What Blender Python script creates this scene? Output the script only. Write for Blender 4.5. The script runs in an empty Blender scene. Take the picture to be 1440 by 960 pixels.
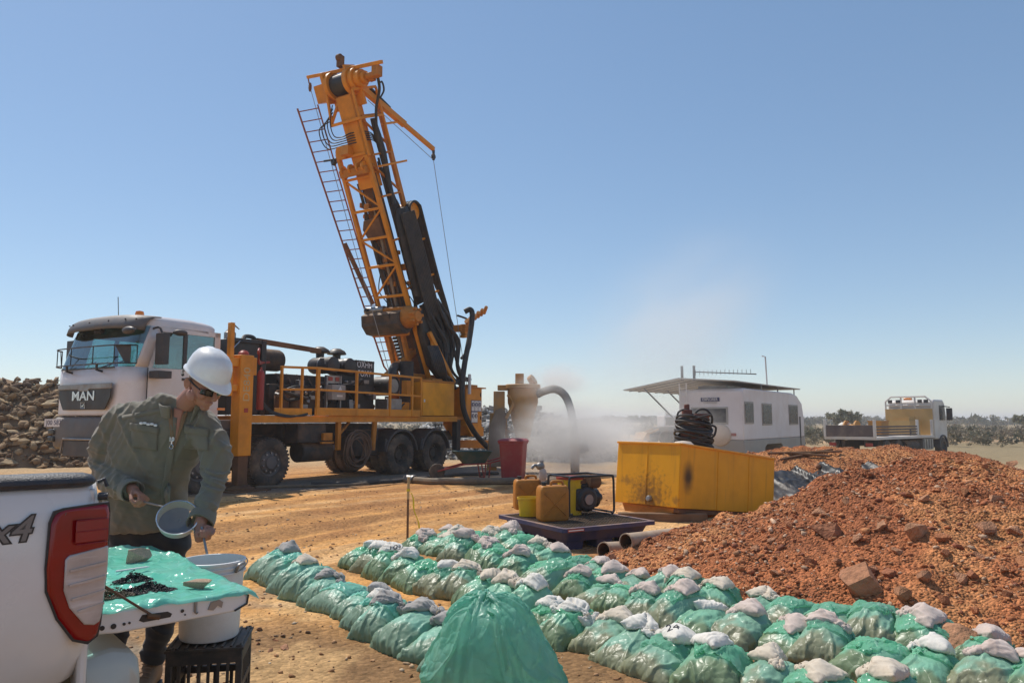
import bpy, bmesh, math, random
import numpy as np
from mathutils import Vector, Matrix, Quaternion

# ------------------------------------------------------------------ camera
FPX = 1040.0                 # focal length in pixels of the 1440 px wide photograph
CAMZ = 1.5
PITCH = math.atan(110.0 / FPX)
scn = bpy.context.scene
COL = scn.collection
cam_d = bpy.data.cameras.new('camera')
cam_d.sensor_width = 36.0
cam_d.lens = 36.0 * FPX / 1440.0
cam_d.clip_start = 0.05
cam_d.clip_end = 9000.0
cam_o = bpy.data.objects.new('camera', cam_d)
COL.objects.link(cam_o)
cam_o.location = (0, 0, CAMZ)
cam_o.rotation_euler = (math.pi / 2 + PITCH, 0, 0)
scn.camera = cam_o

# ------------------------------------------------------------------ sky and sun
SUN_EL, SUN_AZ = 57.0, -46.0     # azimuth measured from +Y towards +X (sun stands behind left)
w = bpy.data.worlds.new('World')
scn.world = w
w.use_nodes = True
wn = w.node_tree.nodes
bg = wn['Background']
sky = wn.new('ShaderNodeTexSky')
sky.sky_type = 'NISHITA'
sky.sun_disc = False
sky.sun_elevation = math.radians(SUN_EL)
sky.sun_rotation = math.radians(SUN_AZ)
sky.altitude = 900
sky.air_density = 1.0
sky.dust_density = 0.35
sky.ozone_density = 3.0
gam = wn.new('ShaderNodeGamma'); gam.inputs[1].default_value = 0.66        # softer, hazier gradient from zenith to horizon
hsv = wn.new('ShaderNodeHueSaturation'); hsv.inputs['Saturation'].default_value = 1.22; hsv.inputs['Value'].default_value = 1.74
w.node_tree.links.new(sky.outputs[0], gam.inputs[0]); w.node_tree.links.new(gam.outputs[0], hsv.inputs['Color']); w.node_tree.links.new(hsv.outputs[0], bg.inputs[0])
bg.inputs[1].default_value = 0.13
sun_d = bpy.data.lights.new('sun', 'SUN')
sun_d.energy = 4.2
sun_d.angle = math.radians(0.53)
sun_d.color = (1.0, 0.95, 0.87)
sun_o = bpy.data.objects.new('sun', sun_d)
COL.objects.link(sun_o)
_az, _el = math.radians(SUN_AZ), math.radians(SUN_EL)
SUNV = Vector((math.sin(_az) * math.cos(_el), math.cos(_az) * math.cos(_el), math.sin(_el)))
sun_o.rotation_euler = SUNV.to_track_quat('Z', 'Y').to_euler()
scn.view_settings.view_transform = 'Standard'
scn.view_settings.look = 'None'
scn.view_settings.exposure = 0.0
scn.view_settings.gamma = 1.0
scn.render.engine = 'CYCLES'
scn.cycles.use_denoising = True
scn.cycles.max_bounces = 8
scn.cycles.transparent_max_bounces = 24
scn.cycles.volume_bounces = 3
scn.cycles.volume_step_rate = 4.0
scn.cycles.volume_max_steps = 128

# ------------------------------------------------------------------ helpers
RNG = random.Random(7)
R = math.radians

def ray(px, py):
    a, b = (px - 720.0) / FPX, (480.0 - py) / FPX
    c, s = math.cos(PITCH), math.sin(PITCH)
    return Vector((a, c - s * b, s + c * b))

def at(px, py, Y):
    d = ray(px, py); k = Y / d.y
    return Vector((d.x * k, Y, CAMZ + d.z * k))

def gnd(px, py, z=0.0):
    d = ray(px, py); k = (z - CAMZ) / d.z
    return Vector((d.x * k, d.y * k, z))

def hash2(ix, iy, seed):
    n = (ix.astype(np.int64) * 374761393 + iy.astype(np.int64) * 668265263 + seed * 982451653) & 0x7fffffff
    n = ((n ^ (n >> 13)) * 1274126177) & 0x7fffffff
    return ((n ^ (n >> 16)) & 0xffff) / 65535.0

def vnoise(x, y, seed=0):
    x = np.asarray(x, float); y = np.asarray(y, float)
    ix, iy = np.floor(x), np.floor(y)
    fx, fy = x - ix, y - iy
    ix = ix.astype(np.int64); iy = iy.astype(np.int64)
    u, v = fx * fx * (3 - 2 * fx), fy * fy * (3 - 2 * fy)
    a, b = hash2(ix, iy, seed), hash2(ix + 1, iy, seed)
    c, d = hash2(ix, iy + 1, seed), hash2(ix + 1, iy + 1, seed)
    return (a * (1 - u) + b * u) * (1 - v) + (c * (1 - u) + d * u) * v - 0.5

def fbm(x, y, octaves=4, seed=0, gain=0.5):
    r, amp, f = 0, 1.0, 1.0
    for o in range(octaves):
        r = r + amp * vnoise(np.asarray(x) * f, np.asarray(y) * f, seed + o * 17)
        amp *= gain; f *= 2.03
    return r

def n3(p, seed=0):
    """cheap 3-d noise for vertex arrays (N,3)"""
    return (vnoise(p[:, 0] + p[:, 2] * 0.71 + 13, p[:, 1] - p[:, 2] * 0.57 + 7, seed)
            + vnoise(p[:, 1] + p[:, 0] * 0.37 + 3, p[:, 2] + p[:, 0] * 0.43 + 21, seed + 5)) 

def sstep(a, b, x):
    t = np.clip((np.asarray(x, float) - a) / (b - a), 0, 1)
    return t * t * (3 - 2 * t)

# -- custom properties
def tag(o, label=None, cat=None, group=None, kind=None):
    if label: o['label'] = label
    if cat: o['category'] = cat
    if group: o['group'] = group
    if kind: o['kind'] = kind
    return o

def empty(name, loc, rz=0.0, label=None, cat=None, group=None):
    o = bpy.data.objects.new(name, None)
    o.empty_display_size = 0.2
    COL.objects.link(o)
    o.location = loc; o.rotation_euler = (0, 0, rz)
    return tag(o, label, cat, group)

def copy_tree(o, parent=None):
    c = o.copy(); COL.objects.link(c); c.parent = parent
    for ch in o.children: copy_tree(ch, c)
    return c

def frame(zdir, xhint=(1, 0, 0)):
    z = Vector(zdir).normalized()
    x = Vector(xhint) - z * Vector(xhint).dot(z)
    if x.length < 1e-4:
        x = Vector((0, 1, 0)) - z * z.y
    x.normalize()
    return x, z.cross(x), z

class MB:
    """collects boxes, bars, tubes ... ; build() links them as one mesh object"""
    def __init__(s):
        s.v = []; s.f = []; s.sm = []
    def add(s, vs, fs, smooth=False):
        n = len(s.v)
        s.v += [tuple(p) for p in vs]
        s.f += [tuple(i + n for i in f) for f in fs]
        s.sm += [smooth] * len(fs)
        return s
    def box(s, c, size, rz=0.0, M=None):
        hx, hy, hz = size[0] / 2, size[1] / 2, size[2] / 2
        vs = [Vector((x, y, z)) for x in (-hx, hx) for y in (-hy, hy) for z in (-hz, hz)]
        if rz: 
            m = Matrix.Rotation(rz, 3, 'Z'); vs = [m @ p for p in vs]
        if M is not None: vs = [M @ p for p in vs]
        c = Vector(c); vs = [p + c for p in vs]
        return s.add(vs, [(0, 1, 3, 2), (4, 6, 7, 5), (0, 4, 5, 1), (2, 3, 7, 6), (0, 2, 6, 4), (1, 5, 7, 3)])
    def b2(s, lo, hi):
        return s.box([(a + b) / 2 for a, b in zip(lo, hi)], [abs(b - a) for a, b in zip(lo, hi)])
    def beam(s, p, q, w, h=None, up=(0, 0, 1)):
        p, q = Vector(p), Vector(q); h = h or w
        y, x_, z = None, None, (q - p)
        L = z.length
        X, Y, Z = frame(z, Vector(up).cross(z) if Vector(up).cross(z).length > 1e-4 else (1, 0, 0))
        vs = []
        for k in (p, q):
            for a, b in ((-1, -1), (1, -1), (1, 1), (-1, 1)):
                vs.append(k + X * (a * w / 2) + Y * (b * h / 2))
        return s.add(vs, [(3, 2, 1, 0), (4, 5, 6, 7), (0, 1, 5, 4), (1, 2, 6, 5), (2, 3, 7, 6), (3, 0, 4, 7)])
    def cyl(s, p, q, r, r2=None, n=16, cap=True):
        p, q = Vector(p), Vector(q); r2 = r if r2 is None else r2
        X, Y, Z = frame(q - p)
        vs = []
        for c, rr in ((p, r), (q, r2)):
            for i in range(n):
                a = 2 * math.pi * i / n
                vs.append(c + X * (math.cos(a) * rr) + Y * (math.sin(a) * rr))
        s.add(vs, [(i, (i + 1) % n, n + (i + 1) % n, n + i) for i in range(n)], True)
        if cap:
            s.add(vs[:n], [tuple(range(n - 1, -1, -1))]); s.add(vs[n:], [tuple(range(n))])
        return s
    def tube(s, pts, r, n=8, cap=True, closed=False):
        pts = [Vector(p) for p in pts]
        m = len(pts)
        rs = list(r) if hasattr(r, '__len__') else [r] * m
        X = None; vs = []
        for i, p in enumerate(pts):
            if closed: d = pts[(i + 1) % m] - pts[i - 1]
            else: d = pts[min(i + 1, m - 1)] - pts[max(i - 1, 0)]
            d.normalize()
            if X is None: X, Y, _ = frame(d, (0.31, 0.22, 0.9))
            else:
                X = (X - d * X.dot(d)); 
                X = X.normalized() if X.length > 1e-5 else frame(d)[0]
                Y = d.cross(X)
            for k in range(n):
                a = 2 * math.pi * k / n
                vs.append(p + X * (math.cos(a) * rs[i]) + Y * (math.sin(a) * rs[i]))
        fs = []
        for i in range(m if closed else m - 1):
            j = (i + 1) % m
            for k in range(n):
                fs.append((i * n + k, i * n + (k + 1) % n, j * n + (k + 1) % n, j * n + k))
        s.add(vs, fs, True)
        if cap and not closed:
            s.add(vs[:n], [tuple(range(n - 1, -1, -1))]); s.add(vs[-n:], [tuple(range(n))])
        return s
    def lathe(s, prof, o=(0, 0, 0), z=(0, 0, 1), n=24, sx=1.0, sy=1.0, xh=(1, 0, 0), smooth=True):
        """prof = [(radius, height)...]"""
        X, Y, Z = frame(z, xh); o = Vector(o); vs = []; m = len(prof)
        for r, h in prof:
            for k in range(n):
                a = 2 * math.pi * k / n
                vs.append(o + Z * h + X * (math.cos(a) * r * sx) + Y * (math.sin(a) * r * sy))
        fs = [(i * n + k, i * n + (k + 1) % n, (i + 1) * n + (k + 1) % n, (i + 1) * n + k) for i in range(m - 1) for k in range(n)]
        return s.add(vs, fs, smooth)
    def prism(s, poly, o, X, Y, Z, t):
        """2-d polygon (X,Y axes at o) pushed by t along Z"""
        o, X, Y, Z = Vector(o), Vector(X), Vector(Y), Vector(Z); n = len(poly)
        vs = [o + X * a + Y * b for a, b in poly] + [o + X * a + Y * b + Z * t for a, b in poly]
        fs = [tuple(range(n - 1, -1, -1)), tuple(range(n, 2 * n))] + [(i, (i + 1) % n, n + (i + 1) % n, n + i) for i in range(n)]
        return s.add(vs, fs)
    def loft(s, rings, cap=True, smooth=True):
        n = len(rings[0]); vs = [p for r in rings for p in r]
        fs = [(i * n + k, i * n + (k + 1) % n, (i + 1) * n + (k + 1) % n, (i + 1) * n + k) for i in range(len(rings) - 1) for k in range(n)]
        s.add(vs, fs, smooth)
        if cap:
            s.add(rings[0], [tuple(range(n - 1, -1, -1))], smooth); s.add(rings[-1], [tuple(range(n))], smooth)
        return s
    def ball(s, c, r, n=12, M=None):
        rx = r if hasattr(r, '__len__') else (r, r, r)
        rings = []
        for i in range(1, n // 2 + 1):
            a = math.pi * i / (n // 2 + 1)
            ring = []
            for k in range(n):
                b = 2 * math.pi * k / n
                p = Vector((rx[0] * math.sin(a) * math.cos(b), rx[1] * math.sin(a) * math.sin(b), -rx[2] * math.cos(a)))
                if M is not None: p = M @ p
                ring.append(p + Vector(c))
            rings.append(ring)
        return s.loft(rings)
    def grid(s, P, smooth=True):
        """P[i][j] points"""
        m, n = len(P), len(P[0])
        return s.add([p for r in P for p in r], [(i * n + j, (i + 1) * n + j, (i + 1) * n + j + 1, i * n + j + 1) for i in range(m - 1) for j in range(n - 1)], smooth)
    def mesh(s, name, sharp=None, fix=True):
        me = bpy.data.meshes.new(name)
        me.from_pydata(s.v, [], s.f)
        if fix:
            bm = bmesh.new(); bm.from_mesh(me)
            bmesh.ops.remove_doubles(bm, verts=bm.verts, dist=1e-5)
            bmesh.ops.recalc_face_normals(bm, faces=bm.faces)
            bm.to_mesh(me); bm.free()
            for p in me.polygons: p.use_smooth = True
            me.set_sharp_from_angle(angle=R(sharp or 35))
        else:
            me.polygons.foreach_set('use_smooth', s.sm)
        me.update()
        return me
    def build(s, name, mat, parent=None, bevel=0.0, seg=2, sharp=None, loc=None, fix=True):
        me = s.mesh(name, sharp, fix)
        return link(name, me, mat, parent, bevel, seg, loc)

def link(name, me, mat, parent=None, bevel=0.0, seg=2, loc=None):
    o = bpy.data.objects.new(name, me)
    COL.objects.link(o)
    if mat is not None: 
        if len(me.materials) == 0: me.materials.append(mat)
    if parent is not None: o.parent = parent
    if loc is not None: o.location = loc
    if bevel:
        m = o.modifiers.new('bevel', 'BEVEL'); m.width = bevel; m.segments = seg; m.limit_method = 'ANGLE'; m.angle_limit = R(40)
        m.use_clamp_overlap = True; m.harden_normals = False
    return o

def np_mesh(name, V, F, smooth=True):
    me = bpy.data.meshes.new(name)
    V = np.asarray(V, np.float32); F = np.asarray(F, np.int32); k = F.shape[1]
    me.vertices.add(len(V)); me.vertices.foreach_set('co', V.ravel())
    me.loops.add(F.size); me.loops.foreach_set('vertex_index', F.ravel())
    me.polygons.add(len(F))
    me.polygons.foreach_set('loop_start', np.arange(0, F.size, k, dtype=np.int32))
    me.polygons.foreach_set('loop_total', np.full(len(F), k, np.int32))
    if smooth: me.polygons.foreach_set('use_smooth', np.ones(len(F), bool))
    me.update(calc_edges=True); me.validate()
    return me

def grid_faces(m, n):
    i, j = np.meshgrid(np.arange(m - 1), np.arange(n - 1), indexing='ij')
    a = (i * n + j).ravel()
    return np.stack([a, a + 1, a + n + 1, a + n], 1)

def text_obj(name, body, size, mat, parent, M, depth=0.004, align='CENTER', shear=0.0, xs=1.0, bold=0.0):
    cu = bpy.data.curves.new(name, 'FONT'); cu.body = body; cu.size = size; cu.extrude = depth
    cu.align_x = align; cu.align_y = 'CENTER'; cu.shear = shear; cu.offset = bold; cu.resolution_u = 3
    t = bpy.data.objects.new(name, cu); COL.objects.link(t)
    dg = bpy.context.evaluated_depsgraph_get()
    me = bpy.data.meshes.new_from_object(t.evaluated_get(dg))
    bpy.data.objects.remove(t); bpy.data.curves.remove(cu)
    if xs != 1.0: me.transform(Matrix.Diagonal((xs, 1, 1, 1)))
    me.transform(M)
    me.materials.clear(); me.name = name
    return link(name, me, mat, parent)

def basis(o, X, Y, Z):
    m = Matrix.Identity(4)
    for i, a in enumerate((Vector(X).normalized(), Vector(Y).normalized(), Vector(Z).normalized())):
        m[0][i], m[1][i], m[2][i] = a
    m.translation = Vector(o)
    return m

# ------------------------------------------------------------------ materials
MATS = {}
def pmat(name, col, rough=0.5, metal=0.0, var=0.15, vscale=2.0, dirt=None, top=None, bump=None, coat=0.0, spec=0.5, trans=0.0, alpha=1.0, streak=None, sub=0.0, sheen=0.0):
    """procedural principled material.  dirt=(colour, amount, scale)  top=(colour, amount) dust lying on upward faces  bump=(strength, scale)"""
    m = bpy.data.materials.new(name); m.use_nodes = True; MATS[name] = m
    nt = m.node_tree; N, L = nt.nodes, nt.links
    b = N['Principled BSDF']
    tc = N.new('ShaderNodeTexCoord'); co = tc.outputs['Object']
    def noise(scale, detail=4, rough_=0.55, vec=None):
        n = N.new('ShaderNodeTexNoise'); n.inputs['Scale'].default_value = scale; n.inputs['Detail'].default_value = detail
        n.inputs['Roughness'].default_value = rough_; L.new(vec or co, n.inputs['Vector']); return n.outputs['Fac']
    def ramp(fac, a, bb):
        r = N.new('ShaderNodeMapRange'); r.inputs['From Min'].default_value = a; r.inputs['From Max'].default_value = bb
        L.new(fac, r.inputs['Value']); return r.outputs['Result']
    def mix(fac, c1, c2):
        x = N.new('ShaderNodeMix'); x.data_type = 'RGBA'
        if hasattr(fac, 'links') or hasattr(fac, 'is_output'): L.new(fac, x.inputs[0])
        else: x.inputs[0].default_value = fac
        for s_, c in ((x.inputs[6], c1), (x.inputs[7], c2)):
            if isinstance(c, (tuple, list)): s_.default_value = (*c[:3], 1)
            else: L.new(c, s_)
        return x.outputs[2]
    def mul(a, k):
        x = N.new('ShaderNodeMath'); x.operation = 'MULTIPLY'; L.new(a, x.inputs[0])
        if isinstance(k, (int, float)): x.inputs[1].default_value = k
        else: L.new(k, x.inputs[1])
        return x.outputs[0]
    c = mix(ramp(noise(vscale), 0.3, 0.7), tuple(x * (1 - var) for x in col), tuple(min(1, x * (1 + var)) for x in col))
    rsock = None
    if streak:
        mp = N.new('ShaderNodeMapping'); L.new(co, mp.inputs['Vector']); mp.inputs['Scale'].default_value = streak[2]
        f = mul(ramp(noise(1.0, 5, 0.6, mp.outputs['Vector']), streak[3] if len(streak) > 3 else 0.55, 0.75), streak[1])
        c = mix(f, c, streak[0])
    if dirt:
        f = mul(ramp(noise(dirt[2], 6, 0.65), 0.45, 0.72), dirt[1])
        c = mix(f, c, dirt[0])
        rsock = f
    if top:
        g = N.new('ShaderNodeNewGeometry'); sx = N.new('ShaderNodeSeparateXYZ'); L.new(g.outputs['Normal'], sx.inputs[0])
        f = mul(mul(ramp(sx.outputs['Z'], 0.25, 0.9), ramp(noise(6.0, 5, 0.6), 0.25, 0.6)), top[1])
        c = mix(f, c, top[0])
    L.new(c, b.inputs['Base Color'])
    b.inputs['Metallic'].default_value = metal
    r0 = ramp(noise(vscale * 2.3), 0.25, 0.75)
    rr = N.new('ShaderNodeMapRange'); L.new(r0, rr.inputs['Value'])
    rr.inputs['To Min'].default_value = max(0.02, rough - 0.1 * (0.3 + rough)); rr.inputs['To Max'].default_value = min(1, rough + 0.16 * (0.3 + rough))
    if rsock is not None:
        ad = N.new('ShaderNodeMath'); ad.operation = 'MULTIPLY_ADD'; ad.use_clamp = True
        L.new(rsock, ad.inputs[0]); ad.inputs[1].default_value = 0.4; L.new(rr.outputs[0], ad.inputs[2]); L.new(ad.outputs[0], b.inputs['Roughness'])
    else: L.new(rr.outputs[0], b.inputs['Roughness'])
    b.inputs['Coat Weight'].default_value = coat; b.inputs['Coat Roughness'].default_value = 0.08
    b.inputs['Specular IOR Level'].default_value = spec
    b.inputs['Transmission Weight'].default_value = trans
    b.inputs['Alpha'].default_value = alpha
    if sub: b.inputs['Subsurface Weight'].default_value = sub; b.inputs['Subsurface Radius'].default_value = (0.02, 0.008, 0.004); b.inputs['Subsurface Scale'].default_value = 0.5
    if sheen: b.inputs['Sheen Weight'].default_value = sheen
    if bump:
        bn = N.new('ShaderNodeBump'); bn.inputs['Strength'].default_value = bump[0]; bn.inputs['Distance'].default_value = bump[2] if len(bump) > 2 else 0.01
        L.new(noise(bump[1], 6, 0.6), bn.inputs['Height']); L.new(bn.outputs[0], b.inputs['Normal'])
    return m

DUST = (0.42, 0.24, 0.12)
yellow = pmat('rig_yellow_paint', (0.72, 0.265, 0.006), 0.45, var=0.14, vscale=1.5, dirt=((0.30, 0.13, 0.03), 0.45, 2.2), top=(DUST, 0.5), bump=(0.08, 30))
yellow_cl = pmat('yellow_tank_paint', (0.82, 0.34, 0.006), 0.42, var=0.12, vscale=1.2, dirt=((0.30, 0.14, 0.03), 0.4, 2.5), top=(DUST, 0.35), bump=(0.06, 20))
yellow_grime = pmat('grimy_mast_paint', (0.56, 0.20, 0.010), 0.55, var=0.2, vscale=2.5, dirt=((0.10, 0.055, 0.03), 0.75, 2.5), top=(DUST, 0.5), bump=(0.1, 25))
ladder_m = pmat('red_oxide_ladder', (0.30, 0.085, 0.03), 0.55, var=0.2, dirt=((0.12, 0.05, 0.03), 0.5, 4))
black = pmat('black_paint', (0.022, 0.021, 0.021), 0.42, var=0.2, dirt=((0.10, 0.07, 0.05), 0.5, 3), top=((0.22, 0.15, 0.10), 0.45), bump=(0.1, 25))
chassis_m = pmat('dusty_chassis', (0.035, 0.032, 0.03), 0.65, var=0.2, dirt=((0.17, 0.11, 0.07), 0.75, 2.2), top=(DUST, 0.6), bump=(0.2, 12))
rubber = pmat('black_rubber_hose', (0.025, 0.025, 0.026), 0.55, var=0.2, dirt=((0.10, 0.08, 0.06), 0.6, 4), top=((0.16, 0.12, 0.09), 0.4))
tyre_m = pmat('dusty_tyre', (0.055, 0.047, 0.040), 0.8, var=0.2, dirt=((0.25, 0.17, 0.11), 0.95, 2.2), bump=(0.3, 20))
steel = pmat('dull_steel', (0.32, 0.31, 0.30), 0.42, 0.8, var=0.15, dirt=((0.20, 0.13, 0.08), 0.5, 4))
bright = pmat('bright_steel', (0.62, 0.62, 0.62), 0.25, 0.95, var=0.06)
rust = pmat('rusty_steel', (0.17, 0.085, 0.045), 0.75, 0.25, var=0.3, dirt=((0.30, 0.17, 0.08), 0.7, 5), bump=(0.3, 30))
white_cab = pmat('white_truck_paint', (0.74, 0.69, 0.67), 0.32, var=0.04, dirt=((0.55, 0.40, 0.30), 0.35, 1.3), top=((0.7, 0.55, 0.42), 0.3), coat=0.3)
grey_pl = pmat('grey_plastic', (0.105, 0.103, 0.104), 0.5, var=0.1, dirt=((0.25, 0.18, 0.13), 0.4, 2.5), top=((0.3, 0.22, 0.16), 0.4), bump=(0.08, 60))
dark_pl = pmat('dark_plastic', (0.05, 0.05, 0.052), 0.5, var=0.1, dirt=((0.17, 0.12, 0.09), 0.5, 2.5), top=((0.25, 0.18, 0.13), 0.35), bump=(0.08, 60))
glass_m = pmat('cab_glass', (0.03, 0.085, 0.095), 0.03, var=0.02, spec=0.9, alpha=0.38)
def clear_glass(name, tint, extra=0.06):
    m = bpy.data.materials.new(name); m.use_nodes = True; N, L = m.node_tree.nodes, m.node_tree.links; N.remove(N['Principled BSDF'])
    tp = N.new('ShaderNodeBsdfTransparent'); tp.inputs[0].default_value = (*tint, 1); gl = N.new('ShaderNodeBsdfGlossy'); gl.inputs['Roughness'].default_value = 0.03; gl.inputs['Color'].default_value = (0.85, 0.95, 0.95, 1)
    fr = N.new('ShaderNodeFresnel'); fr.inputs[0].default_value = 1.5; ad = N.new('ShaderNodeMath'); ad.operation = 'ADD'; ad.use_clamp = True; ad.inputs[1].default_value = extra; L.new(fr.outputs[0], ad.inputs[0])
    tc = N.new('ShaderNodeTexCoord'); ns = N.new('ShaderNodeTexNoise'); ns.inputs['Scale'].default_value = 2.5; ns.inputs['Detail'].default_value = 5; L.new(tc.outputs['Object'], ns.inputs['Vector'])
    df = N.new('ShaderNodeBsdfDiffuse'); df.inputs[0].default_value = (0.35, 0.30, 0.25, 1); r = N.new('ShaderNodeMapRange'); r.inputs['From Min'].default_value = 0.4; r.inputs['From Max'].default_value = 0.75; r.inputs['To Max'].default_value = 0.16; L.new(ns.outputs['Fac'], r.inputs['Value'])
    m1 = N.new('ShaderNodeMixShader'); L.new(ad.outputs[0], m1.inputs[0]); L.new(tp.outputs[0], m1.inputs[1]); L.new(gl.outputs[0], m1.inputs[2])
    m2 = N.new('ShaderNodeMixShader'); L.new(r.outputs[0], m2.inputs[0]); L.new(m1.outputs[0], m2.inputs[1]); L.new(df.outputs[0], m2.inputs[2]); L.new(m2.outputs[0], N['Material Output'].inputs['Surface']); return m
glass_m = clear_glass('tinted_cab_glass', (0.50, 0.72, 0.72), 0.14)
glass_dark = pmat('dark_window_glass', (0.03, 0.032, 0.034), 0.25, var=0.05, spec=0.35, dirt=((0.22, 0.18, 0.14), 0.25, 3))
interior = pmat('cab_interior', (0.030, 0.030, 0.032), 0.8, var=0.1)
orange_l = pmat('orange_lens', (0.80, 0.22, 0.01), 0.2, var=0.05, coat=0.5)
red_p = pmat('red_paint', (0.36, 0.035, 0.02), 0.4, var=0.12, dirt=((0.15, 0.06, 0.03), 0.5, 4))
white_p = pmat('white_letter_paint', (0.72, 0.70, 0.68), 0.5, var=0.06)
navy_p = pmat('navy_print', (0.025, 0.03, 0.10), 0.4, var=0.1)
beige_l = pmat('faded_letter_paint', (0.56, 0.40, 0.19), 0.5, var=0.1)
# ================================================================== terrain
def ground_h(x, y):
    x = np.asarray(x, float); y = np.asarray(y, float)
    s = 0.8 * x + 0.6 * y
    h = -0.5 * sstep(9, 34, s)
    h = h - 0.10 * np.exp(-(((x - 4.4) / 1.6) ** 2 + ((y - 12.6) / 1.6) ** 2))
    near = 1 - sstep(35, 90, np.hypot(x, y))
    h = h + near * (0.05 * fbm(x * 0.35, y * 0.35, 4, 3) + 0.020 * fbm(x * 2.1, y * 2.1, 3, 9))
    # ruts left by vehicles, running along the rig
    d = (x * 0.83 - y * 0.55)
    rut = 0
    for c, wd in ((-6.2, 0.28), (-7.9, 0.28), (-9.0, 0.3)):
        dd = d - c + 0.35 * vnoise(y * 0.2, y * 0 + c, 4)
        rut = rut - 0.035 * np.exp(-(dd / wd) ** 2) + 0.02 * np.exp(-((np.abs(dd) - 0.4) / 0.16) ** 2)
    h = h + rut * near * sstep(5.5, 7, y)
    # graded orange bank in front of the spill pallet
    h = h + 0.10 * np.exp(-(((x + 0.1) / 1.1) ** 2 + ((y - 8.0) / 0.42) ** 2))
    # flatten where things stand: pickup / man / bags
    calm = np.exp(-(((x + 1.6) / 1.6) ** 2 + ((y - 3.6) / 1.6) ** 2))
    rigflat = np.exp(-(np.clip(np.abs((x + 4.6) * 0.854 - (y - 19.5) * 0.52) - 1.7, 0, 99) / 0.6) ** 2) * sstep(12.5, 14, y) * (1 - sstep(25, 27, y))
    return h * (1 - 0.8 * calm) * (1 - 0.85 * rigflat)

RIDGES = [  # (x, y, height) polylines, near slope, far slope
    ([(-0.25, 8.10, -0.03), (0.5, 7.95, 0.05), (1.0, 7.95, 0.06), (2.05, 8.15, 0.26), (2.95, 8.0, 0.66), (3.7, 7.85, 0.95), (4.55, 7.75, 1.13), (5.3, 8.0, 0.97), (6.2, 8.3, 0.78), (7.6, 8.4, 0.62), (9.5, 8.6, 0.5)], 0.345),
    ([(4.4, 15.7, 0.72), (5.6, 15.5, 0.92), (6.8, 15.4, 0.95), (7.8, 15.2, 0.95), (8.9, 15.0, 0.80), (10.2, 14.4, 0.42), (11.2, 12.0, 0.25), (10.5, 9.5, 0.3)], 0.42),
]
def mound_h(x, y):
    x = np.asarray(x, float); y = np.asarray(y, float)
    wx = x + 0.25 * fbm(x * 0.9, y * 0.9, 3, 21); wy = y + 0.25 * fbm(x * 0.9, y * 0.9, 3, 22)
    best = np.full(x.shape, -1.0)
    for pts, sl in RIDGES:
        for (ax, ay, ah), (bx, by, bh) in zip(pts[:-1], pts[1:]):
            L2 = (bx - ax) ** 2 + (by - ay) ** 2
            t = np.clip(((wx - ax) * (bx - ax) + (wy - ay) * (by - ay)) / L2, 0, 1)
            d = np.hypot(wx - ax - t * (bx - ax), wy - ay - t * (by - ay))
            side = (wy - ay - t * (by - ay))
            slope = np.where(side > 0, 0.62, sl) if sl < 0.4 else np.full(x.shape, sl)
            v = ah + t * (bh - ah) + 0.10 - np.sqrt((d * slope) ** 2 + 0.012)
            best = np.maximum(best, v)
    lump = 0.11 * fbm(x * 1.5, y * 1.5, 4, 31) + 0.06 * fbm(x * 5, y * 5, 3, 35) + 0.035 * fbm(x * 14, y * 14, 3, 39)
    soft = sstep(-0.05, 0.25, best)
    return best + lump * (0.25 + 0.75 * soft)

def surf_h(x, y):
    return np.maximum(ground_h(x, y), mound_h(x, y))

def surf(px, py, y0=3.5, y1=40.0):
    d = ray(px, py)
    ys = np.linspace(y0, y1, 1500); k = ys / d.y
    X, Z = d.x * k, CAMZ + d.z * k
    below = Z <= surf_h(X, ys)
    i = int(np.argmax(below)) if below.any() else len(ys) - 1
    return Vector((X[i], ys[i], float(surf_h(X[i:i + 1], ys[i:i + 1])[0])))

def zg(x, y): return float(ground_h(np.array([x]), np.array([y]))[0])

# -- ground sheet : fan of rings, fine in front of the camera, out to the horizon
ang = np.concatenate([np.linspace(-math.pi, -0.95, 40, endpoint=False), np.linspace(-0.95, 0.95, 330, endpoint=False), np.linspace(0.95, math.pi, 41)])
rad = np.concatenate([[0.01, 0.8, 1.8], np.geomspace(2.6, 46, 330), np.geomspace(48, 6000, 70)])
A, RR = np.meshgrid(ang, rad, indexing='xy')
gx, gy = np.sin(A) * RR, np.cos(A) * RR
gz = ground_h(gx, gy)
V = np.stack([gx, gy, gz], -1).reshape(-1, 3)
me = np_mesh('ground', V, grid_faces(len(rad), len(ang))[:, ::-1])
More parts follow.
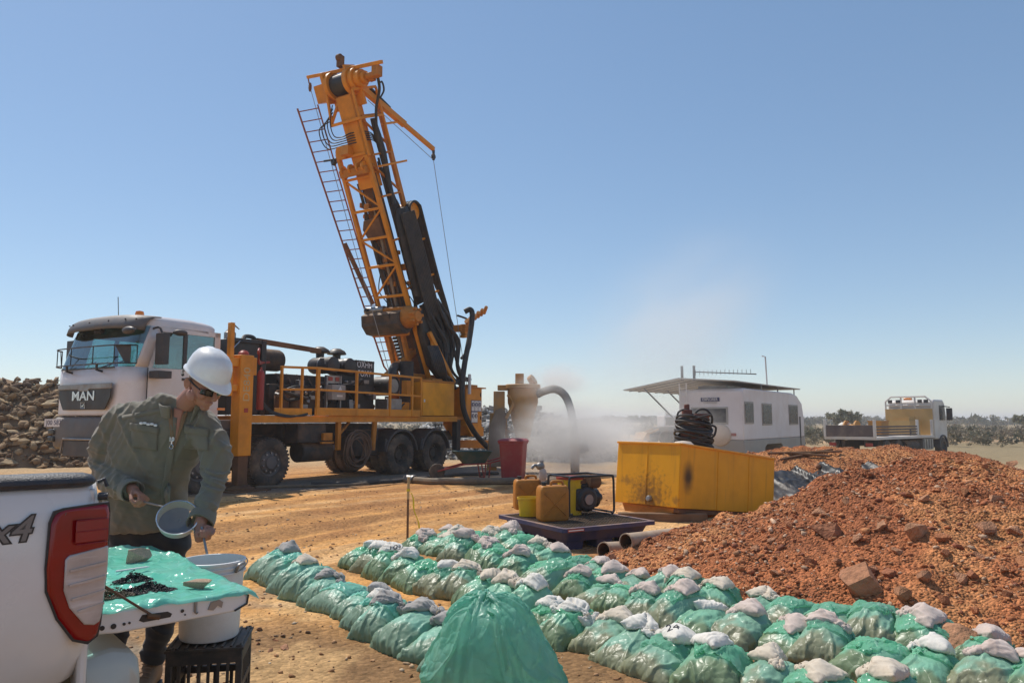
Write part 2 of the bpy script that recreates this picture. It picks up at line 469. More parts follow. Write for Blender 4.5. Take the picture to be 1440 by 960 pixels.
# regional soil colours (dry dirt, gravel, grey drill cuttings, far veld)
def soil(x, y):
    n1 = fbm(x * 0.45, y * 0.45, 4, 51); n2 = fbm(x * 1.7, y * 1.7, 4, 55); n0 = fbm(x * 0.05, y * 0.05, 4, 61)
    r = np.hypot(x, y)
    orange = np.array((0.60, 0.300, 0.098)); brown = np.array((0.225, 0.128, 0.060)); red = np.array((0.37, 0.140, 0.058))
    pale = np.array((0.44, 0.30, 0.165)); veld = np.array((0.27, 0.205, 0.115)); grey = np.array((0.30, 0.265, 0.225))
    def mixc(c, d, f): return c + (d - c) * np.clip(f, 0, 1)[:, None]
    c = np.tile(orange, (len(x), 1))
    c = mixc(c, brown, 0.95 * sstep(7.0, 5.2, y + 1.2 * n1) * sstep(-3.8, -2.4, x + n1))
    c = mixc(c, np.array((0.25, 0.205, 0.15)), 0.7 * sstep(0.02, 0.3, fbm(x * 1.1, y * 1.1, 4, 161)) * sstep(7.5, 6.0, y) * (r < 12))
    c = mixc(c, red, np.maximum(sstep(-0.9, 0.6, x + n1 * 0.6) * sstep(6.0, 7.2, y), sstep(1.0, 2.2, x + n1 * 0.6)) * sstep(10.5, 8.6, y + n1))
    c = mixc(c, np.array((0.64, 0.40, 0.18)), 0.5 * sstep(0.05, 0.4, n2) * (r < 40))
    # wheel marks: long streaks of scuffed and of pale dust running past the rig
    dd = x * 0.83 - y * 0.55; al = x * 0.55 + y * 0.83; st = fbm(dd * 2.6, al * 0.16, 4, 131); s2 = fbm(dd * 6.5, al * 0.5, 3, 137); zone = sstep(6.5, 8.5, y) * sstep(30, 20, y)
    c = mixc(c, np.array((0.34, 0.165, 0.062)), 0.75 * zone * sstep(0.02, 0.30, st)); c = mixc(c, np.array((0.66, 0.43, 0.22)), 0.55 * zone * sstep(0.05, 0.3, -st)); c = mixc(c, np.array((0.30, 0.15, 0.06)), 0.5 * zone * sstep(0.1, 0.35, s2))
    dx_ = x * 0.97 + y * 0.22; sx_ = fbm((y - 0.25 * x) * 3.2, dx_ * 0.22, 4, 151); c = mixc(c, np.array((0.33, 0.165, 0.065)), 0.55 * zone * sstep(0.08, 0.32, sx_))
    c = mixc(c, np.array((0.30, 0.13, 0.05)), 0.45 * sstep(0.0, 0.35, -n1) * (r < 30))
    # grey cuttings and wet patch along the rig
    q = (x + 4.2) * 0.854 - (y - 19.2) * 0.52
    c = mixc(c, grey * 0.62, 0.85 * sstep(1.5, 0.6, np.abs(q - 0.3) + 1.1 * n1) * sstep(14, 15.5, y) * sstep(29, 25, y))
    c = mixc(c, grey, 0.75 * sstep(0.0, 2.0, y - 19.5 + 3 * n1) * sstep(-2.5, -1, x + n1) * sstep(30, 24, y) * sstep(9, 5, x))
    c = mixc(c, pale, sstep(22, 30, r + 6 * n0))
    c = mixc(c, veld, sstep(34, 60, r + 25 * n0) * (0.55 + 0.45 * sstep(-0.15, 0.1, n0)))
    track = np.exp(-((y - (64 + 0.12 * x + 4 * n0)) / 3.2) ** 2) + np.exp(-((y - (96 - 0.2 * x)) / 5.0) ** 2)
    c = mixc(c, np.array((0.58, 0.36, 0.20)), 0.85 * np.clip(track, 0, 1))
    return c
cc = soil(V[:, 0], V[:, 1])
def set_col(me, c):
    a = me.color_attributes.new('soil', 'FLOAT_COLOR', 'POINT')
    a.data.foreach_set('color', np.concatenate([c, np.ones((len(c), 1))], 1).astype(np.float32).ravel())

def soil_mat(name, bump=0.5, fine=1.0, grain=0.35):
    m = bpy.data.materials.new(name); m.use_nodes = True
    nt = m.node_tree; N, L = nt.nodes, nt.links; b = N['Principled BSDF']
    at_ = N.new('ShaderNodeVertexColor'); at_.layer_name = 'soil'
    tc = N.new('ShaderNodeTexCoord')
    def noise(s, d=5, r=0.6):
        n = N.new('ShaderNodeTexNoise'); n.inputs['Scale'].default_value = s; n.inputs['Detail'].default_value = d; n.inputs['Roughness'].default_value = r
        L.new(tc.outputs['Object'], n.inputs['Vector']); return n.outputs['Fac']
    def rng(f, a, c, lo, hi):
        r = N.new('ShaderNodeMapRange'); r.inputs['From Min'].default_value = a; r.inputs['From Max'].default_value = c
        r.inputs['To Min'].default_value = lo; r.inputs['To Max'].default_value = hi; L.new(f, r.inputs['Value']); return r.outputs['Result']
    v = N.new('ShaderNodeTexVoronoi'); v.inputs['Scale'].default_value = 26 * fine; L.new(tc.outputs['Object'], v.inputs['Vector'])
    # grain colour : individual little stones lighter or darker
    sv = N.new('ShaderNodeSeparateColor'); L.new(v.outputs['Color'], sv.inputs[0])
    k1 = rng(sv.outputs['Red'], 0, 1, 1 - grain, 1 + grain)
    k2 = rng(noise(3.1 * fine), 0.25, 0.75, 0.80, 1.2)
    k3 = rng(noise(55 * fine, 3), 0.3, 0.7, 0.80, 1.2)
    mu = N.new('ShaderNodeMath'); mu.operation = 'MULTIPLY'; L.new(k1, mu.inputs[0]); L.new(k2, mu.inputs[1])
    m3 = N.new('ShaderNodeMath'); m3.operation = 'MULTIPLY'; L.new(mu.outputs[0], m3.inputs[0]); L.new(k3, m3.inputs[1])
    vm = N.new('ShaderNodeVectorMath'); vm.operation = 'SCALE'; L.new(at_.outputs['Color'], vm.inputs[0]); L.new(m3.outputs[0], vm.inputs['Scale'])
    L.new(vm.outputs[0], b.inputs['Base Color']); b.inputs['Roughness'].default_value = 0.95; b.inputs['Specular IOR Level'].default_value = 0.15
    add = N.new('ShaderNodeMath'); add.operation = 'MULTIPLY_ADD'
    L.new(rng(v.outputs['Distance'], 0, 0.7, 1, 0), add.inputs[0]); add.inputs[1].default_value = 0.55; L.new(noise(7 * fine, 8, 0.65), add.inputs[2])
    bn = N.new('ShaderNodeBump'); bn.inputs['Strength'].default_value = bump; bn.inputs['Distance'].default_value = 0.035
    L.new(add.outputs[0], bn.inputs['Height']); L.new(bn.outputs[0], b.inputs['Normal'])
    return m
soil_m = soil_mat('bare_soil', 0.55, 1.0, 0.22)
mound_m = soil_mat('loose_red_soil', 1.0, 1.7, 0.45)
set_col(me, cc)
ground = link('ground', me, soil_m); tag(ground, kind='structure')

# -- dug-out dirt: near mound and the berm round the sump
xs = np.arange(-0.9, 12.5, 0.042); ys = np.concatenate([np.arange(3.6, 9.5, 0.040), np.arange(9.5, 17.5, 0.075)])
mx, my = np.meshgrid(xs, ys, indexing='xy')
mz = mound_h(mx, my); base = ground_h(mx, my)
mz = np.maximum(mz, base - 0.35)
V = np.stack([mx, my, mz], -1).reshape(-1, 3)
F = grid_faces(len(ys), len(xs))[:, ::-1]
keep = (mz - base).reshape(-1) > -0.12
F = F[keep[F].any(1)]
used = np.zeros(len(V), bool); used[F.ravel()] = True
idx = np.cumsum(used) - 1
me = np_mesh('dirt_mound', V[used], idx[F])
Vm = V[used]
n1 = fbm(Vm[:, 0] * 0.8, Vm[:, 1] * 0.8, 4, 71); n2 = fbm(Vm[:, 0] * 2.2, Vm[:, 1] * 2.2, 4, 77)
mc = np.tile(np.array((0.41, 0.145, 0.060)), (len(Vm), 1))
mc += (np.array((0.55, 0.25, 0.10)) - mc) * (0.7 * sstep(0.05, 0.35, n1))[:, None]
mc += (np.array((0.27, 0.095, 0.045)) - mc) * (0.6 * sstep(0.05, 0.35, n2))[:, None]
set_col(me, mc)
mound = link('dirt_mound', me, mound_m); tag(mound, kind='structure')

# -- loose stones -----------------------------------------------------------
def ico_base():
    bm = bmesh.new(); bmesh.ops.create_icosphere(bm, subdivisions=1, radius=1.0)
    v = np.array([p.co[:] for p in bm.verts]); f = np.array([[q.index for q in p.verts] for p in bm.faces]); bm.free()
    return v, f
ICO_V, ICO_F = ico_base()
def rand_rot(rs, n):
    q = rs.normal(size=(n, 4)); q /= np.linalg.norm(q, axis=1)[:, None]
    a, b, c, d = q.T
    return np.stack([np.stack([1 - 2 * (c * c + d * d), 2 * (b * c - a * d), 2 * (b * d + a * c)], -1),
                     np.stack([2 * (b * c + a * d), 1 - 2 * (b * b + d * d), 2 * (c * d - a * b)], -1),
                     np.stack([2 * (b * d - a * c), 2 * (c * d + a * b), 1 - 2 * (b * b + c * c)], -1)], 1)
def stones(name, P, S, C, mat, seed, flat=0.7):
    """P centres, S sizes, C colours -> one mesh of little angular stones"""
    rs = np.random.RandomState(seed); n = len(P)
    k = 1 + 0.42 * rs.uniform(-1, 1, (n, 12))
    v = ICO_V[None] * k[:, :, None] * (np.array((1.0, 0.8, 0.6)) * (1 + 0.35 * rs.uniform(-1, 1, (n, 3))))[:, None, :]
    v = np.einsum('nij,nkj->nki', rand_rot(rs, n), v)
    v[:, :, 2] *= flat
    v = v * S[:, None, None] + P[:, None, :]
    f = (ICO_F[None] + (np.arange(n) * 12)[:, None, None]).reshape(-1, 3)
    me = np_mesh(name, v.reshape(-1, 3), f, smooth=False)
    set_col(me, np.repeat(C, 12, 0))
    return me
def stone_mat(name, s=60):
    m = bpy.data.materials.new(name); m.use_nodes = True
    N, L = m.node_tree.nodes, m.node_tree.links; b = N['Principled BSDF']
    at_ = N.new('ShaderNodeVertexColor'); at_.layer_name = 'soil'
    tc = N.new('ShaderNodeTexCoord')
    n = N.new('ShaderNodeTexNoise'); n.inputs['Scale'].default_value = s; n.inputs['Detail'].default_value = 4; L.new(tc.outputs['Object'], n.inputs['Vector'])
    r = N.new('ShaderNodeMapRange'); r.inputs['From Min'].default_value = 0.3; r.inputs['From Max'].default_value = 0.7; r.inputs['To Min'].default_value = 0.72; r.inputs['To Max'].default_value = 1.25
    L.new(n.outputs['Fac'], r.inputs['Value'])
    vm = N.new('ShaderNodeVectorMath'); vm.operation = 'SCALE'; L.new(at_.outputs['Color'], vm.inputs[0]); L.new(r.outputs[0], vm.inputs['Scale'])
    L.new(vm.outputs[0], b.inputs['Base Color']); b.inputs['Roughness'].default_value = 0.9; b.inputs['Specular IOR Level'].default_value = 0.2
    bn = N.new('ShaderNodeBump'); bn.inputs['Strength'].default_value = 0.4; bn.inputs['Distance'].default_value = 0.01
    L.new(n.outputs['Fac'], bn.inputs['Height']); L.new(bn.outputs[0], b.inputs['Normal'])
    return m
stone_m = stone_mat('stone_chips')
rs = np.random.RandomState(5)
def pick_mound(n, smin, smax, power, seed, near=True):
    rs = np.random.RandomState(seed)
    x = rs.uniform(-0.8, 10.5, n * 6); y = rs.uniform(3.7, 16.0, n * 6)
    h = mound_h(x, y); g = ground_h(x, y)
    ok = (h - g > -0.03) & (np.abs(x / y) < 0.85)
    clump = fbm(x * 1.1, y * 1.1, 3, 91)
    ok &= rs.uniform(0, 1, len(x)) < np.where(y < 9, 1.0, 0.45) * (0.45 + 1.3 * sstep(-0.2, 0.3, clump))
    x, y, h = x[ok][:n], y[ok][:n], h[ok][:n]
    S = smin + (smax - smin) * rs.uniform(0, 1, len(x)) ** power
    return np.stack([x, y, np.maximum(h, ground_h(x, y)) + S * 0.18], 1), S
def stone_cols(n, rs, pal):
    pal = np.array(pal); c = pal[rs.randint(0, len(pal), n)] * rs.uniform(0.72, 1.28, (n, 1))
    return np.clip(c, 0, 1)
RED_PAL = [(0.38, 0.14, 0.06), (0.43, 0.165, 0.07), (0.33, 0.115, 0.052), (0.50, 0.24, 0.12), (0.40, 0.145, 0.06), (0.47, 0.20, 0.085), (0.56, 0.36, 0.23), (0.27, 0.10, 0.055)]
P, S = pick_mound(64000, 0.0035, 0.026, 5.0, 101)
P2, S2 = pick_mound(5200, 0.010, 0.050, 2.6, 107)
k_ = (np.random.RandomState(3).uniform(0, 1, len(P2)) < np.clip(1.25 - 1.1 * P2[:, 2], 0.12, 1) * sstep(-0.05, 0.25, fbm(P2[:, 0] * 1.3, P2[:, 1] * 1.3, 3, 191)))
P, S = np.concatenate([P, P2[k_]]), np.concatenate([S, S2[k_]])
me = stones('soil_clods', P, S, stone_cols(len(P), rs, RED_PAL), stone_m, 1)
tag(link('soil_clods', me, stone_m, mound), kind='stuff')
# gravel over the ground nearby
n = 30000
x = rs.uniform(-6.5, 6, n); y = rs.uniform(3.2, 16, n) ** 1.0
ok = (mound_h(x, y) < ground_h(x, y) + 0.02) & (np.abs(x / y) < 0.9) & (rs.uniform(0, 1, n) < np.where(y < 6.6, 1.0, 0.22) * (0.4 + 1.2 * sstep(-0.15, 0.25, fbm(x, y, 3, 95))))
x, y = x[ok], y[ok]
S = 0.004 + 0.022 * rs.uniform(0, 1, len(x)) ** 4.0
P = np.stack([x, y, ground_h(x, y) + S * 0.2], 1)
GR_PAL = [(0.33, 0.17, 0.08), (0.40, 0.22, 0.11), (0.26, 0.14, 0.075), (0.45, 0.30, 0.18), (0.30, 0.15, 0.07), (0.22, 0.13, 0.08), (0.5, 0.38, 0.26)]
tag(link('gravel', stones('gravel', P, S, stone_cols(len(P), rs, GR_PAL), stone_m, 2), stone_m), kind='stuff')

# -- bigger rocks : shared meshes
def rock_mesh(name, seed, chunk=0.5, sub=2):
    """broken, angular block: hull of scattered points, roughened"""
    rs = np.random.RandomState(seed); bm = bmesh.new(); n = 13 + seed % 6
    p = rs.normal(size=(n, 3)); p /= np.linalg.norm(p, axis=1)[:, None]; p *= rs.uniform(0.72, 1.0, (n, 1)) * np.array((1.15, 0.9, 0.72))
    for q in p: bm.verts.new(q)
    bmesh.ops.convex_hull(bm, input=bm.verts); bmesh.ops.dissolve_limit(bm, angle_limit=R(14), verts=bm.verts, edges=bm.edges); bmesh.ops.triangulate(bm, faces=bm.faces)
    if sub > 1:
        bmesh.ops.subdivide_edges(bm, edges=bm.edges, cuts=1 if sub == 2 else 3, use_grid_fill=True)
        v = np.array([q.co[:] for q in bm.verts]); d = n3(v * 3.1 + seed, seed)
        for q, k in zip(bm.verts, d): q.co = q.co * (1 + 0.085 * k)
    bmesh.ops.recalc_face_normals(bm, faces=bm.faces); me = bpy.data.meshes.new(name); bm.to_mesh(me); bm.free()
    return me
def vmat(name, cols, scale, bump=(0.5, 14), rough=0.9):
    """rock material: hue differs from object to object"""
    m = bpy.data.materials.new(name); m.use_nodes = True
    N, L = m.node_tree.nodes, m.node_tree.links; b = N['Principled BSDF']
    oi = N.new('ShaderNodeObjectInfo'); cr = N.new('ShaderNodeValToRGB'); e = cr.color_ramp.elements
    while len(e) < len(cols): e.new(0.5)
    for i, c in enumerate(cols): e[i].position = i / (len(cols) - 1); e[i].color = (*c, 1)
    L.new(oi.outputs['Random'], cr.inputs[0])
    tc = N.new('ShaderNodeTexCoord'); n = N.new('ShaderNodeTexNoise'); n.inputs['Scale'].default_value = scale; n.inputs['Detail'].default_value = 7; n.inputs['Roughness'].default_value = 0.65
    L.new(tc.outputs['Object'], n.inputs['Vector'])
    r = N.new('ShaderNodeMapRange'); r.inputs['From Min'].default_value = 0.3; r.inputs['From Max'].default_value = 0.7; r.inputs['To Min'].default_value = 0.65; r.inputs['To Max'].default_value = 1.3
    L.new(n.outputs['Fac'], r.inputs['Value'])
    vm = N.new('ShaderNodeVectorMath'); vm.operation = 'SCALE'; L.new(cr.outputs[0], vm.inputs[0]); L.new(r.outputs[0], vm.inputs['Scale'])
    L.new(vm.outputs[0], b.inputs['Base Color']); b.inputs['Roughness'].default_value = rough; b.inputs['Specular IOR Level'].default_value = 0.25
    bn = N.new('ShaderNodeBump'); bn.inputs['Strength'].default_value = bump[0]; bn.inputs['Distance'].default_value = 0.06
    n2 = N.new('ShaderNodeTexNoise'); n2.inputs['Scale'].default_value = scale * 3; n2.inputs['Detail'].default_value = 8; L.new(tc.outputs['Object'], n2.inputs['Vector'])
    L.new(n2.outputs['Fac'], bn.inputs['Height']); L.new(bn.outputs[0], b.inputs['Normal'])
    return m
red_rock = vmat('red_rock', [(0.42, 0.16, 0.07), (0.34, 0.13, 0.065), (0.48, 0.24, 0.13), (0.37, 0.18, 0.10), (0.43, 0.165, 0.065)], 1.6)
brown_rock = vmat('brown_rock', [(0.18, 0.11, 0.06), (0.40, 0.28, 0.155), (0.11, 0.068, 0.042), (0.50, 0.37, 0.22), (0.22, 0.135, 0.07), (0.34, 0.225, 0.12)], 1.3)
grey_rock = vmat('grey_rock', [(0.24, 0.225, 0.20), (0.40, 0.385, 0.36), (0.17, 0.155, 0.135), (0.33, 0.31, 0.28), (0.46, 0.45, 0.43)], 1.3)
def rock_set(prefix, mat, n, seed, sub=2):
    out = []
    for i in range(n):
        me = rock_mesh(prefix, seed + i, sub=sub); me.materials.append(mat); out.append(me)
    return out
RED_SET = rock_set('rock', red_rock, 6, 300)
BROWN_SET = rock_set('rock', brown_rock, 10, 340, 1)
GREY_SET = rock_set('rock', grey_rock, 10, 380, 1)
def put_rock(me, loc, size, parent, rs, sq=(1, 1, 1)):
    o = bpy.data.objects.new('rock', me); COL.objects.link(o); o.parent = parent
    o.location = loc; o.rotation_euler = (rs.uniform(-.6, .6), rs.uniform(-.6, .6), rs.uniform(0, 6.28))
    o.scale = [size * k * rs.uniform(0.85, 1.2) for k in sq]
    return o
rr = random.Random(11)
# the stones one can tell apart on the mound, where the photograph has them
for px, py, wpx in ((1215, 812, 66), (1270, 836, 36), (1345, 898, 78), (1315, 880, 24), (1011, 831, 26), (1040, 835, 13), (950, 808, 24), (967, 812, 16), (1042, 800, 14), (1226, 800, 18), (1165, 744, 46), (1172, 855, 22), (1300, 812, 24),
                    (1352, 815, 26), (1368, 810, 20), (1328, 842, 22), (1250, 806, 24), (1418, 835, 20), (1420, 920, 26), (1290, 745, 42), (1325, 757, 24), (1385, 740, 30), (1240, 738, 20), (1425, 745, 26), (1150, 720, 24),
                    (1110, 738, 18), (1190, 705, 14), (1300, 700, 20), (1355, 690, 18), (1400, 700, 22), (1062, 770, 16), (1090, 805, 16), (1120, 835, 15), (905, 800, 14), (880, 790, 12), (1140, 790, 17), (1085, 760, 14), (1258, 870, 13), (1285, 872, 20), (1225, 880, 14),
                    (1370, 860, 17), (1395, 880, 20), (1410, 800, 18), (1375, 780, 18), (1205, 760, 16), (1262, 775, 18), (1330, 780, 15), (1178, 790, 12), (860, 783, 16), (842, 787, 12), (1440, 790, 26), (1455, 860, 24), (1150, 655, 12), (1210, 648, 12), (1275, 645, 12), (1130, 662, 10), (1225, 668, 12), (1422, 652, 20), (1350, 650, 12), (1385, 655, 12)):
    p = surf(px, py + wpx * 0.2)
    s = wpx / FPX * p.y / 2
    put_rock(RED_SET[rr.randrange(6)], p + Vector((0, 0, s * 0.25)), s, mound, rr)
# single stones lying on the trampled ground in front
for px, py, wpx, lab in ((402, 912, 22, 'flat pale stone on the bare ground near the crate'), (379, 917, 13, 'small brown stone on the ground left of the flat pale stone'), (362, 906, 12, 'small dark stone on the ground behind the flat pale stone'),
                         (388, 902, 9, 'tiny round stone on the ground right behind the flat pale stone')):
    p = surf(px, py); s = wpx / FPX * p.y / 2
    o = put_rock(RED_SET[2], p + Vector((0, 0, s * 0.1)), s, None, rr, (1, 1, 0.4)); tag(o, lab, 'stone', 'single stones on the ground')
# ================================================================== drill rig truck
RIG_O = Vector((-5.40, 16.80, 0.0)); RIG_A = R(58.66)
rig = empty('drill_rig_truck', RIG_O, RIG_A, 'yellow drill rig with raised leaning mast on a white cab truck', 'drill rig')
# local axes: x to the rear of the truck, y across to its far side, z up; y = 0 is the side seen here
def cr_path(pts, n=6):
    pts = [Vector(p) for p in pts]; out = []
    for i in range(len(pts) - 1):
        p0, p1, p2, p3 = pts[max(i - 1, 0)], pts[i], pts[i + 1], pts[min(i + 2, len(pts) - 1)]
        for k in range(n):
            t = k / n
            out.append(0.5 * ((2 * p1) + (p2 - p0) * t + (2 * p0 - 5 * p1 + 4 * p2 - p3) * t * t + (3 * p1 - p0 - 3 * p2 + p3) * t ** 3))
    out.append(pts[-1]); return out
def hose(mb, pts, r, n=6, k=8): return mb.tube(cr_path(pts, k), r, n)

def plan_pts(off=0.0, n=9, rear=-3.05, w0=0.02, w1=2.48, front=-3.5, rc=0.30):
    """cab outline seen from above, from the near door edge round the front to the far one"""
    f, a, b = front - off, w0 - off, w1 + off
    rc = rc + off; P = [(rear, a)]
    for i in range(n):
        t = math.pi / 2 * i / (n - 1)
        P.append((f + rc * 0.8 - rc * 0.8 * math.sin(t), a + rc - rc * math.cos(t)))
    for i in range(1, 8): P.append((f - 0.03 * math.sin(math.pi * i / 8), a + rc + (b - a - 2 * rc) * i / 8))
    for i in range(n):
        t = math.pi / 2 * (1 - i / (n - 1))
        P.append((f + rc * 0.8 - rc * 0.8 * math.sin(t), b - rc + rc * math.cos(t)))
    P.append((rear, b)); return P
def lean(z): return 0.0 if z < 2.5 else (z - 2.5) * 0.34
def wrap(mb, zs, off=0.0, i0=0, i1=None, rows=None, **k):
    P = plan_pts(off, **k); P = P[i0:i1]
    mb.grid([[Vector((x + lean(z) * (1 if x < -3.04 else 0), y, z)) for x, y in P] for z in zs]); return mb
def solid(o, t, off=-1):
    m = o.modifiers.new('solid', 'SOLIDIFY'); m.thickness = t; m.offset = off; return o

cab = MB()
wrap(cab, (1.58, 1.63, 1.9, 2.2, 2.5))
cab.b2((-3.05, 0.02, 1.45), (-1.45, 0.06, 2.5)); cab.b2((-3.05, 2.44, 1.45), (-1.45, 2.48, 2.5))
o_cab = solid(cab.build('cab', white_cab, rig, 0.0, sharp=50), 0.03)
roof = MB()
rings = []
for z, ins in ((3.30, 0.0), (3.42, 0.0), (3.48, 0.04), (3.53, 0.14), (3.55, 0.34)):
    P = plan_pts(-ins, rear=-2.4, rc=0.36); ring = [Vector((x + 0.29, y, z)) for x, y in P]
    e = 0.30; 
    for i in range(7):
        t = math.pi / 2 * i / 6
        ring.append(Vector((-1.45 - ins - e + e * math.sin(t), 2.48 - ins - e + e * math.cos(t), z - 0.02)))
    for i in range(7):
        t = math.pi / 2 * i / 6
        ring.append(Vector((-1.45 - ins - e + e * math.cos(t), 0.02 + ins + e - e * math.sin(t), z - 0.02)))
    rings.append(ring)
roof.loft(rings); roof.build('roof', white_cab, o_cab, sharp=60)
pil = MB()
wrap(pil, (2.5, 2.75, 3.0, 3.31), 0.0, 0, 3); wrap(pil, (2.5, 2.75, 3.0, 3.31), 0.0, -3, None)
for y0, y1 in ((0.02, 0.07), (2.43, 2.48)):
    pil.b2((-1.58, y0, 2.5), (-1.45, y1, 3.32)); pil.prism([(-3.06, 2.5), (-2.96, 2.5), (-2.76, 3.31), (-2.84, 3.31)], (0, y0, 0), (1, 0, 0), (0, 0, 1), (0, 1, 0), y1 - y0)
    pil.b2((-2.9, y0, 3.22), (-1.45, y1, 3.32))
pil.b2((-1.49, 0.07, 1.4), (-1.45, 2.43, 2.55)); pil.b2((-1.49, 0.07, 2.55), (-1.45, 0.3, 3.3)); pil.b2((-1.49, 2.2, 2.55), (-1.45, 2.43, 3.3)); pil.b2((-1.49, 0.3, 3.15), (-1.45, 2.2, 3.3))
solid(pil.build('pillars', white_cab, o_cab, sharp=50), 0.02)
ws = MB(); wrap(ws, (2.5, 2.7, 2.9, 3.1, 3.31), -0.012, 2, -2); ws.build('windscreen', glass_m, o_cab)
for y in (0.045, 2.455):
    sw = MB(); sw.prism([(-2.97, 2.5), (-2.30, 2.5), (-2.30, 3.22), (-2.77, 3.22)], (0, y, 0), (1, 0, 0), (0, 0, 1), (0, 1, 0), 0.006); sw.build('side_window', glass_m, o_cab)
    sw = MB(); sw.b2((-2.22, y, 2.5), (-1.58, y + 0.006, 3.22)); sw.build('side_window', glass_m, o_cab)
    sw = MB(); sw.b2((-2.30, y - 0.02, 2.48), (-2.22, y + 0.02, 3.24)); sw.b2((-3.0, y - 0.022, 2.47), (-1.56, y + 0.022, 2.505)); sw.build('window_frame', dark_pl, o_cab)
MB().b2((-1.475, 0.3, 2.55), (-1.465, 2.2, 3.15)).build('rear_window', glass_m, o_cab)
d = MB(); d.b2((-3.06, 0.012, 1.46), (-3.045, 0.022, 2.5)); d.b2((-2.1, 0.012, 1.46), (-2.088, 0.022, 2.48)); d.b2((-2.32, 0.005, 2.28), (-2.16, 0.02, 2.33)); d.build('door_seam', dark_pl, o_cab)
# inside
ii = MB(); ii.b2((-3.3, 0.1, 1.6), (-1.5, 2.4, 1.7)); ii.b2((-3.36, 0.2, 2.2), (-2.95, 2.3, 2.52)); ii.build('dashboard', interior, o_cab, 0.04)
for y in (0.55, 1.85):
    s = MB(); s.box((-2.15, y, 2.15), (0.5, 0.5, 0.16)); s.box((-1.9, y, 2.6), (0.14, 0.48, 0.8)); s.box((-1.86, y, 3.05), (0.1, 0.28, 0.2)); s.build('seat', interior, o_cab, 0.05)
X, Y, Z = frame((-0.75, 0, 0.65)); c0 = Vector((-2.78, 1.9, 2.52))
s = MB(); s.tube([c0 + X * (0.22 * math.cos(a)) + Y * (0.22 * math.sin(a)) for a in np.linspace(0, 2 * math.pi, 20, endpoint=False)], 0.018, 6, closed=True); s.beam(c0 + Y * 0.21, c0 - Y * 0.21, 0.03); s.beam(c0, c0 - Z * 0.3, 0.05); s.build('steering_wheel', interior, o_cab)
MB().b2((-3.40, 1.1, 3.20), (-3.3, 1.35, 3.28)).build('rear_view_mirror', interior, o_cab, 0.02)
# grille
g = MB(); gp = [(2.12, 2.02), (0.30, 2.02), (0.30, 1.95), (0.48, 1.68), (1.95, 1.68), (2.12, 1.95)]
g.prism([(2.14, 2.10), (0.32, 2.10), (0.33, 1.93), (0.50, 1.69), (1.96, 1.69), (2.13, 1.93)], (-3.56, 0, 0), (0, 1, 0), (0, 0, 1), (-1, 0, 0), 0.02)
o_g = g.build('grille', black, o_cab, 0.012)
g = MB(); g.prism([(2.16, 2.19), (0.30, 2.19), (0.31, 2.09), (1.02, 2.09), (1.10, 2.05), (1.36, 2.05), (1.44, 2.09), (2.15, 2.09)], (-3.56, 0, 0), (0, 1, 0), (0, 0, 1), (-1, 0, 0), 0.035); g.build('chrome_strip', steel, o_g, 0.006)
Mf = basis((-3.586, 1.23, 1.95), (0, -1, 0), (0, 0, 1), (-1, 0, 0))
text_obj('maker_lettering', 'MAN', 0.25, bright, o_g, Mf, 0.008, xs=1.45, bold=0.005)
lg = MB(); lx = -3.588
lg.tube([(lx, 1.23 + a * 0.07, 1.775 + b * 0.055) for a, b in ((-1, -1), (1, -1), (1, 1), (-1, 1))], 0.006, 5, closed=True)
lg.prism([(-0.05, -0.01), (-0.02, 0.0), (0.015, 0.0), (0.03, 0.03), (0.05, 0.035), (0.045, 0.01), (0.03, -0.01), (0.035, -0.04), (0.022, -0.04), (0.015, -0.015), (-0.02, -0.018), (-0.03, -0.04), (-0.043, -0.04), (-0.035, -0.015)], (lx, 1.23, 1.775), (0, -1, 0), (0, 0, 1), (-1, 0, 0), 0.006); lg.build('lion_emblem', bright, o_g)
# visor, mirrors, wipers, guard
v = MB(); P = plan_pts(0.05, rc=0.36)[2:-2]
v.grid([[Vector((x + k, y, z - 0.06 * abs((y - 1.25) / 1.25) ** 3)) for x, y in P] for z, k in ((3.56, 0.44), (3.545, 0.30), (3.48, 0.20), (3.38, 0.13), (3.27, 0.10))])
o_v = solid(v.build('sun_visor', grey_pl, o_cab), 0.02)
b = MB()
for i in range(3, len(P) - 3, 3): b.ball((P[i][0] + 0.158, P[i][1], 3.42), 0.018, 6)
b.build('visor_fixing', black, o_v)
for c, sz, nm in (((-3.56, -0.12, 3.16), (0.16, 0.36, 0.15), 'kerb_mirror'), ((-2.55, -0.20, 3.21), (0.3, 0.2, 0.13), 'wide_mirror')):
    m = MB(); m.ball(c, [k / 2 for k in sz], 14); m.tube([c, (c[0] + 0.25, 0.05, c[2] + 0.06)], 0.02, 6); m.build(nm, dark_pl, o_cab)
m = MB(); m.box((-2.93, -0.22, 2.86), (0.12, 0.27, 0.60)); m.box((-2.93, -0.20, 2.36), (0.28, 0.30, 0.14)); m.tube(cr_path([(-2.98, 0.04, 3.26), (-2.96, -0.15, 3.27), (-2.93, -0.22, 3.1)]), 0.022); m.build('side_mirror', dark_pl, o_cab, 0.045, 3)
m = MB(); m.box((-3.05, 2.72, 2.86), (0.12, 0.27, 0.60)); m.tube(cr_path([(-2.98, 2.45, 3.26), (-3.0, 2.65, 3.27), (-3.05, 2.72, 3.1)]), 0.022); m.build('side_mirror', dark_pl, o_cab, 0.045, 3)
gd = MB(); Pg = plan_pts(0.13, rc=0.46)[3:-3]
for z in (2.56, 2.90): gd.tube([(x, y, z) for x, y in Pg], 0.014, 6)
for i in range(0, len(Pg), 4): gd.tube([(*Pg[i], 2.56), (*Pg[i], 2.90)], 0.010, 5)
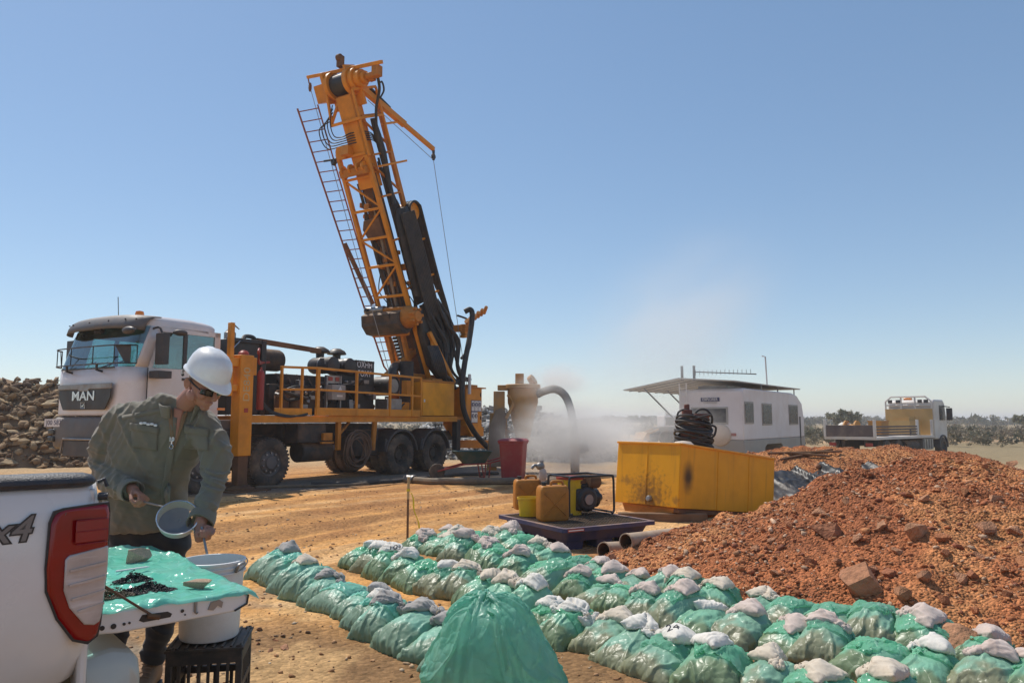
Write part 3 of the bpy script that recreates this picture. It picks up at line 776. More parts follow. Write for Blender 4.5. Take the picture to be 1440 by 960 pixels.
gd.tube([(*Pg[-1], 2.56), (Pg[-1][0], Pg[-1][1] + 0.06, 2.9)], 0.01, 5)
for y in (0.75, 1.8): gd.tube([(-3.5, y, 2.42), (-3.63, y, 2.45), (-3.63, y, 2.56)], 0.025, 6)
gd.build('stone_guard', black, o_cab)
MB().prism([(0.0, 2.56), (0.10, 2.56), (0.30, 2.90), (0.0, 2.92)], (Pg[1][0], Pg[1][1] + 0.02, 0), (-0.55, 0.83, 0), (0, 0, 1), (0.83, 0.55, 0), 0.01).build('guard_panel', dark_pl, o_cab)
wm = MB(); wm.b2((-3.53, 0.35, 2.48), (-3.51, 2.2, 2.505))
for y in (0.9, 1.9): wm.tube([(-3.52, y, 2.49), (-3.42, y - 0.75, 2.62)], 0.012, 5)
wm.build('wiper', black, o_cab)
bc = MB(); bc.lathe([(0.085, 0), (0.085, 0.06), (0.07, 0.11), (0.0, 0.13)], (-2.95, 0.55, 3.53)); bc.build('beacon', orange_l, o_cab)
MB().tube([(-2.9, 1.35, 3.5), (-2.95, 1.33, 4.0)], 0.008, 5).build('aerial', black, o_cab)
# bumper
bp = MB(); P = plan_pts(0.05, front=-3.55, rc=0.38, rear=-2.9)
bp.grid([[Vector((x + dx, y, z)) for x, y in P] for z, dx in ((1.56, 0.10), (1.52, 0.02), (1.42, 0.0), (1.15, 0.0), (0.98, 0.02), (0.92, 0.08))])
o_b = solid(bp.build('bumper', grey_pl, o_cab, sharp=45), 0.04)
s = MB(); s.b2((-3.66, 0.55, 0.80), (-3.58, 1.72, 1.10)); s.build('skid_grille', dark_pl, o_b, 0.01)
s = MB(); s.tube([(-3.67, 0.5, 0.86), (-3.67, 0.56, 1.13), (-3.67, 1.70, 1.13), (-3.67, 1.77, 0.86)], 0.022, 6); s.build('skid_frame', steel, o_b)
for z in (1.26, 1.12):
    s = MB(); s.box((-3.60, 2.26, z), (0.06, 0.22, 0.11)); s.box((-3.60, 0.24, z), (0.06, 0.22, 0.11)); s.build('headlight', glass_dark, o_b, 0.02)
s = MB(); s.box((-3.615, 1.28, 1.24), (0.02, 0.34, 0.10)); s.build('bumper_vent', black, o_b)
# number plate
Mp = basis((-3.645, 2.12, 1.44), (0.30, -1, 0), (0, 0, 1), (-1, -0.30, 0))
pl = MB(); pl.box((0, 0, 0), (0.46, 0.155, 0.008)); me = pl.mesh('number_plate'); me.transform(Mp); o_p = link('number_plate', me, white_p, o_b)
text_obj('plate_number', 'J00 587', 0.135, navy_p, o_p, Mp @ Matrix.Translation((0, 0, 0.006)), 0.001, xs=0.9)
st = MB(); st.b2((-3.0, 0.04, 0.95), (-2.45, 0.30, 1.42)); st.b2((-2.98, 0.0, 1.1), (-2.5, 0.12, 1.16)); st.build('cab_step', grey_pl, o_cab, 0.03)
# front mudguards
def arch(x, y0, y1, r0, r1, a0, a1, z=0.55, n=14):
    m = MB(); rings = []
    for i in range(n + 1):
        a = a0 + (a1 - a0) * i / n; c, s_ = math.cos(a), math.sin(a)
        rings.append([(x + c * r0, y0, z + s_ * r0), (x + c * r1, y0, z + s_ * r1), (x + c * r1, y1, z + s_ * r1), (x + c * r0, y1, z + s_ * r0)])
    m.loft(rings, smooth=False); return m
for y0, y1 in ((0.0, 0.42), (2.08, 2.5)):
    arch(-1.8, y0, y1, 0.66, 0.74, R(-5), R(190)).build('mudguard', grey_pl, rig, 0.01)
mgb = MB(); mgb.b2((-2.5, 0.03, 1.28), (-1.05, 0.45, 1.5)); mgb.b2((-1.42, 0.05, 0.6), (-1.05, 0.4, 1.5)); mgb.build('lower_cab_panel', grey_pl, rig, 0.03)

# -- wheels
def make_wheel(name, rim_col, hub):
    root = empty(name, (0, 0, 0)); root.parent = rig
    t = MB(); prof = [(0.30, 0.02), (0.36, 0.0), (0.46, -0.015), (0.515, 0.01), (0.548, 0.05), (0.555, 0.10), (0.555, 0.28), (0.548, 0.33), (0.515, 0.37), (0.46, 0.395), (0.36, 0.38), (0.30, 0.36)]
    t.lathe(prof, (0, 0, 0), (0, 1, 0), 40)
    for i in range(40):   # tread lugs
        a = 2 * math.pi * i / 40; c, s_ = math.cos(a), math.sin(a)
        m = Matrix(((c, 0, -s_), (0, 1, 0), (s_, 0, c)))
        t.box((0.553 * c, 0.09 + 0.01, 0.553 * s_), (0.03, 0.15, 0.045), M=m); 
        c, s_ = math.cos(a + 0.08), math.sin(a + 0.08); m = Matrix(((c, 0, -s_), (0, 1, 0), (s_, 0, c)))
        t.box((0.553 * c, 0.29, 0.553 * s_), (0.03, 0.15, 0.045), M=m)
    o = t.build('tyre', tyre_m, root, sharp=40)
    r = MB()
    if hub: r.lathe([(0.31, 0.0), (0.29, 0.03), (0.25, 0.05), (0.235, 0.02), (0.20, 0.0), (0.16, -0.02), (0.14, -0.06), (0.0, -0.07)], (0, 0.03, 0), (0, 1, 0), 30)
    else: r.lathe([(0.31, 0.0), (0.29, 0.05), (0.26, 0.14), (0.20, 0.17), (0.15, 0.15), (0.13, 0.08), (0.0, 0.06)], (0, 0.03, 0), (0, 1, 0), 30)
    r.build('rim', rim_col, root)
    n = MB()
    for i in range(10):
        a = 2 * math.pi * i / 10; y = 0.0 if hub else 0.14
        n.cyl((0.215 * math.cos(a), y + 0.04, 0.215 * math.sin(a)), (0.215 * math.cos(a), y - 0.01, 0.215 * math.sin(a)), 0.022, n=6)
    n.build('wheel_nut', steel if hub else rim_col, root)
    return root
wf = make_wheel('wheel', grey_pl, True); wr = make_wheel('wheel', tyre_m, False)
def place_wheel(src, first, x, side):
    o = src if first else copy_tree(src, rig)
    o.parent = rig; o.location = (x, 0.02 if side == 0 else 2.48, 0.545); o.rotation_euler = (0, RNG.uniform(0, 3), 0 if side == 0 else math.pi)
place_wheel(wf, True, 0.0, 0); place_wheel(wf, False, 0.0, 1); place_wheel(wf, False, -1.8, 0); place_wheel(wf, False, -1.8, 1)
place_wheel(wr, True, 4.55, 0); place_wheel(wr, False, 4.55, 1); place_wheel(wr, False, 6.1, 0); place_wheel(wr, False, 6.1, 1)
for x in (4.55, 6.1):
    for y0 in (0.40, 1.75):
        t = MB(); t.lathe([(0.2, 0.0), (0.36, 0.0), (0.5, 0.01), (0.545, 0.06), (0.545, 0.28), (0.5, 0.33), (0.2, 0.34)], (x, y0, 0.545), (0, 1, 0), 30); t.build('inner_tyre', tyre_m, rig)
ax = MB()
for x in (-1.8, 0, 4.55, 6.1): ax.cyl((x, 0.3, 0.545), (x, 2.2, 0.545), 0.11, n=10); ax.ball((x, 1.25, 0.545), (0.26, 0.22, 0.24), 12)
ax.build('axle', chassis_m, rig)
for x in (4.55, 6.1):
    arch(x, 0.0, 0.7, 0.64, 0.70, R(8), R(172)).build('mudguard', dark_pl, rig, 0.01)
    arch(x, 1.8, 2.5, 0.64, 0.70, R(8), R(172)).build('mudguard', dark_pl, rig, 0.01)
    m = MB(); m.prism([(-0.72, 0.66), (-0.60, 0.66), (-0.56, 0.95), (-0.68, 1.0)], (x, 0.03, 0), (1, 0, 0), (0, 0, 1), (0, 1, 0), 0.6); m.build('mud_flap', dark_pl, rig)
# -- chassis
ch = MB()
for y in (0.80, 1.62): ch.b2((-3.2, y, 0.85), (8.3, y + 0.09, 1.15))
for x in np.arange(-2.9, 8.2, 1.1): ch.b2((x, 0.8, 0.9), (x + 0.08, 1.7, 1.1))
for x in (-1.8, 0.0, 4.55, 6.1): ch.b2((x - 0.5, 0.7, 0.66), (x + 0.5, 0.8, 0.74)); ch.b2((x - 0.5, 1.7, 0.66), (x + 0.5, 1.8, 0.74))
ch.b2((0.75, 0.55, 1.05), (3.9, 1.95, 1.40)); ch.build('chassis', chassis_m, rig, 0.008)
tk = MB(); tk.b2((0.85, 0.10, 0.95), (1.75, 0.75, 1.40)); tk.build('battery_box', chassis_m, rig, 0.03)
tk = MB(); tk.lathe([(0.0, 0), (0.24, 0), (0.26, 0.02), (0.26, 0.98), (0.24, 1.0), (0, 1.0)], (1.1, 0.42, 0.74), (1, 0, 0), 20); tk.build('air_tank', chassis_m, rig)
tk = MB(); tk.b2((2.9, 0.25, 0.55), (3.85, 0.9, 1.25)); tk.build('fuel_tank', chassis_m, rig, 0.06, 3)
tk = MB(); tk.b2((1.55, -0.02, 1.0), (1.85, 0.06, 1.18)); tk.b2((1.5, -0.02, 0.92), (1.9, 0.05, 0.97)); tk.build('yellow_bracket', yellow_grime, rig, 0.006)
ps = MB(); ps.b2((2.05, 0.0, 0.75), (2.17, 0.1, 1.45)); ps.cyl((3.45, 0.05, 1.45), (3.38, 0.05, 0.7), 0.07); ps.beam((2.1, 0.05, 1.1), (2.75, 0.3, 1.45), 0.06); ps.build('deck_prop', yellow_grime, rig, 0.008)
# -- deck and side beam
dk = MB(); dk.b2((-0.75, 0.0, 1.44), (7.15, 0.12, 1.60)); dk.b2((-0.75, 2.38, 1.44), (7.15, 2.5, 1.60)); dk.b2((1.7, -0.05, 1.595), (5.3, 0.0, 1.625)); dk.build('deck_beam', yellow, rig, 0.012)
dk = MB(); dk.b2((-0.75, 0.12, 1.50), (8.2, 2.38, 1.58)); dk.build('deck', yellow_grime, rig)
# -- railing round the engine walkway
rl = MB()
for z, wd in ((2.72, 0.055), (2.20, 0.05)): rl.beam((0.32, 0.12, z), (1.28, -0.06, z + 0.02), wd); rl.beam((1.28, -0.06, z + 0.02), (5.28, -0.06, z - 0.03), wd)
o_r = rl.build('railing', yellow, rig, 0.006)
for x, y, wd in ((0.32, 0.12, 0.055), (0.85, 0.02, 0.05), (1.28, -0.06, 0.10), (2.62, -0.06, 0.06), (3.92, -0.06, 0.06), (4.86, -0.06, 0.06), (5.26, -0.06, 0.05)):
    MB().b2((x - wd / 2, y - 0.03, 1.60), (x + wd / 2, y + 0.03, 2.75 - 0.012 * x)).build('post', yellow, o_r, 0.006)
tb = MB(); tb.beam((0.15, 0.14, 1.69), (1.12, -0.04, 1.69), 0.03, 0.16); tb.beam((1.2, -0.06, 1.70), (5.3, -0.06, 1.68), 0.03, 0.19); tb.build('toe_board', yellow, o_r, 0.006)
# -- outriggers
OGX = -0.36
for y0, sgn in ((-0.02, -1), (2.52, 1)):
    og = MB(); ya, yb = (y0, y0 - 0.28) if sgn < 0 else (y0, y0 + 0.28)
    og.b2((-0.80, min(ya, yb), 0.74), (-0.46, max(ya, yb), 2.88)); o_o = og.build('outrigger', yellow, rig, 0.015, loc=(OGX, 0, 0))
    s = MB(); s.b2((-1.10, min(ya, yb) + 0.06, 2.62), (-0.80, max(ya, yb) - 0.06, 2.80)); s.b2((-1.10, min(ya, yb) + 0.06, 2.10), (-0.80, max(ya, yb) - 0.06, 2.24)); s.b2((-0.46, min(ya, yb) + 0.05, 2.46), (-0.34, max(ya, yb) - 0.05, 2.84)); s.b2((-1.02, min(ya, yb) + 0.08, 2.0), (-0.92, max(ya, yb) - 0.08, 3.55)); s.build('outrigger_frame', yellow, o_o, 0.012)
    s = MB(); yc = (ya + yb) / 2; s.b2((-0.75, yc - 0.10, 0.10), (-0.50, yc + 0.10, 0.78)); s.build('inner_leg', rust, o_o, 0.012)
    s = MB(); s.lathe([(0, 0.02), (0.30, 0.02), (0.30, 0.07), (0.16, 0.13), (0, 0.13)], (-0.62, yc, 0.0)); s.b2((-1.05, yc - 0.4, -0.03), (-0.1, yc + 0.4, 0.03)); s.build('foot_pad', rust, o_o)
    if sgn < 0:
        s = MB(); s.lathe([(0.075, 0), (0.08, 0.03), (0.08, 0.80), (0.055, 0.87), (0.025, 0.90), (0.025, 0.95)], (-0.33, 0.06, 1.72)); s.build('extinguisher', red_p, rig)
        s = MB(); s.lathe([(0.11, 0), (0.11, 0.05), (0.06, 0.10), (0.0, 0.11)], (-0.63, yc, 2.88), n=16); s.build('cylinder_cap', red_p, o_o)
        Mt = basis((-0.63, yb - 0.003, 2.25), (0, 0, 1), (-1, 0, 0), (0, -1, 0))
        text_obj('model_number', 'DE840', 0.24, beige_l, o_o, Mt, 0.002, xs=1.12)
        s = MB(); s.box((-0.63, yb - 0.003, 1.70), (0.10, 0.006, 0.09)); s.build('warning_sticker', red_p, o_o)
        s = MB(); s.box((-1.15, yc, 1.72), (0.16, 0.05, 0.05)); s.build('marker_lamp', orange_l, o_o)
hs = MB()
for k in range(3): hose(hs, [(-0.6, -0.15, 2.95 + 0.02 * k), (-0.45, 0.0, 3.06 - 0.03 * k), (-0.2, 0.3, 2.78 + 0.03 * k), (0.1, 0.5, 2.82), (0.35, 0.6, 2.85)], 0.026)
hs.build('outrigger_hoses', red_p, rig)
hs = MB()
for k in range(4): hose(hs, [(-0.35, 0.02, 2.0 - 0.04 * k), (-0.1, -0.02, 1.72 - 0.02 * k), (0.4, -0.03, 1.60 - 0.012 * k), (0.9, -0.05, 1.60 + 0.01 * k), (1.25, 0.1, 1.72)], 0.018)
hs.build('deck_hoses', rubber, rig)
# -- machinery on the deck
rd = MB(); rd.b2((-0.85, 0.55, 1.62), (0.05, 2.2, 3.30)); o_rad = rd.build('radiator_housing', black, rig, 0.02)
rd = MB(); rd.b2((0.05, 0.50, 1.62), (0.18, 2.25, 3.33)); rd.b2((-0.9, 0.5, 3.24), (0.05, 0.56, 3.33)); rd.build('housing_frame', black, o_rad, 0.01)
s = MB(); s.tube(cr_path([(-0.35, 0.7, 3.3), (-0.2, 0.8, 3.42), (0.05, 0.8, 3.4), (0.2, 0.9, 3.2)]), 0.05, 8); s.build('radiator_pipe', rubber, o_rad)
s = MB(); s.lathe([(0.13, 0), (0.13, 0.16), (0.09, 0.2), (0.06, 0.24)], (-0.62, 0.8, 3.30), n=16); s.lathe([(0.0, 0), (0.12, 0.01), (0.12, 0.03), (0.0, 0.04)], (-0.50, 0.8, 3.62), (0.5, -0.5, 0.8), n=16); s.build('exhaust_stack', steel, rig)
MB().cyl((-1.15, 0.2, 2.88), (-0.58, 0.5, 3.26), 0.014, n=6).build('prop_rod', bright, o_rad)
s = MB(); s.beam((0.15, 0.85, 3.36), (2.2, 0.85, 3.27), 0.10, 0.12); s.build('hoist_beam', rust, rig, 0.008)
s = MB(); s.lathe([(0, 0), (0.26, 0.0), (0.28, 0.02), (0.28, 0.9), (0.26, 0.95), (0, 0.95)], (0.55, 1.6, 3.0), (1, 0.0, 0), 20); s.build('hydraulic_tank', chassis_m, rig)
eng = MB(); eng.b2((0.5, 0.75, 1.62), (3.2, 1.9, 2.35)); eng.b2((0.8, 0.85, 2.35), (2.9, 1.8, 2.62)); eng.b2((1.6, 0.6, 1.7), (2.1, 0.8, 2.2))
for x in np.arange(0.75, 3.0, 0.33): eng.b2((x, 0.66, 1.95), (x + 0.22, 0.8, 2.30)); eng.cyl((x + 0.1, 0.7, 2.3), (x + 0.1, 0.95, 2.62), 0.035, n=8)
o_e = eng.build('engine', chassis_m, rig, 0.02)
s = MB()
for x in (0.62, 1.05): s.lathe([(0.0, 0.0), (0.16, 0), (0.17, 0.03), (0.17, 0.45), (0.12, 0.55), (0, 0.57)], (x, 0.45, 1.65), n=18)
s.build('oil_filter', rust, o_e)
s = MB()
for k in range(14):
    a = RNG.uniform(0.4, 4.6); z = RNG.uniform(1.75, 2.7); y = RNG.uniform(0.25, 0.75)
    hose(s, [(a, y, z), (a + RNG.uniform(.1, .4), y - 0.08, z + RNG.uniform(-.25, .2)), (a + RNG.uniform(.4, .8), y, z + RNG.uniform(-.2, .25)), (a + RNG.uniform(.6, 1.2), y + 0.3, z + RNG.uniform(-.3, .2))], RNG.uniform(0.018, 0.04))
s.build('engine_hoses', rubber, o_e)
s = MB()
for k in range(26):
    a = RNG.uniform(0.3, 4.9); z = RNG.uniform(1.75, 2.55); y = RNG.uniform(0.35, 0.62); t = RNG.random()
    if t < 0.5: s.cyl((a, y, z), (a + RNG.uniform(-.05, .05), y - 0.1, z + RNG.uniform(-.05, .05)), RNG.uniform(0.03, 0.07), n=10)
    else: s.box((a, y, z), (RNG.uniform(.06, .2), RNG.uniform(.06, .15), RNG.uniform(.05, .18)))
s.build('engine_fitting', steel, o_e, 0.005)
for x in (2.29, 2.90):
    af = MB(); af.lathe([(0.0, 0.0), (0.17, 0.0), (0.215, 0.02), (0.225, 0.05), (0.225, 0.16), (0.20, 0.17), (0.215, 0.20), (0.215, 0.72), (0.19, 0.78), (0, 0.80)], (x, 0.42, 2.90), (0, 1, 0), 28); o_a = af.build('air_filter', black, rig)
    s = MB(); s.lathe([(0.0, 0.21), (0.10, 0.20), (0.22, 0.13), (0.26, 0.06), (0.25, 0.04), (0.11, 0.04), (0.10, -0.12)], (x + 0.2, 1.15, 3.22), n=24); s.build('rain_cap', black, o_a)
    s = MB(); s.lathe([(0.222, 0), (0.222, 0.03)], (x, 0.80, 2.90), (0, 1, 0), 28); s.box((x - 0.21, 0.52, 2.95), (0.03, 0.05, 0.06)); s.build('clamp', steel, o_a)
bx = MB(); bx.b2((3.2, 0.55, 1.62), (3.95, 1.5, 3.05)); 
for i in range(9): bx.box((3.24 + i * 0.085, 0.6, 3.07), (0.05, 0.12, 0.07))
o_x = bx.build('compressor_block', black, rig, 0.012)
Mt = basis((3.56, 0.546, 2.86), (1, 0, 0), (0, 0, 1), (0, -1, 0))
text_obj('block_lettering', 'OXHH\nFOXY', 0.24, white_p, o_x, Mt, 0.001, xs=0.85)
eb = MB(); eb.b2((1.98, 0.16, 2.0), (2.45, 0.36, 2.38)); o_eb = eb.build('control_box', pmat('grey_box', (0.36, 0.35, 0.33), 0.55, dirt=((0.25, 0.18, 0.12), 0.6, 3)), rig, 0.01)
eb = MB(); eb.b2((1.92, 0.30, 1.62), (1.97, 0.38, 2.62)); eb.b2((2.40, 0.30, 1.62), (2.45, 0.38, 2.62)); eb.b2((1.92, 0.32, 2.42), (2.45, 0.36, 2.62)); eb.build('box_stand', steel, o_eb, 0.005)
s = MB(); s.prism([(-0.08, 0), (0.08, 0), (0, 0.12)], (2.25, 0.155, 2.23), (1, 0, 0), (0, 0, 1), (0, -1, 0), 0.003); s.box((2.24, 0.156, 2.10), (0.20, 0.006, 0.05)); s.build('box_label', white_p, o_eb)
s = MB(); s.box((2.06, 0.31, 2.53), (0.14, 0.01, 0.10)); s.box((2.30, 0.31, 2.53), (0.12, 0.01, 0.10)); s.build('red_label', red_p, o_eb)
ds = MB(); ds.lathe([(0.0, -0.02), (0.20, -0.02), (0.22, 0.0), (0.24, -0.03), (0.27, -0.02), (0.27, 0.6), (0.0, 0.62)], (4.35, 0.20, 2.44), (0, 1, 0), 30); o_ds = ds.build('compressor_filter', black, rig)
s = MB(); s.lathe([(0.0, -0.028), (0.05, -0.03), (0.195, -0.025), (0.2, 0.0)], (4.35, 0.20, 2.44), (0, 1, 0), 30); s.build('filter_face', steel, o_ds)
s = MB(); s.tube(cr_path([(4.9, 0.7, 2.5), (4.9, 0.7, 2.85), (5.0, 0.72, 3.02), (5.25, 0.8, 3.05), (5.7, 1.0, 3.05)]), 0.13, 14); s.build('intake_elbow', black, rig)
s = MB(); s.b2((4.72, 0.3, 1.62), (5.2, 0.9, 2.0)); s.b2((4.95, 0.2, 2.2), (5.2, 0.4, 2.62)); s.build('valve_box', yellow, rig, 0.01)
s = MB(); s.b2((4.0, 0.1, 1.62), (4.62, 0.55, 2.08)); s.build('cooler_box', steel, rig, 0.015)
s = MB(); s.lathe([(0.20, 0), (0.20, 1.6)], (5.35, 0.55, 1.6), n=20); s.build('dust_pipe', chassis_m, rig)
# -- tank box and rear cabinet
tk = MB(); tk.b2((5.42, 0.0, 1.62), (6.98, 0.75, 2.60)); o_t = tk.build('hydraulic_tank_box', yellow_cl, rig, 0.015)
s = MB(); s.b2((5.40, -0.01, 2.60), (7.0, 0.77, 2.66)); s.b2((6.0, 0.1, 2.66), (6.5, 0.4, 2.72)); s.build('tank_lid', yellow_grime, o_t, 0.01)
s = MB(); s.box((5.5, -0.004, 2.05), (0.06, 0.006, 0.08)); s.build('tank_sticker', white_p, o_t)
cb = MB(); cb.prism([(7.62, 2.50), (8.50, 2.50), (8.50, 1.30), (8.62, 1.25), (8.62, 0.98), (7.95, 0.98), (7.62, 1.35)], (0, 0.0, 0), (1, 0, 0), (0, 0, 1), (0, 1, 0), 0.9); o_c = cb.build('control_cabinet', yellow, rig, 0.012)
s = MB(); s.b2((7.55, -0.05, 2.50), (8.68, 0.95, 2.54)); s.b2((7.9, 0.1, 2.55), (8.4, 0.5, 2.62)); s.build('cabinet_roof', yellow_grime, o_c, 0.006)
s = MB(); s.b2((7.90, -0.012, 1.42), (8.32, -0.002, 2.10)); s.prism([(7.90, 1.42), (8.14, 1.42), (8.14, 1.74), (8.46, 1.74), (8.46, 2.10), (7.90, 2.10)], (0, -0.004, 0), (1, 0, 0), (0, 0, 1), (0, -1, 0), 0.008); 
s = MB(); s.prism([(7.88, 1.40), (8.24, 1.40), (8.24, 1.76), (8.46, 1.76), (8.46, 2.12), (7.88, 2.12)], (0, -0.004, 0), (1, 0, 0), (0, 0, 1), (0, -1, 0), 0.008); o_s = s.build('sign_board', navy_p, o_c)
for x, z in ((7.98, 1.94), (8.17, 1.94), (8.36, 1.94), (7.98, 1.58), (8.15, 1.58)):
    s = MB(); s.box((x, -0.014, z), (0.165, 0.004, 0.32)); o_k = s.build('sign_plate', white_p, o_s)
    s = MB(); s.lathe([(0.0, 0.0), (0.072, 0.0), (0.072, 0.004), (0, 0.004)], (x, -0.0185, z + 0.04), (0, 1, 0), 20)
    o_q = s.build('pictogram', navy_p, o_s)
    s = MB(); s.ball((x, -0.0235, z + 0.05), (0.026, 0.003, 0.034), 8); s.box((x, -0.0225, z + 0.0), (0.05, 0.003, 0.025)); s.build('pictogram_figure', white_p, o_s)
s = MB(); s.box((8.42, -0.006, 2.30), (0.04, 0.02, 0.12)); s.box((8.42, -0.006, 1.56), (0.04, 0.02, 0.12)); s.build('cabinet_latch', black, o_c)
s = MB(); s.lathe([(0.05, 0), (0.05, 0.62), (0.0, 0.63)], (7.62, -0.12, 2.3), n=14); s.build('tubular_lamp', white_p, o_c)
s = MB(); s.b2((7.15, 0.02, 0.5), (7.35, 0.2, 1.5)); s.b2((7.6, 0.1, 0.95), (8.6, 0.3, 1.0)); s.build('rear_jack', chassis_m, rig, 0.01)
s = MB(); s.beam((8.2, 0.8, 0.72), (11.6, 0.2, 0.62), 0.22, 0.26); s.build('sample_boom', yellow_grime, rig, 0.01)
# -- coil of hose hanging below the deck
cl = MB()
for k in range(11):
    rr_ = RNG.uniform(0.28, 0.52); cx, cz = 2.66 + RNG.uniform(-.06, .06), 0.80 + RNG.uniform(-.1, .06); ph = RNG.uniform(0, 6)
    cl.tube([(cx + rr_ * 0.95 * math.cos(a + ph), -0.05 - 0.012 * k + 0.03 * math.sin(3 * a), cz + rr_ * math.sin(a + ph)) for a in np.linspace(0, 2 * math.pi, 26, endpoint=False)], 0.017, 6, closed=True)
cl.build('hanging_hose_coil', pmat('brown_hose', (0.14, 0.085, 0.055), 0.7, dirt=((0.25, 0.16, 0.1), 0.6, 4)), rig)
# -- the mast : s runs up it, a towards the cab side, b across
M0 = Vector((7.2, 1.25, 2.74)); MW = Vector((-0.408, 0, 0.913)).normalized(); MN = Vector((-0.913, 0, -0.408)).normalized(); MY = Vector((0, 1, 0))
def mp(s, a, b): return M0 + MW * s + MN * a + MY * b
mast = empty('mast', M0); mast.parent = rig
mast_inv = Matrix.Translation(-M0)
def mbuild(mb, name, mat, bevel=0.0, parent=None):
    me = mb.mesh(name); me.transform(mast_inv); return link(name, me, mat, parent or mast, bevel)
def mbeam(mb, p, q, w, h=None): return mb.beam(mp(*p), mp(*q), w, h or w, up=MN)
# central box column (feed frame) and the two cab-side chords with lattice
c = MB(); c.beam(mp(6.2, 0.22, 0.02), mp(8.85, 0.22, 0.02), 0.56, 0.42, up=MN); mbuild(c, 'top_column', yellow, 0.02)
c = MB(); c.beam(mp(-0.6, 0.05, 0.1), mp(6.3, 0.1, 0.1), 0.42, 0.34, up=MN); mbuild(c, 'inner_column', rust, 0.02)
for b_, nm in ((0.76, 'far'), (-0.5, 'near')):
    c = MB(); mbeam(c, (-0.3, 0.45, b_), (7.35 if b_ > 0 else 7.15, 0.45, b_ * (0.97 if b_ > 0 else 0.62)), 0.12, 0.12); mbuild(c, 'chord', yellow, 0.01)
for b_ in (0.62, -0.46):
    c = MB(); mbeam(c, (-0.2, -0.5, b_), (8.6, -0.5, b_ * 0.95), 0.11, 0.15); mbuild(c, 'rear_chord', yellow_grime, 0.01)
ys_ = [2.95, 3.9, 4.75, 5.6, 6.55, 7.2]
for i, s_ in enumerate(ys_):
    k = s_ / 7.3; nb = -0.5 + 0.19 * k
    c = MB(); mbeam(c, (s_, 0.45, 0.74), (s_, 0.45, nb), 0.08, 0.1); mbuild(c, 'cross_bar', yellow, 0.008)
    if i < len(ys_) - 1:
        s2 = ys_[i + 1]; c = MB()
        if i % 2 == 0: mbeam(c, (s_ + 0.06, 0.45, 0.70), (s2 - 0.06, 0.45, nb + 0.08), 0.055)
        else: mbeam(c, (s_ + 0.06, 0.45, nb + 0.05), (s2 - 0.06, 0.45, 0.68), 0.055)
        mbuild(c, 'lattice_bar', yellow, 0.006)
for i, s_ in enumerate((1.6, 3.1, 4.6, 5.9, 7.1, 8.2)):   # side braces on the near face
    c = MB(); mbeam(c, (s_, 0.42, -0.48), (s_, -0.48, -0.46), 0.06, 0.07); mbuild(c, 'side_bar', yellow_grime, 0.006)
for s_ in (5.95, 7.3):
    c = MB(); mbeam(c, (s_, -0.46, -0.46), (s_ + 0.9, 0.38, -0.36), 0.055); mbuild(c, 'side_brace', yellow_grime, 0.006)
for s_, l0, l1 in ((3.2, -0.35, -1.0), (4.35, -0.35, -1.0), (2.65, -0.3, -1.05), (6.75, 0.3, -1.05), (7.9, -0.3, -1.35)):  # hose guide arms sticking out
    c = MB(); mbeam(c, (s_, l0, -0.52), (s_, l1, -0.52), 0.06, 0.07); mbuild(c, 'guide_arm', yellow, 0.006)
# frame ring near the top
c = MB()
for a_, b_ in ((0.5, -0.45), (-0.35, -0.62)): mbeam(c, (7.1, a_, b_), (8.95, a_ - 0.05, b_ + 0.05), 0.06)
mbeam(c, (8.95, 0.45, -0.40), (8.95, -0.40, -0.57), 0.07); mbeam(c, (8.15, 0.5, 0.66), (8.15, 0.5, -0.5), 0.08); mbeam(c, (8.15, 0.5, -0.45), (8.15, -0.36, -0.6), 0.06)
mbeam(c, (8.15, 0.5, 0.66), (8.75, 0.3, 0.32), 0.07); mbeam(c, (8.2, 0.5, 0.62), (9.0, 0.45, 0.55), 0.07)
mbuild(c, 'head_frame', yellow, 0.006)
# hoist carriage half way up
c = MB(); c.beam(mp(6.75, 0.42, 0.7), mp(6.75, 0.42, -0.3), 0.5, 0.22, up=MW)
o_h = mbuild(c, 'carriage', yellow_grime, 0.015)
c = MB()
for b_ in (0.55, 0.25, -0.05, -0.25): c.lathe([(0.0, 0), (0.14, 0), (0.14, 0.06), (0, 0.06)], mp(6.85, 0.58, b_), MY, 14)
c.lathe([(0, 0), (0.19, 0), (0.19, 0.1), (0, 0.1)], mp(7.35, 0.5, 0.5), MN, 18); c.box(mp(7.35, 0.5, 0.30), (0.3, 0.3, 0.26)); mbuild(c, 'pulley', yellow, 0.0, o_h)
c = MB(); c.beam(mp(7.2, 0.5, 0.85), mp(7.12, 0.5, 0.98), 0.1, 0.18); c.beam(mp(7.22, 0.5, 0.8), mp(7.25, 0.5, 1.3), 0.04, 0.06); mbuild(c, 'flood_lamp', black, 0.01, o_h)
# rotation head, wide housing across the mast
c = MB(); P = [(0.0, -0.16), (0.0, 0.30), (0.12, 0.36), (0.62, 0.30), (0.72, 0.0), (0.62, -0.30), (0.40, -0.42), (0.1, -0.36)]
c.prism(P, mp(2.25, 0.42, 1.02), MN, MW, -MY, 1.45); o_rh = mbuild(c, 'rotation_head', chassis_m, 0.02)
c = MB(); mbeam(c, (2.62, 0.75, 1.06), (2.60, 0.75, -0.46), 0.10, 0.12); mbeam(c, (1.86, 0.75, 1.0), (1.84, 0.75, -0.40), 0.16, 0.12); mbuild(c, 'head_rail', yellow_grime, 0.01, o_rh)
c = MB(); c.prism([(0.30, -0.20), (0.66, -0.14), (0.66, 0.28), (0.30, 0.30)], mp(2.28, 0.42, 0.92), MN * 1.05, MW, -MY, 1.05); c.box(mp(2.68, 0.85, 0.9), (0.1, 0.1, 0.1)); mbuild(c, 'head_panel', chassis_m, 0.01, o_rh)
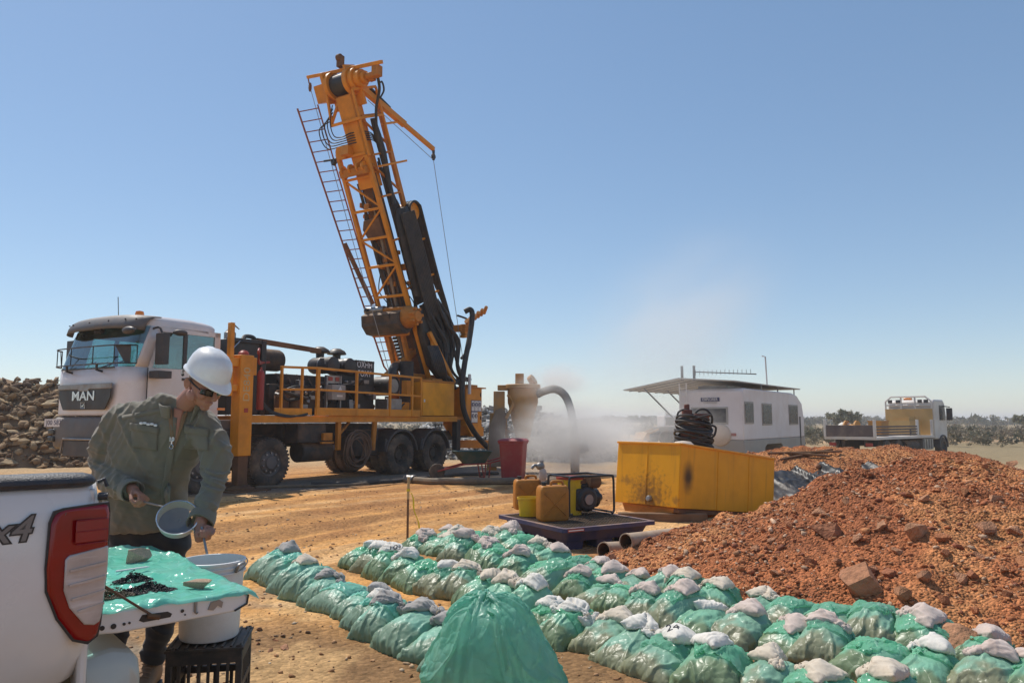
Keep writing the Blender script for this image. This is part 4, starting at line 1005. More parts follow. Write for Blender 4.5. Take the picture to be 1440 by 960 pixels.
c = MB(); c.lathe([(0.0, 0.45), (0.16, 0.44), (0.20, 0.36), (0.26, 0.30), (0.30, 0.22), (0.34, 0.10), (0.34, 0.0)], mp(2.30, 0.66, -0.43), -MY, 20)
for i in range(7):
    a = i * 0.9; c.cyl(mp(2.30 + 0.24 * math.cos(a), 0.66 + 0.24 * math.sin(a), -0.45), mp(2.30 + 0.24 * math.cos(a), 0.66 + 0.24 * math.sin(a), -0.85), 0.045, n=8)
mbuild(c, 'head_motor', yellow_grime, 0.0, o_rh)
c = MB(); c.cyl(mp(2.62, 0.72, 1.05), mp(2.62, 0.72, 0.3), 0.11, n=14); mbuild(c, 'head_roller', steel, 0.0, o_rh)
c = MB(); c.cyl(mp(2.3, 0.55, 0.2), mp(-0.5, 0.55, 0.2), 0.07, n=10); c.cyl(mp(5.9, 0.20, 0.1), mp(2.6, 0.3, 0.15), 0.06, n=10); mbuild(c, 'drill_rod', steel)
c = MB(); mbeam(c, (-0.4, 0.75, 0.55), (2.1, 0.62, 0.5), 0.10, 0.12); mbeam(c, (-0.4, 0.75, -0.05), (2.1, 0.65, -0.1), 0.12, 0.14); mbeam(c, (0.9, 0.7, 0.55), (0.9, 0.7, -0.1), 0.08); mbuild(c, 'lower_rails', yellow_grime, 0.01)
c = MB()
for s_ in np.arange(-0.2, 2.0, 0.11): c.cyl(mp(s_, 0.66, 0.32), mp(s_, 0.66, 0.20), 0.045, n=8)
mbuild(c, 'feed_chain', chassis_m)
c = MB()
for b_, a_, r_, s0, s1 in ((0.42, 0.28, 0.045, 0.2, 6.4), (0.50, 0.05, 0.03, 0.2, 6.8), (-0.22, 0.20, 0.05, 2.6, 6.6), (-0.3, -0.05, 0.035, 0.3, 7.0), (0.36, 0.30, 0.02, 2.4, 7.2), (-0.12, 0.36, 0.02, 2.4, 7.2)): c.cyl(mp(s0, a_, b_), mp(s1, a_, b_), r_, n=8)
mbuild(c, 'feed_lines', chassis_m)
c = MB(); c.prism([(-0.35, -0.3), (0.30, -0.3), (0.42, 0.0), (0.30, 0.26), (-0.3, 0.30)], mp(5.05, 0.32, 0.15), MY, MW, MN, 0.14); mbuild(c, 'travelling_block', rust, 0.02)
c = MB()
for k in range(16):
    s0 = RNG.uniform(2.7, 6.2); b0 = RNG.uniform(-0.35, 0.55); hose(c, [mp(s0, 0.25, b0), mp(s0 - 0.5, 0.34, b0 + RNG.uniform(-.15, .15)), mp(s0 - 1.0, 0.22, b0 + RNG.uniform(-.2, .2)), mp(s0 - 1.6, 0.15, b0)], RNG.uniform(0.015, 0.03))
mbuild(c, 'mast_hoses', rubber)
c = MB()
for k in range(7): s0 = 2.9 + 0.02 * k; c.tube(cr_path([mp(6.9 - 0.2 * k, 0.0 - 0.06 * k, -0.30), mp(5.2, 0.02 - 0.07 * k, -0.36), mp(3.9, 0.05 - 0.06 * k, -0.40), mp(2.5, 0.1 - 0.05 * k, -0.45)], 5), 0.04, 6)
c.cyl(mp(0.2, 0.3, -0.22), mp(5.4, 0.28, -0.2), 0.075, n=10); c.cyl(mp(0.2, 0.18, 0.52), mp(5.0, 0.2, 0.5), 0.07, n=10)
mbuild(c, 'feed_cylinders', chassis_m)
c = MB()
for k in range(22): c.box(mp(RNG.uniform(0.2, 6.4), RNG.uniform(0.1, 0.36), RNG.uniform(-0.4, 0.62)), (RNG.uniform(.06, .2), RNG.uniform(.05, .2), RNG.uniform(.06, .25)))
mbuild(c, 'mast_bracket', yellow_grime, 0.008)
# rod stub beside ladder
c = MB(); c.cyl(mp(4.75, 0.45, 1.42), mp(2.75, 0.45, 0.95), 0.075, n=10); mbuild(c, 'spare_rod', rust)
# crown: winch drum, gearbox, motor, beam with tail hook, top camera
c = MB(); c.cyl(mp(9.2, 0.12, 0.42), mp(9.2, 0.12, -0.16), 0.30, n=26); o_w = mbuild(c, 'winch_drum', black)
c = MB()
for y0, y1, r_ in ((0.56, 0.42, 0.40), (-0.16, -0.30, 0.40), (-0.30, -0.44, 0.33), (-0.44, -0.62, 0.25), (-0.62, -0.75, 0.17)): c.cyl(mp(9.2, 0.12, y0), mp(9.2, 0.12, y1), r_, n=26)
mbuild(c, 'drum_flange', yellow, 0.012, o_w)
c = MB(); c.cyl(mp(9.2, 0.12, -0.75), mp(9.2, 0.12, -1.1), 0.09, n=12); c.box(mp(9.25, 0.12, -1.15), (0.2, 0.24, 0.3)); c.box(mp(9.15, 0.05, -0.88), (0.14, 0.2, 0.2)); mbuild(c, 'winch_motor', yellow_grime, 0.012, o_w)
c = MB(); c.beam(mp(8.75, 0.12, 0.62), mp(9.62, 0.12, 0.62), 0.10, 0.62, up=MN); c.beam(mp(8.75, 0.15, -0.22), mp(9.65, 0.12, -0.22), 0.08, 0.45, up=MN); c.beam(mp(8.82, 0.12, 0.62), mp(8.82, 0.12, -0.5), 0.10, 0.62, up=MW); mbuild(c, 'crown_frame', yellow, 0.012)
c = MB(); c.box(mp(9.1, 0.10, 0.92), (0.46, 0.34, 0.5), M=Matrix((MN, MY, MW)).transposed()); mbuild(c, 'crown_box', yellow, 0.012)
c = MB(); mbeam(c, (9.68, 0.1, 1.40), (9.6, 0.1, 0.5), 0.09, 0.13); mbeam(c, (9.6, 0.1, 0.5), (9.45, 0.1, -1.38), 0.10, 0.12); mbuild(c, 'crown_beam', yellow, 0.01)
c = MB(); c.box(mp(9.80, 0.1, 0.05), (0.16, 0.18, 0.34)); c.lathe([(0, 0), (0.11, 0), (0.11, 0.14), (0, 0.14)], mp(9.90, 0.1, -0.02), MY, 18); mbuild(c, 'crown_sheave', rust, 0.02)
c = MB(); c.ball(mp(9.40, 0.1, 1.42), (0.05, 0.05, 0.16), 8); c.cyl(mp(9.64, 0.1, 1.40), mp(9.5, 0.1, 1.42), 0.02, n=6); mbuild(c, 'tail_block', rust)
# hoses and cables
def cable(name, p, q, r=0.012, mat=steel, sag=0.0):
    c = MB(); p, q = Vector(p), Vector(q); mid = (p + q) / 2 - Vector((0, 0, sag)); c.tube(cr_path([p, mid, q], 8) if sag else [p, q], r, 5); return mbuild(c, name, mat)
tb_ = mp(9.30, 0.1, 1.42); cable('tail_cable', tb_, (5.0, 0.9, 2.85), 0.010)
c = MB()
for k in range(5):   # loops at the crown, cab side
    hose(c, [mp(8.7 - 0.1 * k, 0.45, 0.45 + 0.03 * k), mp(8.25 - 0.03 * k, 0.55, 0.62 + 0.12 * k), mp(7.86 - 0.07 * k, 0.56, 0.60 + 0.10 * k), mp(7.78 - 0.06 * k, 0.5, 0.36), mp(7.82 - 0.07 * k, 0.45, 0.0), mp(7.7 - 0.05 * k, 0.1, -0.4), mp(7.0, -0.15, -0.45)], 0.017)
mbuild(c, 'crown_hoses', rubber)
c = MB(); hose(c, [mp(9.15, 0.1, -1.12), mp(8.8, -0.05, -0.95), mp(8.3, 0.0, -0.70), mp(7.6, 0.1, -0.6), mp(6.9, 0.0, -0.55)], 0.045); hose(c, [mp(9.0, -0.3, -0.8), mp(9.02, -0.45, -0.8), mp(8.8, -0.5, -0.75), mp(8.6, -0.3, -0.7)], 0.03); mbuild(c, 'jib_hoses', rubber)
# dark dust-sock running down the near rear side, sheave and the hose bundle behind it
c = MB(); rings = []
for s_, a_, w_, d_ in ((8.1, -0.05, 0.07, 0.09), (7.6, -0.08, 0.09, 0.13), (7.1, -0.1, 0.08, 0.15), (6.2, -0.05, 0.06, 0.09), (5.6, -0.02, 0.06, 0.09)):
    rings.append([mp(s_, a_ + d_ * math.cos(t), -0.46 + w_ * math.sin(t)) for t in np.linspace(0, 2 * math.pi, 18, endpoint=False)])
c.loft(rings); mbuild(c, 'upper_dust_sock', rubber)
c = MB(); rings = []
for s_, a0, a1, w_ in ((5.45, 0.05, -0.40, 0.12), (5.2, 0.22, -0.46, 0.14), (4.0, 0.24, -0.46, 0.15), (2.8, 0.25, -0.5, 0.16)):
    rings.append([mp(s_, (a0 + a1) / 2 + (a0 - a1) / 2 * math.cos(t) * (1 + 0.03 * math.sin(7 * t)), -0.60 + w_ * math.sin(t)) for t in np.linspace(0, 2 * math.pi, 30, endpoint=False)])
c.loft(rings); mbuild(c, 'hose_sheath', rubber)
c = MB()
for k in range(9):
    a_ = 0.2 - k * 0.075; c.tube([mp(5.3, a_, -0.82), mp(4.2, a_ - 0.02, -0.83), mp(2.7, a_ - 0.03, -0.82), mp(2.0, a_ - 0.1, -0.78)], 0.036, 6)
mbuild(c, 'sheath_hoses', rubber)
c = MB(); ctr = mp(5.25, -0.72, -0.55); c.lathe([(0.0, 0.0), (0.27, 0.0), (0.29, 0.03), (0.27, 0.06), (0.0, 0.06)], ctr - MY * 0.03, MY, 26); c.beam(mp(5.35, -0.45, -0.55), mp(5.25, -0.72, -0.55), 0.1, 0.05); c.lathe([(0.27, 0), (0.27, 0.5)], ctr + MY * 0.02, MY, 26)
for i in range(6): c.cyl(ctr - MY * 0.05 + MW * (0.16 * math.cos(i)) + MN * (0.16 * math.sin(i)), ctr + MW * (0.16 * math.cos(i)) + MN * (0.16 * math.sin(i)), 0.02, n=6)
o_sv = mbuild(c, 'hose_sheave', yellow)
c = MB()
for k in range(9):
    r_ = 0.29; b_ = -0.66 + 0.04 * k; pts = [mp(4.6, -0.40, b_)]
    for t in np.linspace(0.0, math.pi, 8): pts.append(ctr + MY * (b_ + 0.55) * 1.0 + MN * (r_ * math.cos(t)) + MW * (r_ * math.sin(t)))
    pts += [mp(4.2, -1.02, b_), mp(3.0, -1.05 - 0.01 * k, b_), mp(1.9, -1.12 - 0.03 * k, b_), mp(1.1, -1.05, b_ - 0.02), mp(0.5, -0.75, b_ - 0.02), mp(0.25, -0.35, b_)]
    hose(c, pts, 0.022 + 0.012 * (k % 3 == 0), 6, 4)
mbuild(c, 'hose_bundle', rubber)
c = MB()
for k in range(12):
    b_ = -0.85 + RNG.uniform(-.12, .18); a0 = RNG.uniform(-0.55, 0.15)
    hose(c, [mp(2.5, a0, b_ + 0.1), mp(1.7, a0 - RNG.uniform(0.0, 0.3), b_), mp(1.0, a0 - RNG.uniform(0.0, .45), b_ - 0.05), mp(0.3, a0 - RNG.uniform(-.1, .2), b_ - 0.05), mp(-0.15, a0 - 0.25, b_), mp(-0.4, -0.85 + RNG.uniform(-.3, .2), b_)], RNG.uniform(0.04, 0.06))
mbuild(c, 'lower_hoses', rubber)
c = MB(); P = [(2.4, 0.3), (2.4, -0.6), (1.95, -1.1), (1.4, -1.25), (0.8, -1.1), (0.2, -0.6), (0.0, 0.1), (0.7, 0.5), (1.7, 0.5)]
c.prism([(b, a) for b, a in P], mp(0, 0, -0.70), MW, MN, MY, 0.22); mbuild(c, 'black_guard_plate', black, 0.08)
c = MB()
for k in range(6): hose(c, [(6.0 + 0.04 * k, 0.25 - 0.03 * k, 3.7), (5.95 + 0.05 * k, 0.05 - 0.03 * k, 3.3), (6.1 + 0.06 * k, 0.02 - 0.02 * k, 2.95), (6.5 + 0.04 * k, 0.1, 2.82), (6.95, 0.12, 2.75), (7.2, 0.1, 2.45)], 0.045)
mbuild(c, 'tank_hoses', rubber)
c = MB(); hose(c, [mp(1.35, -1.3, -0.8), mp(1.0, -1.7, -0.85), mp(0.55, -1.5, -0.85), mp(0.35, -1.0, -0.8)], 0.05); hose(c, [mp(1.7, -1.35, -0.8), mp(1.4, -1.75, -0.9), mp(1.05, -1.7, -0.9), mp(0.95, -1.4, -0.85)], 0.035); mbuild(c, 'loop_hoses', rubber)
# swivel arm and sample hose down to the ground
c = MB(); c.beam(mp(1.35, -1.05, -0.55), mp(1.25, -1.4, -1.2), 0.16, 0.22)
for i in range(6): c.cyl(mp(1.5 + 0.03 * i, -1.35 - 0.2 * i, -1.1 - 0.04 * i), mp(1.42, -1.42 - 0.2 * i, -1.1), 0.09 - 0.006 * i, n=10)
for i in range(4): c.box(mp(1.05 + 0.1 * i, -1.15 - 0.05 * i, -1.0), (0.16, 0.2, 0.10))
mbuild(c, 'swivel_arm', yellow_grime, 0.01)
c = MB(); hose(c, [(7.28, -0.15, 4.86), (7.36, -0.3, 4.93), (7.40, -0.36, 4.75), (7.28, -0.36, 4.1), (7.0, -0.36, 3.2), (6.90, -0.35, 2.5), (7.0, -0.34, 1.8), (7.4, -0.4, 1.2), (7.9, -0.5, 0.75), (8.4, -0.7, 0.35), (8.7, -1.1, 0.1)], 0.085, 10, 8); mbuild(c, 'sample_hose', rubber)
# mast rear legs (A-frame)
c = MB(); c.beam((6.25, 0.45, 4.15), (7.35, 0.3, 2.65), 0.12, 0.12); c.beam((6.4, 0.45, 3.9), (6.55, 0.4, 3.05), 0.08); c.beam((6.55, 0.4, 3.05), (6.9, 0.4, 3.25), 0.08); c.beam((6.3, 2.1, 4.15), (7.35, 2.2, 2.65), 0.12); mbuild(c, 'a_frame', yellow, 0.01)
c = MB(); c.b2((5.9, 0.85, 1.6), (7.9, 0.98, 2.9)); c.b2((5.9, 1.6, 1.6), (7.9, 1.72, 2.9)); c.cyl((3.9, 1.3, 1.9), (6.6, 1.3, 3.6), 0.11, n=12); mbuild(c, 'mast_support', yellow_grime, 0.02)
# ladder
ld_a, ld_b, ld_c, ld_d = mp(8.88, 0.5, 1.76), mp(8.82, 0.5, 0.95), mp(0.72, 0.5, 1.14), mp(0.72, 0.5, 0.72)
c = MB(); c.tube([ld_a, ld_c, ld_c + MW * -0.18 - MY * 0.1], 0.028, 6); c.tube([ld_b, ld_d], 0.022, 6); o_l = mbuild(c, 'ladder', ladder_m)
for i in range(27):
    t = 0.012 + i / 27.0
    c = MB(); c.tube([ld_a.lerp(ld_c, t), ld_b.lerp(ld_d, t)], 0.017, 5); mbuild(c, 'rung', ladder_m, 0, o_l)
# jib with hook
c = MB(); j0, j1 = mp(9.0, 0.15, -0.45), mp(6.92, -2.45, -0.62); jm = j0.lerp(j1, 0.58)
c.beam(j0, jm, 0.16, 0.17); c.beam(jm, j1, 0.115, 0.12); o_j = mbuild(c, 'jib', yellow, 0.01)
c = MB(); c.cyl(mp(8.95, -0.25, -0.45), j0.lerp(j1, 0.36) + Vector((0.05, 0, 0.10)), 0.06, n=10); mbuild(c, 'jib_cylinder', black, 0, o_j)
c = MB(); c.lathe([(0, 0), (0.09, 0), (0.09, 0.06), (0, 0.06)], j1 - Vector((0, 0.03, 0.24)), MY, 14); c.beam(j1, j1 - Vector((0, 0, 0.36)), 0.09, 0.05); mbuild(c, 'hook_block', chassis_m, 0.01, o_j)
hb = j1 - Vector((0, 0, 0.35))
cable('jib_cable', j0.lerp(j1, 0.1) - Vector((0, 0, 0.2)), hb, 0.010)
cable('hook_cable', hb, (7.95, 0.2, 2.52), 0.010, steel)
# ================================================================== pickup with its tailgate let down
PK_O = Vector((-1.37, 2.5, 0)); PK_A = R(40.5)
PKX = Vector((math.cos(PK_A), math.sin(PK_A), 0)); PKY = Vector((-math.sin(PK_A), math.cos(PK_A), 0))
pick = empty('pickup_truck', PK_O, PK_A, 'white pickup at the left edge with its tailgate folded down', 'pickup')
white_car = pmat('white_car_paint', (0.78, 0.755, 0.72), 0.22, var=0.03, dirt=((0.50, 0.36, 0.24), 0.22, 2.0), coat=0.6, top=((0.6, 0.45, 0.32), 0.25))
rail_m = pmat('textured_black_plastic', (0.035, 0.038, 0.045), 0.42, var=0.15, bump=(0.9, 160, 0.004), dirt=((0.25, 0.17, 0.11), 0.25, 5))
red_lens = pmat('red_lens', (0.26, 0.002, 0.004), 0.16, var=0.12, vscale=14, coat=0.25)
def lens_mat():
    m = pmat('clear_lens', (0.50, 0.43, 0.38), 0.14, var=0.22, vscale=9, coat=0.8, streak=((0.72, 0.68, 0.66), 0.7, (3, 3, 40)))
    return m
clear_lens = lens_mat()
def side_panel(y0, sgn):
    m = MB(); prof = [(1.29, 0.035), (1.26, 0.012), (1.18, 0.0), (1.0, -0.018), (0.85, -0.012), (0.74, 0.012), (0.66, 0.04), (0.60, 0.09)]
    xs_ = [-1.75, -1.2, -0.6, -0.25, -0.10, -0.04, -0.01, 0.004]
    rows = []
    for z, dy in prof:
        row = []
        for x in xs_:
            k = max(0, (x + 0.12) / 0.12); r_ = 0.05 * (k ** 3)           # corner turns in at the rear
            xx = x + (0.012 if z < 1.2 and z > 0.8 else 0.0) * (x > -0.15) - (0.10 * max(0, (0.72 - z) / 0.12) ** 1.5 if x > -0.3 else 0)
            row.append(Vector((xx, y0 + sgn * (dy + r_), z)))
        rows.append(row)
    m.grid(rows); o = m.build('bed_side', white_car, pick, sharp=60)
    nz = o.data.polygons[len(o.data.polygons) // 2].normal.y * sgn
    solid(o, 0.03, 1 if nz > 0 else -1)
    if sgn < 0: o.location.z = -0.10
    return o
sd = side_panel(0.0, 1); side_panel(1.58, -1)
b = MB(); b.b2((-0.03, 0.04, 0.62), (0.0, 0.14, 1.27)); b.b2((-0.03, 1.44, 0.62), (0.0, 1.54, 1.17)); b.b2((-1.75, 0.13, 0.72), (-0.01, 1.45, 0.76)); b.b2((-1.75, 0.06, 0.62), (-1.70, 1.52, 1.17)); b.b2((-1.7, 0.10, 0.74), (-0.03, 0.13, 1.27)); b.b2((-1.7, 1.45, 0.74), (-0.03, 1.48, 1.17))
b.build('bed_inside', white_car, pick, 0.01)
for y0, s_ in ((0.05, 1), (1.53, -1)):
    m = MB(); rings = []
    for x, k in ((-1.75, 1), (-0.3, 1), (-0.10, 1), (-0.045, 0.92), (-0.02, 0.7), (-0.008, 0.3)):
        rings.append([Vector((x, y0 + 0.052 * k * math.cos(t), 1.295 + 0.033 * k * math.sin(t) * (1 if math.sin(t) > 0 else 0.6))) for t in np.linspace(0, 2 * math.pi, 20, endpoint=False)])
    m.loft(rings); o = m.build('rail_cap', rail_m, pick)
    if s_ < 0: o.location.z = -0.10
# tail lamps
def lamp_outline(k=1.0):
    return [(-0.128, 1.205), (-0.10, 1.213), (0.030, 1.222), (0.036, 1.19), (0.034, 1.0), (0.024, 0.84), (0.016, 0.80), (-0.01, 0.782), (-0.055, 0.80), (-0.105, 0.875), (-0.14, 0.965), (-0.145, 1.03), (-0.140, 1.17)]
for y0, s_ in ((-0.020, 1), (1.60, -1)):
    def bend(me):
        for v in me.vertices:
            k = max(0.0, (v.co.x + 0.02) / 0.056); v.co.y += s_ * 0.03 * k * k
            v.co.y -= s_ * 0.010 * math.sin(max(0, min(1, (v.co.z - 0.78) / 0.44)) * math.pi)
    m = MB(); m.prism(lamp_outline(), (0, y0, 0), (1, 0, 0), (0, 0, 1), (0, s_, 0), 0.035); me = m.mesh('tail_lamp'); bend(me); o_t = link('tail_lamp', me, red_lens, pick, 0.016, 4); o_t.location.z = 0 if s_ > 0 else -0.10
    m = MB(); m.prism([(a - 0.004 if a < 0 else a + 0.002, z + (0.004 if z > 1 else -0.004)) for a, z in lamp_outline()], (0, y0 + s_ * 0.008, 0), (1, 0, 0), (0, 0, 1), (0, s_, 0), 0.02); me = m.mesh('lamp_seal'); bend(me); link('lamp_seal', me, black, o_t)
    m = MB(); m.prism([(-0.095, 1.055), (-0.085, 1.068), (0.0335, 1.085), (0.0345, 1.02), (0.024, 0.87), (0.018, 0.845), (0.0, 0.838), (-0.03, 0.845), (-0.075, 0.905), (-0.094, 0.96)], (0, y0 - s_ * 0.004, 0), (1, 0, 0), (0, 0, 1), (0, s_, 0), 0.02); me = m.mesh('reversing_lens'); bend(me); link('reversing_lens', me, clear_lens, o_t, 0.005)
    m = MB()
    for z in (1.175, 1.14, 1.10): m.box((-0.02, y0 - s_ * 0.004, z), (0.095, 0.008, 0.004))
    m.box((-0.02, y0 - s_ * 0.003, 1.14), (0.10, 0.006, 0.07)); me = m.mesh('lens_ribs'); bend(me); link('lens_ribs', me, red_lens, o_t, 0.002)
    m = MB()
    for z, a in ((1.02, -0.08), (0.975, -0.08), (0.93, -0.07), (0.89, -0.05)): m.beam((a, y0 - s_ * 0.006, z), (0.028, y0 - s_ * 0.006, z + 0.012), 0.004, 0.008)
    me = m.mesh('lens_steps'); bend(me); link('lens_steps', me, clear_lens, o_t)
decal_m = pmat('grey_decal', (0.20, 0.185, 0.17), 0.4, var=0.05); decal_d = pmat('dark_decal_edge', (0.03, 0.03, 0.03), 0.4)
Mt = basis((-0.193, -0.0065, 1.158), (1, 0, 0.03), (0, 0, 1), (0, -1, 0))
text_obj('decal_edge', '4x4', 0.108, decal_d, pick, Mt, 0.0008, 'RIGHT', 0.25, 1.0, 0.006); text_obj('decal', '4x4', 0.108, decal_m, pick, Mt @ Matrix.Translation((0, 0, 0.0012)), 0.0008, 'RIGHT', 0.25, 1.0, 0.001)
# tailgate lying open
tg = MB(); tg.prism([(0.03, 0.775), (0.10, 0.768), (0.50, 0.775), (0.545, 0.79), (0.555, 0.815), (0.545, 0.838), (0.50, 0.845), (0.03, 0.845)], (0, 0.10, 0), (1, 0, 0), (0, 0, 1), (0, 1, 0), 1.30)
o_tg = tg.build('tailgate', white_car, pick, 0.008, 3)
m = MB(); m.prism([(0.165, 0.800), (0.18, 0.792), (0.27, 0.795), (0.275, 0.806), (0.26, 0.816), (0.175, 0.818)], (0, 0.0985, 0), (1, 0, 0), (0, 0, 1), (0, 1, 0), 0.004); m.build('strap_slot', black, o_tg)
for x, z, r_ in ((0.05, 0.795, 0.008), (0.085, 0.795, 0.009), (0.118, 0.797, 0.005), (0.135, 0.798, 0.004), (0.31, 0.81, 0.006), (0.32, 0.795, 0.003)):
    m = MB(); m.lathe([(0, 0), (r_, 0), (r_, 0.004), (0, 0.004)], (x, 0.0965, z), (0, 1, 0), 14); m.build('bolt_hole', black, o_tg)
m = MB(); m.tube([(0.355, 0.096, 0.838), (0.355, 0.094, 0.80), (0.362, 0.094, 0.795)], 0.006, 6); m.prism([(0.40, 0.80), (0.41, 0.825), (0.44, 0.83), (0.455, 0.82), (0.45, 0.80), (0.435, 0.81), (0.42, 0.795)], (0, 0.094, 0), (1, 0, 0), (0, 0, 1), (0, 1, 0), 0.006); m.build('latch', steel, o_tg)
m = MB(); m.tube([(0.03, 0.095, 0.95), (0.21, 0.088, 0.81)], 0.0045, 6); m.cyl((0.19, 0.088, 0.815), (0.23, 0.088, 0.803), 0.009, n=8); m.build('stay_cable', rust, o_tg)
m = MB(); m.tube([(0.50, 0.098, 0.78), (0.546, 0.096, 0.80), (0.550, 0.096, 0.83), (0.535, 0.097, 0.842)], 0.004, 6); m.build('gate_seal', black, o_tg)
# catch on the bed corner, bumper, wheel
m = MB(); m.cyl((0.0, 0.03, 1.245), (0.028, 0.02, 1.245), 0.013, n=10); m.tube([(0.0, 0.05, 1.29), (0.02, 0.05, 1.30), (0.03, 0.05, 1.275)], 0.007, 6); m.build('catch_stud', rail_m, pick)
m = MB(); rings = []
for x, z0, z1 in ((0.0, 0.40, 0.70), (0.09, 0.39, 0.715), (0.15, 0.41, 0.70), (0.18, 0.46, 0.66)):
    rings.append([Vector((x, y, z)) for y, z in ((0.10, z1 - 0.05), (0.13, z1), (1.45, z1), (1.48, z1 - 0.05), (1.48, z0), (0.10, z0))])
m.loft(rings); m.build('rear_bumper', pmat('bumper_paint', (0.50, 0.50, 0.44), 0.35, 0.2, var=0.05, dirt=((0.3, 0.22, 0.15), 0.3, 3)), pick, 0.012)
m = MB(); m.b2((-1.7, 0.16, 0.45), (0.02, 1.42, 0.60)); m.build('underbody', chassis_m, pick)
for y0, zz in ((0.06, (0, 1, 0)), (1.52, (0, -1, 0))):
    t = MB(); t.lathe([(0.22, 0.02), (0.30, 0.0), (0.37, 0.02), (0.385, 0.06), (0.385, 0.19), (0.37, 0.23), (0.22, 0.24)], (-1.05, y0, 0.38), zz, 30); o = t.build('wheel', tyre_m, pick)
    t = MB(); t.lathe([(0.22, 0.03), (0.20, 0.06), (0.06, 0.05), (0.0, 0.03)], (-1.05, y0, 0.38), zz, 20); t.build('rim', steel, o)
# ------------------------------------------------------------------ things on and by the tailgate
def pk(x, y, z): return PK_O + PKX * x + PKY * y + Vector((0, 0, z))
def plastic(name, col, thick=0.0, rough=0.22, tr=0.35, tl=0.4, col2=None, bump=None, haze=None):
    """thin coloured plastic film"""
    m = bpy.data.materials.new(name); m.use_nodes = True
    N, L = m.node_tree.nodes, m.node_tree.links; b = N['Principled BSDF']; out = N['Material Output']
    tc = N.new('ShaderNodeTexCoord'); n = N.new('ShaderNodeTexNoise'); n.inputs['Scale'].default_value = 6; n.inputs['Detail'].default_value = 6; L.new(tc.outputs['Object'], n.inputs['Vector'])
    mx = N.new('ShaderNodeMix'); mx.data_type = 'RGBA'; r = N.new('ShaderNodeMapRange'); r.inputs['From Min'].default_value = 0.35; r.inputs['From Max'].default_value = 0.68; L.new(n.outputs['Fac'], r.inputs['Value']); L.new(r.outputs[0], mx.inputs[0])
    c2 = col2 or tuple(x * 0.72 for x in col)
    mx.inputs[6].default_value = (*col, 1); mx.inputs[7].default_value = (*c2, 1)
    L.new(mx.outputs[2], b.inputs['Base Color']); b.inputs['Roughness'].default_value = rough; b.inputs['Specular IOR Level'].default_value = 0.42
    tl_ = N.new('ShaderNodeBsdfTranslucent'); L.new(mx.outputs[2], tl_.inputs['Color'])
    tp = N.new('ShaderNodeBsdfTransparent'); tp.inputs['Color'].default_value = (*[min(1, 0.35 + x * 1.3) for x in col], 1)
    m1 = N.new('ShaderNodeMixShader'); m1.inputs[0].default_value = tl; L.new(b.outputs[0], m1.inputs[1]); L.new(tl_.outputs[0], m1.inputs[2])
    m2 = N.new('ShaderNodeMixShader'); m2.inputs[0].default_value = tr; L.new(m1.outputs[0], m2.inputs[1]); L.new(tp.outputs[0], m2.inputs[2]); L.new(m2.outputs[0], out.inputs['Surface'])
    bn = N.new('ShaderNodeBump'); bn.inputs['Strength'].default_value = bump or 0.35; bn.inputs['Distance'].default_value = 0.012
    n2 = N.new('ShaderNodeTexNoise'); n2.inputs['Scale'].default_value = 5; n2.inputs['Detail'].default_value = 3; L.new(tc.outputs['Object'], n2.inputs['Vector'])
    wv = N.new('ShaderNodeVectorMath'); wv.operation = 'MULTIPLY_ADD'; L.new(n2.outputs['Color'], wv.inputs[0]); wv.inputs[1].default_value = (0.12, 0.12, 0.12); L.new(tc.outputs['Object'], wv.inputs[2])
    vo = N.new('ShaderNodeTexVoronoi'); vo.feature = 'DISTANCE_TO_EDGE'; vo.inputs['Scale'].default_value = 13; L.new(wv.outputs[0], vo.inputs['Vector'])
    pw = N.new('ShaderNodeMath'); pw.operation = 'POWER'; L.new(vo.outputs['Distance'], pw.inputs[0]); pw.inputs[1].default_value = 0.5
    L.new(pw.outputs[0], bn.inputs['Height']); L.new(bn.outputs[0], b.inputs['Normal'])
    return m
film = plastic('green_film', (0.16, 0.62, 0.46), tr=0.15, tl=0.2, rough=0.2, col2=(0.28, 0.68, 0.54), bump=0.5)
xs = np.linspace(0.0, 0.60, 90); ys = np.linspace(0.085, 1.42, 150)
gx, gy = np.meshgrid(xs, ys, indexing='xy')
rid = lambda a, b, sd: np.clip(0.22 - np.abs(fbm(a, b, 3, sd)), 0, 1) / 0.22
wr_ = 0.014 * rid(gx * 4 + gy * 2, gy * 1.4 - gx * 3, 501) ** 2 + 0.007 * rid(gx * 9 - 3 * gy, gy * 6, 505) + 0.014 * np.clip(fbm(gx * 3, gy * 3, 3, 508), 0, 1)
lx = gx + 0.014 * fbm(gy * 5, gx, 3, 511) * (gx > 0.5); over = np.clip(lx - 0.548, 0, 1)
gz = 0.8475 + wr_ - 0.35 * over - 5.0 * over ** 2
ny = gy + 0.016 * fbm(gx * 7, gy * 0 + 3, 3, 513) * (gy < 0.13)
gz = gz - 0.9 * np.clip(0.098 - ny, 0, 1) + 0.006 * vnoise(gx * 9, gy * 0 + 2, 515) * (gy < 0.1)
V = np.stack([np.minimum(lx, 0.565 + over * 0.45), np.maximum(ny, 0.090 - 0.2 * np.clip(0.09 - ny, 0, 1)), gz], -1).reshape(-1, 3)
sh = link('plastic_sheet', np_mesh('plastic_sheet', V, grid_faces(len(ys), len(xs))), film); sh.location = PK_O; sh.rotation_euler = (0, 0, PK_A)
tag(sh, 'crumpled green plastic sheet spread over the open tailgate', 'plastic sheet')
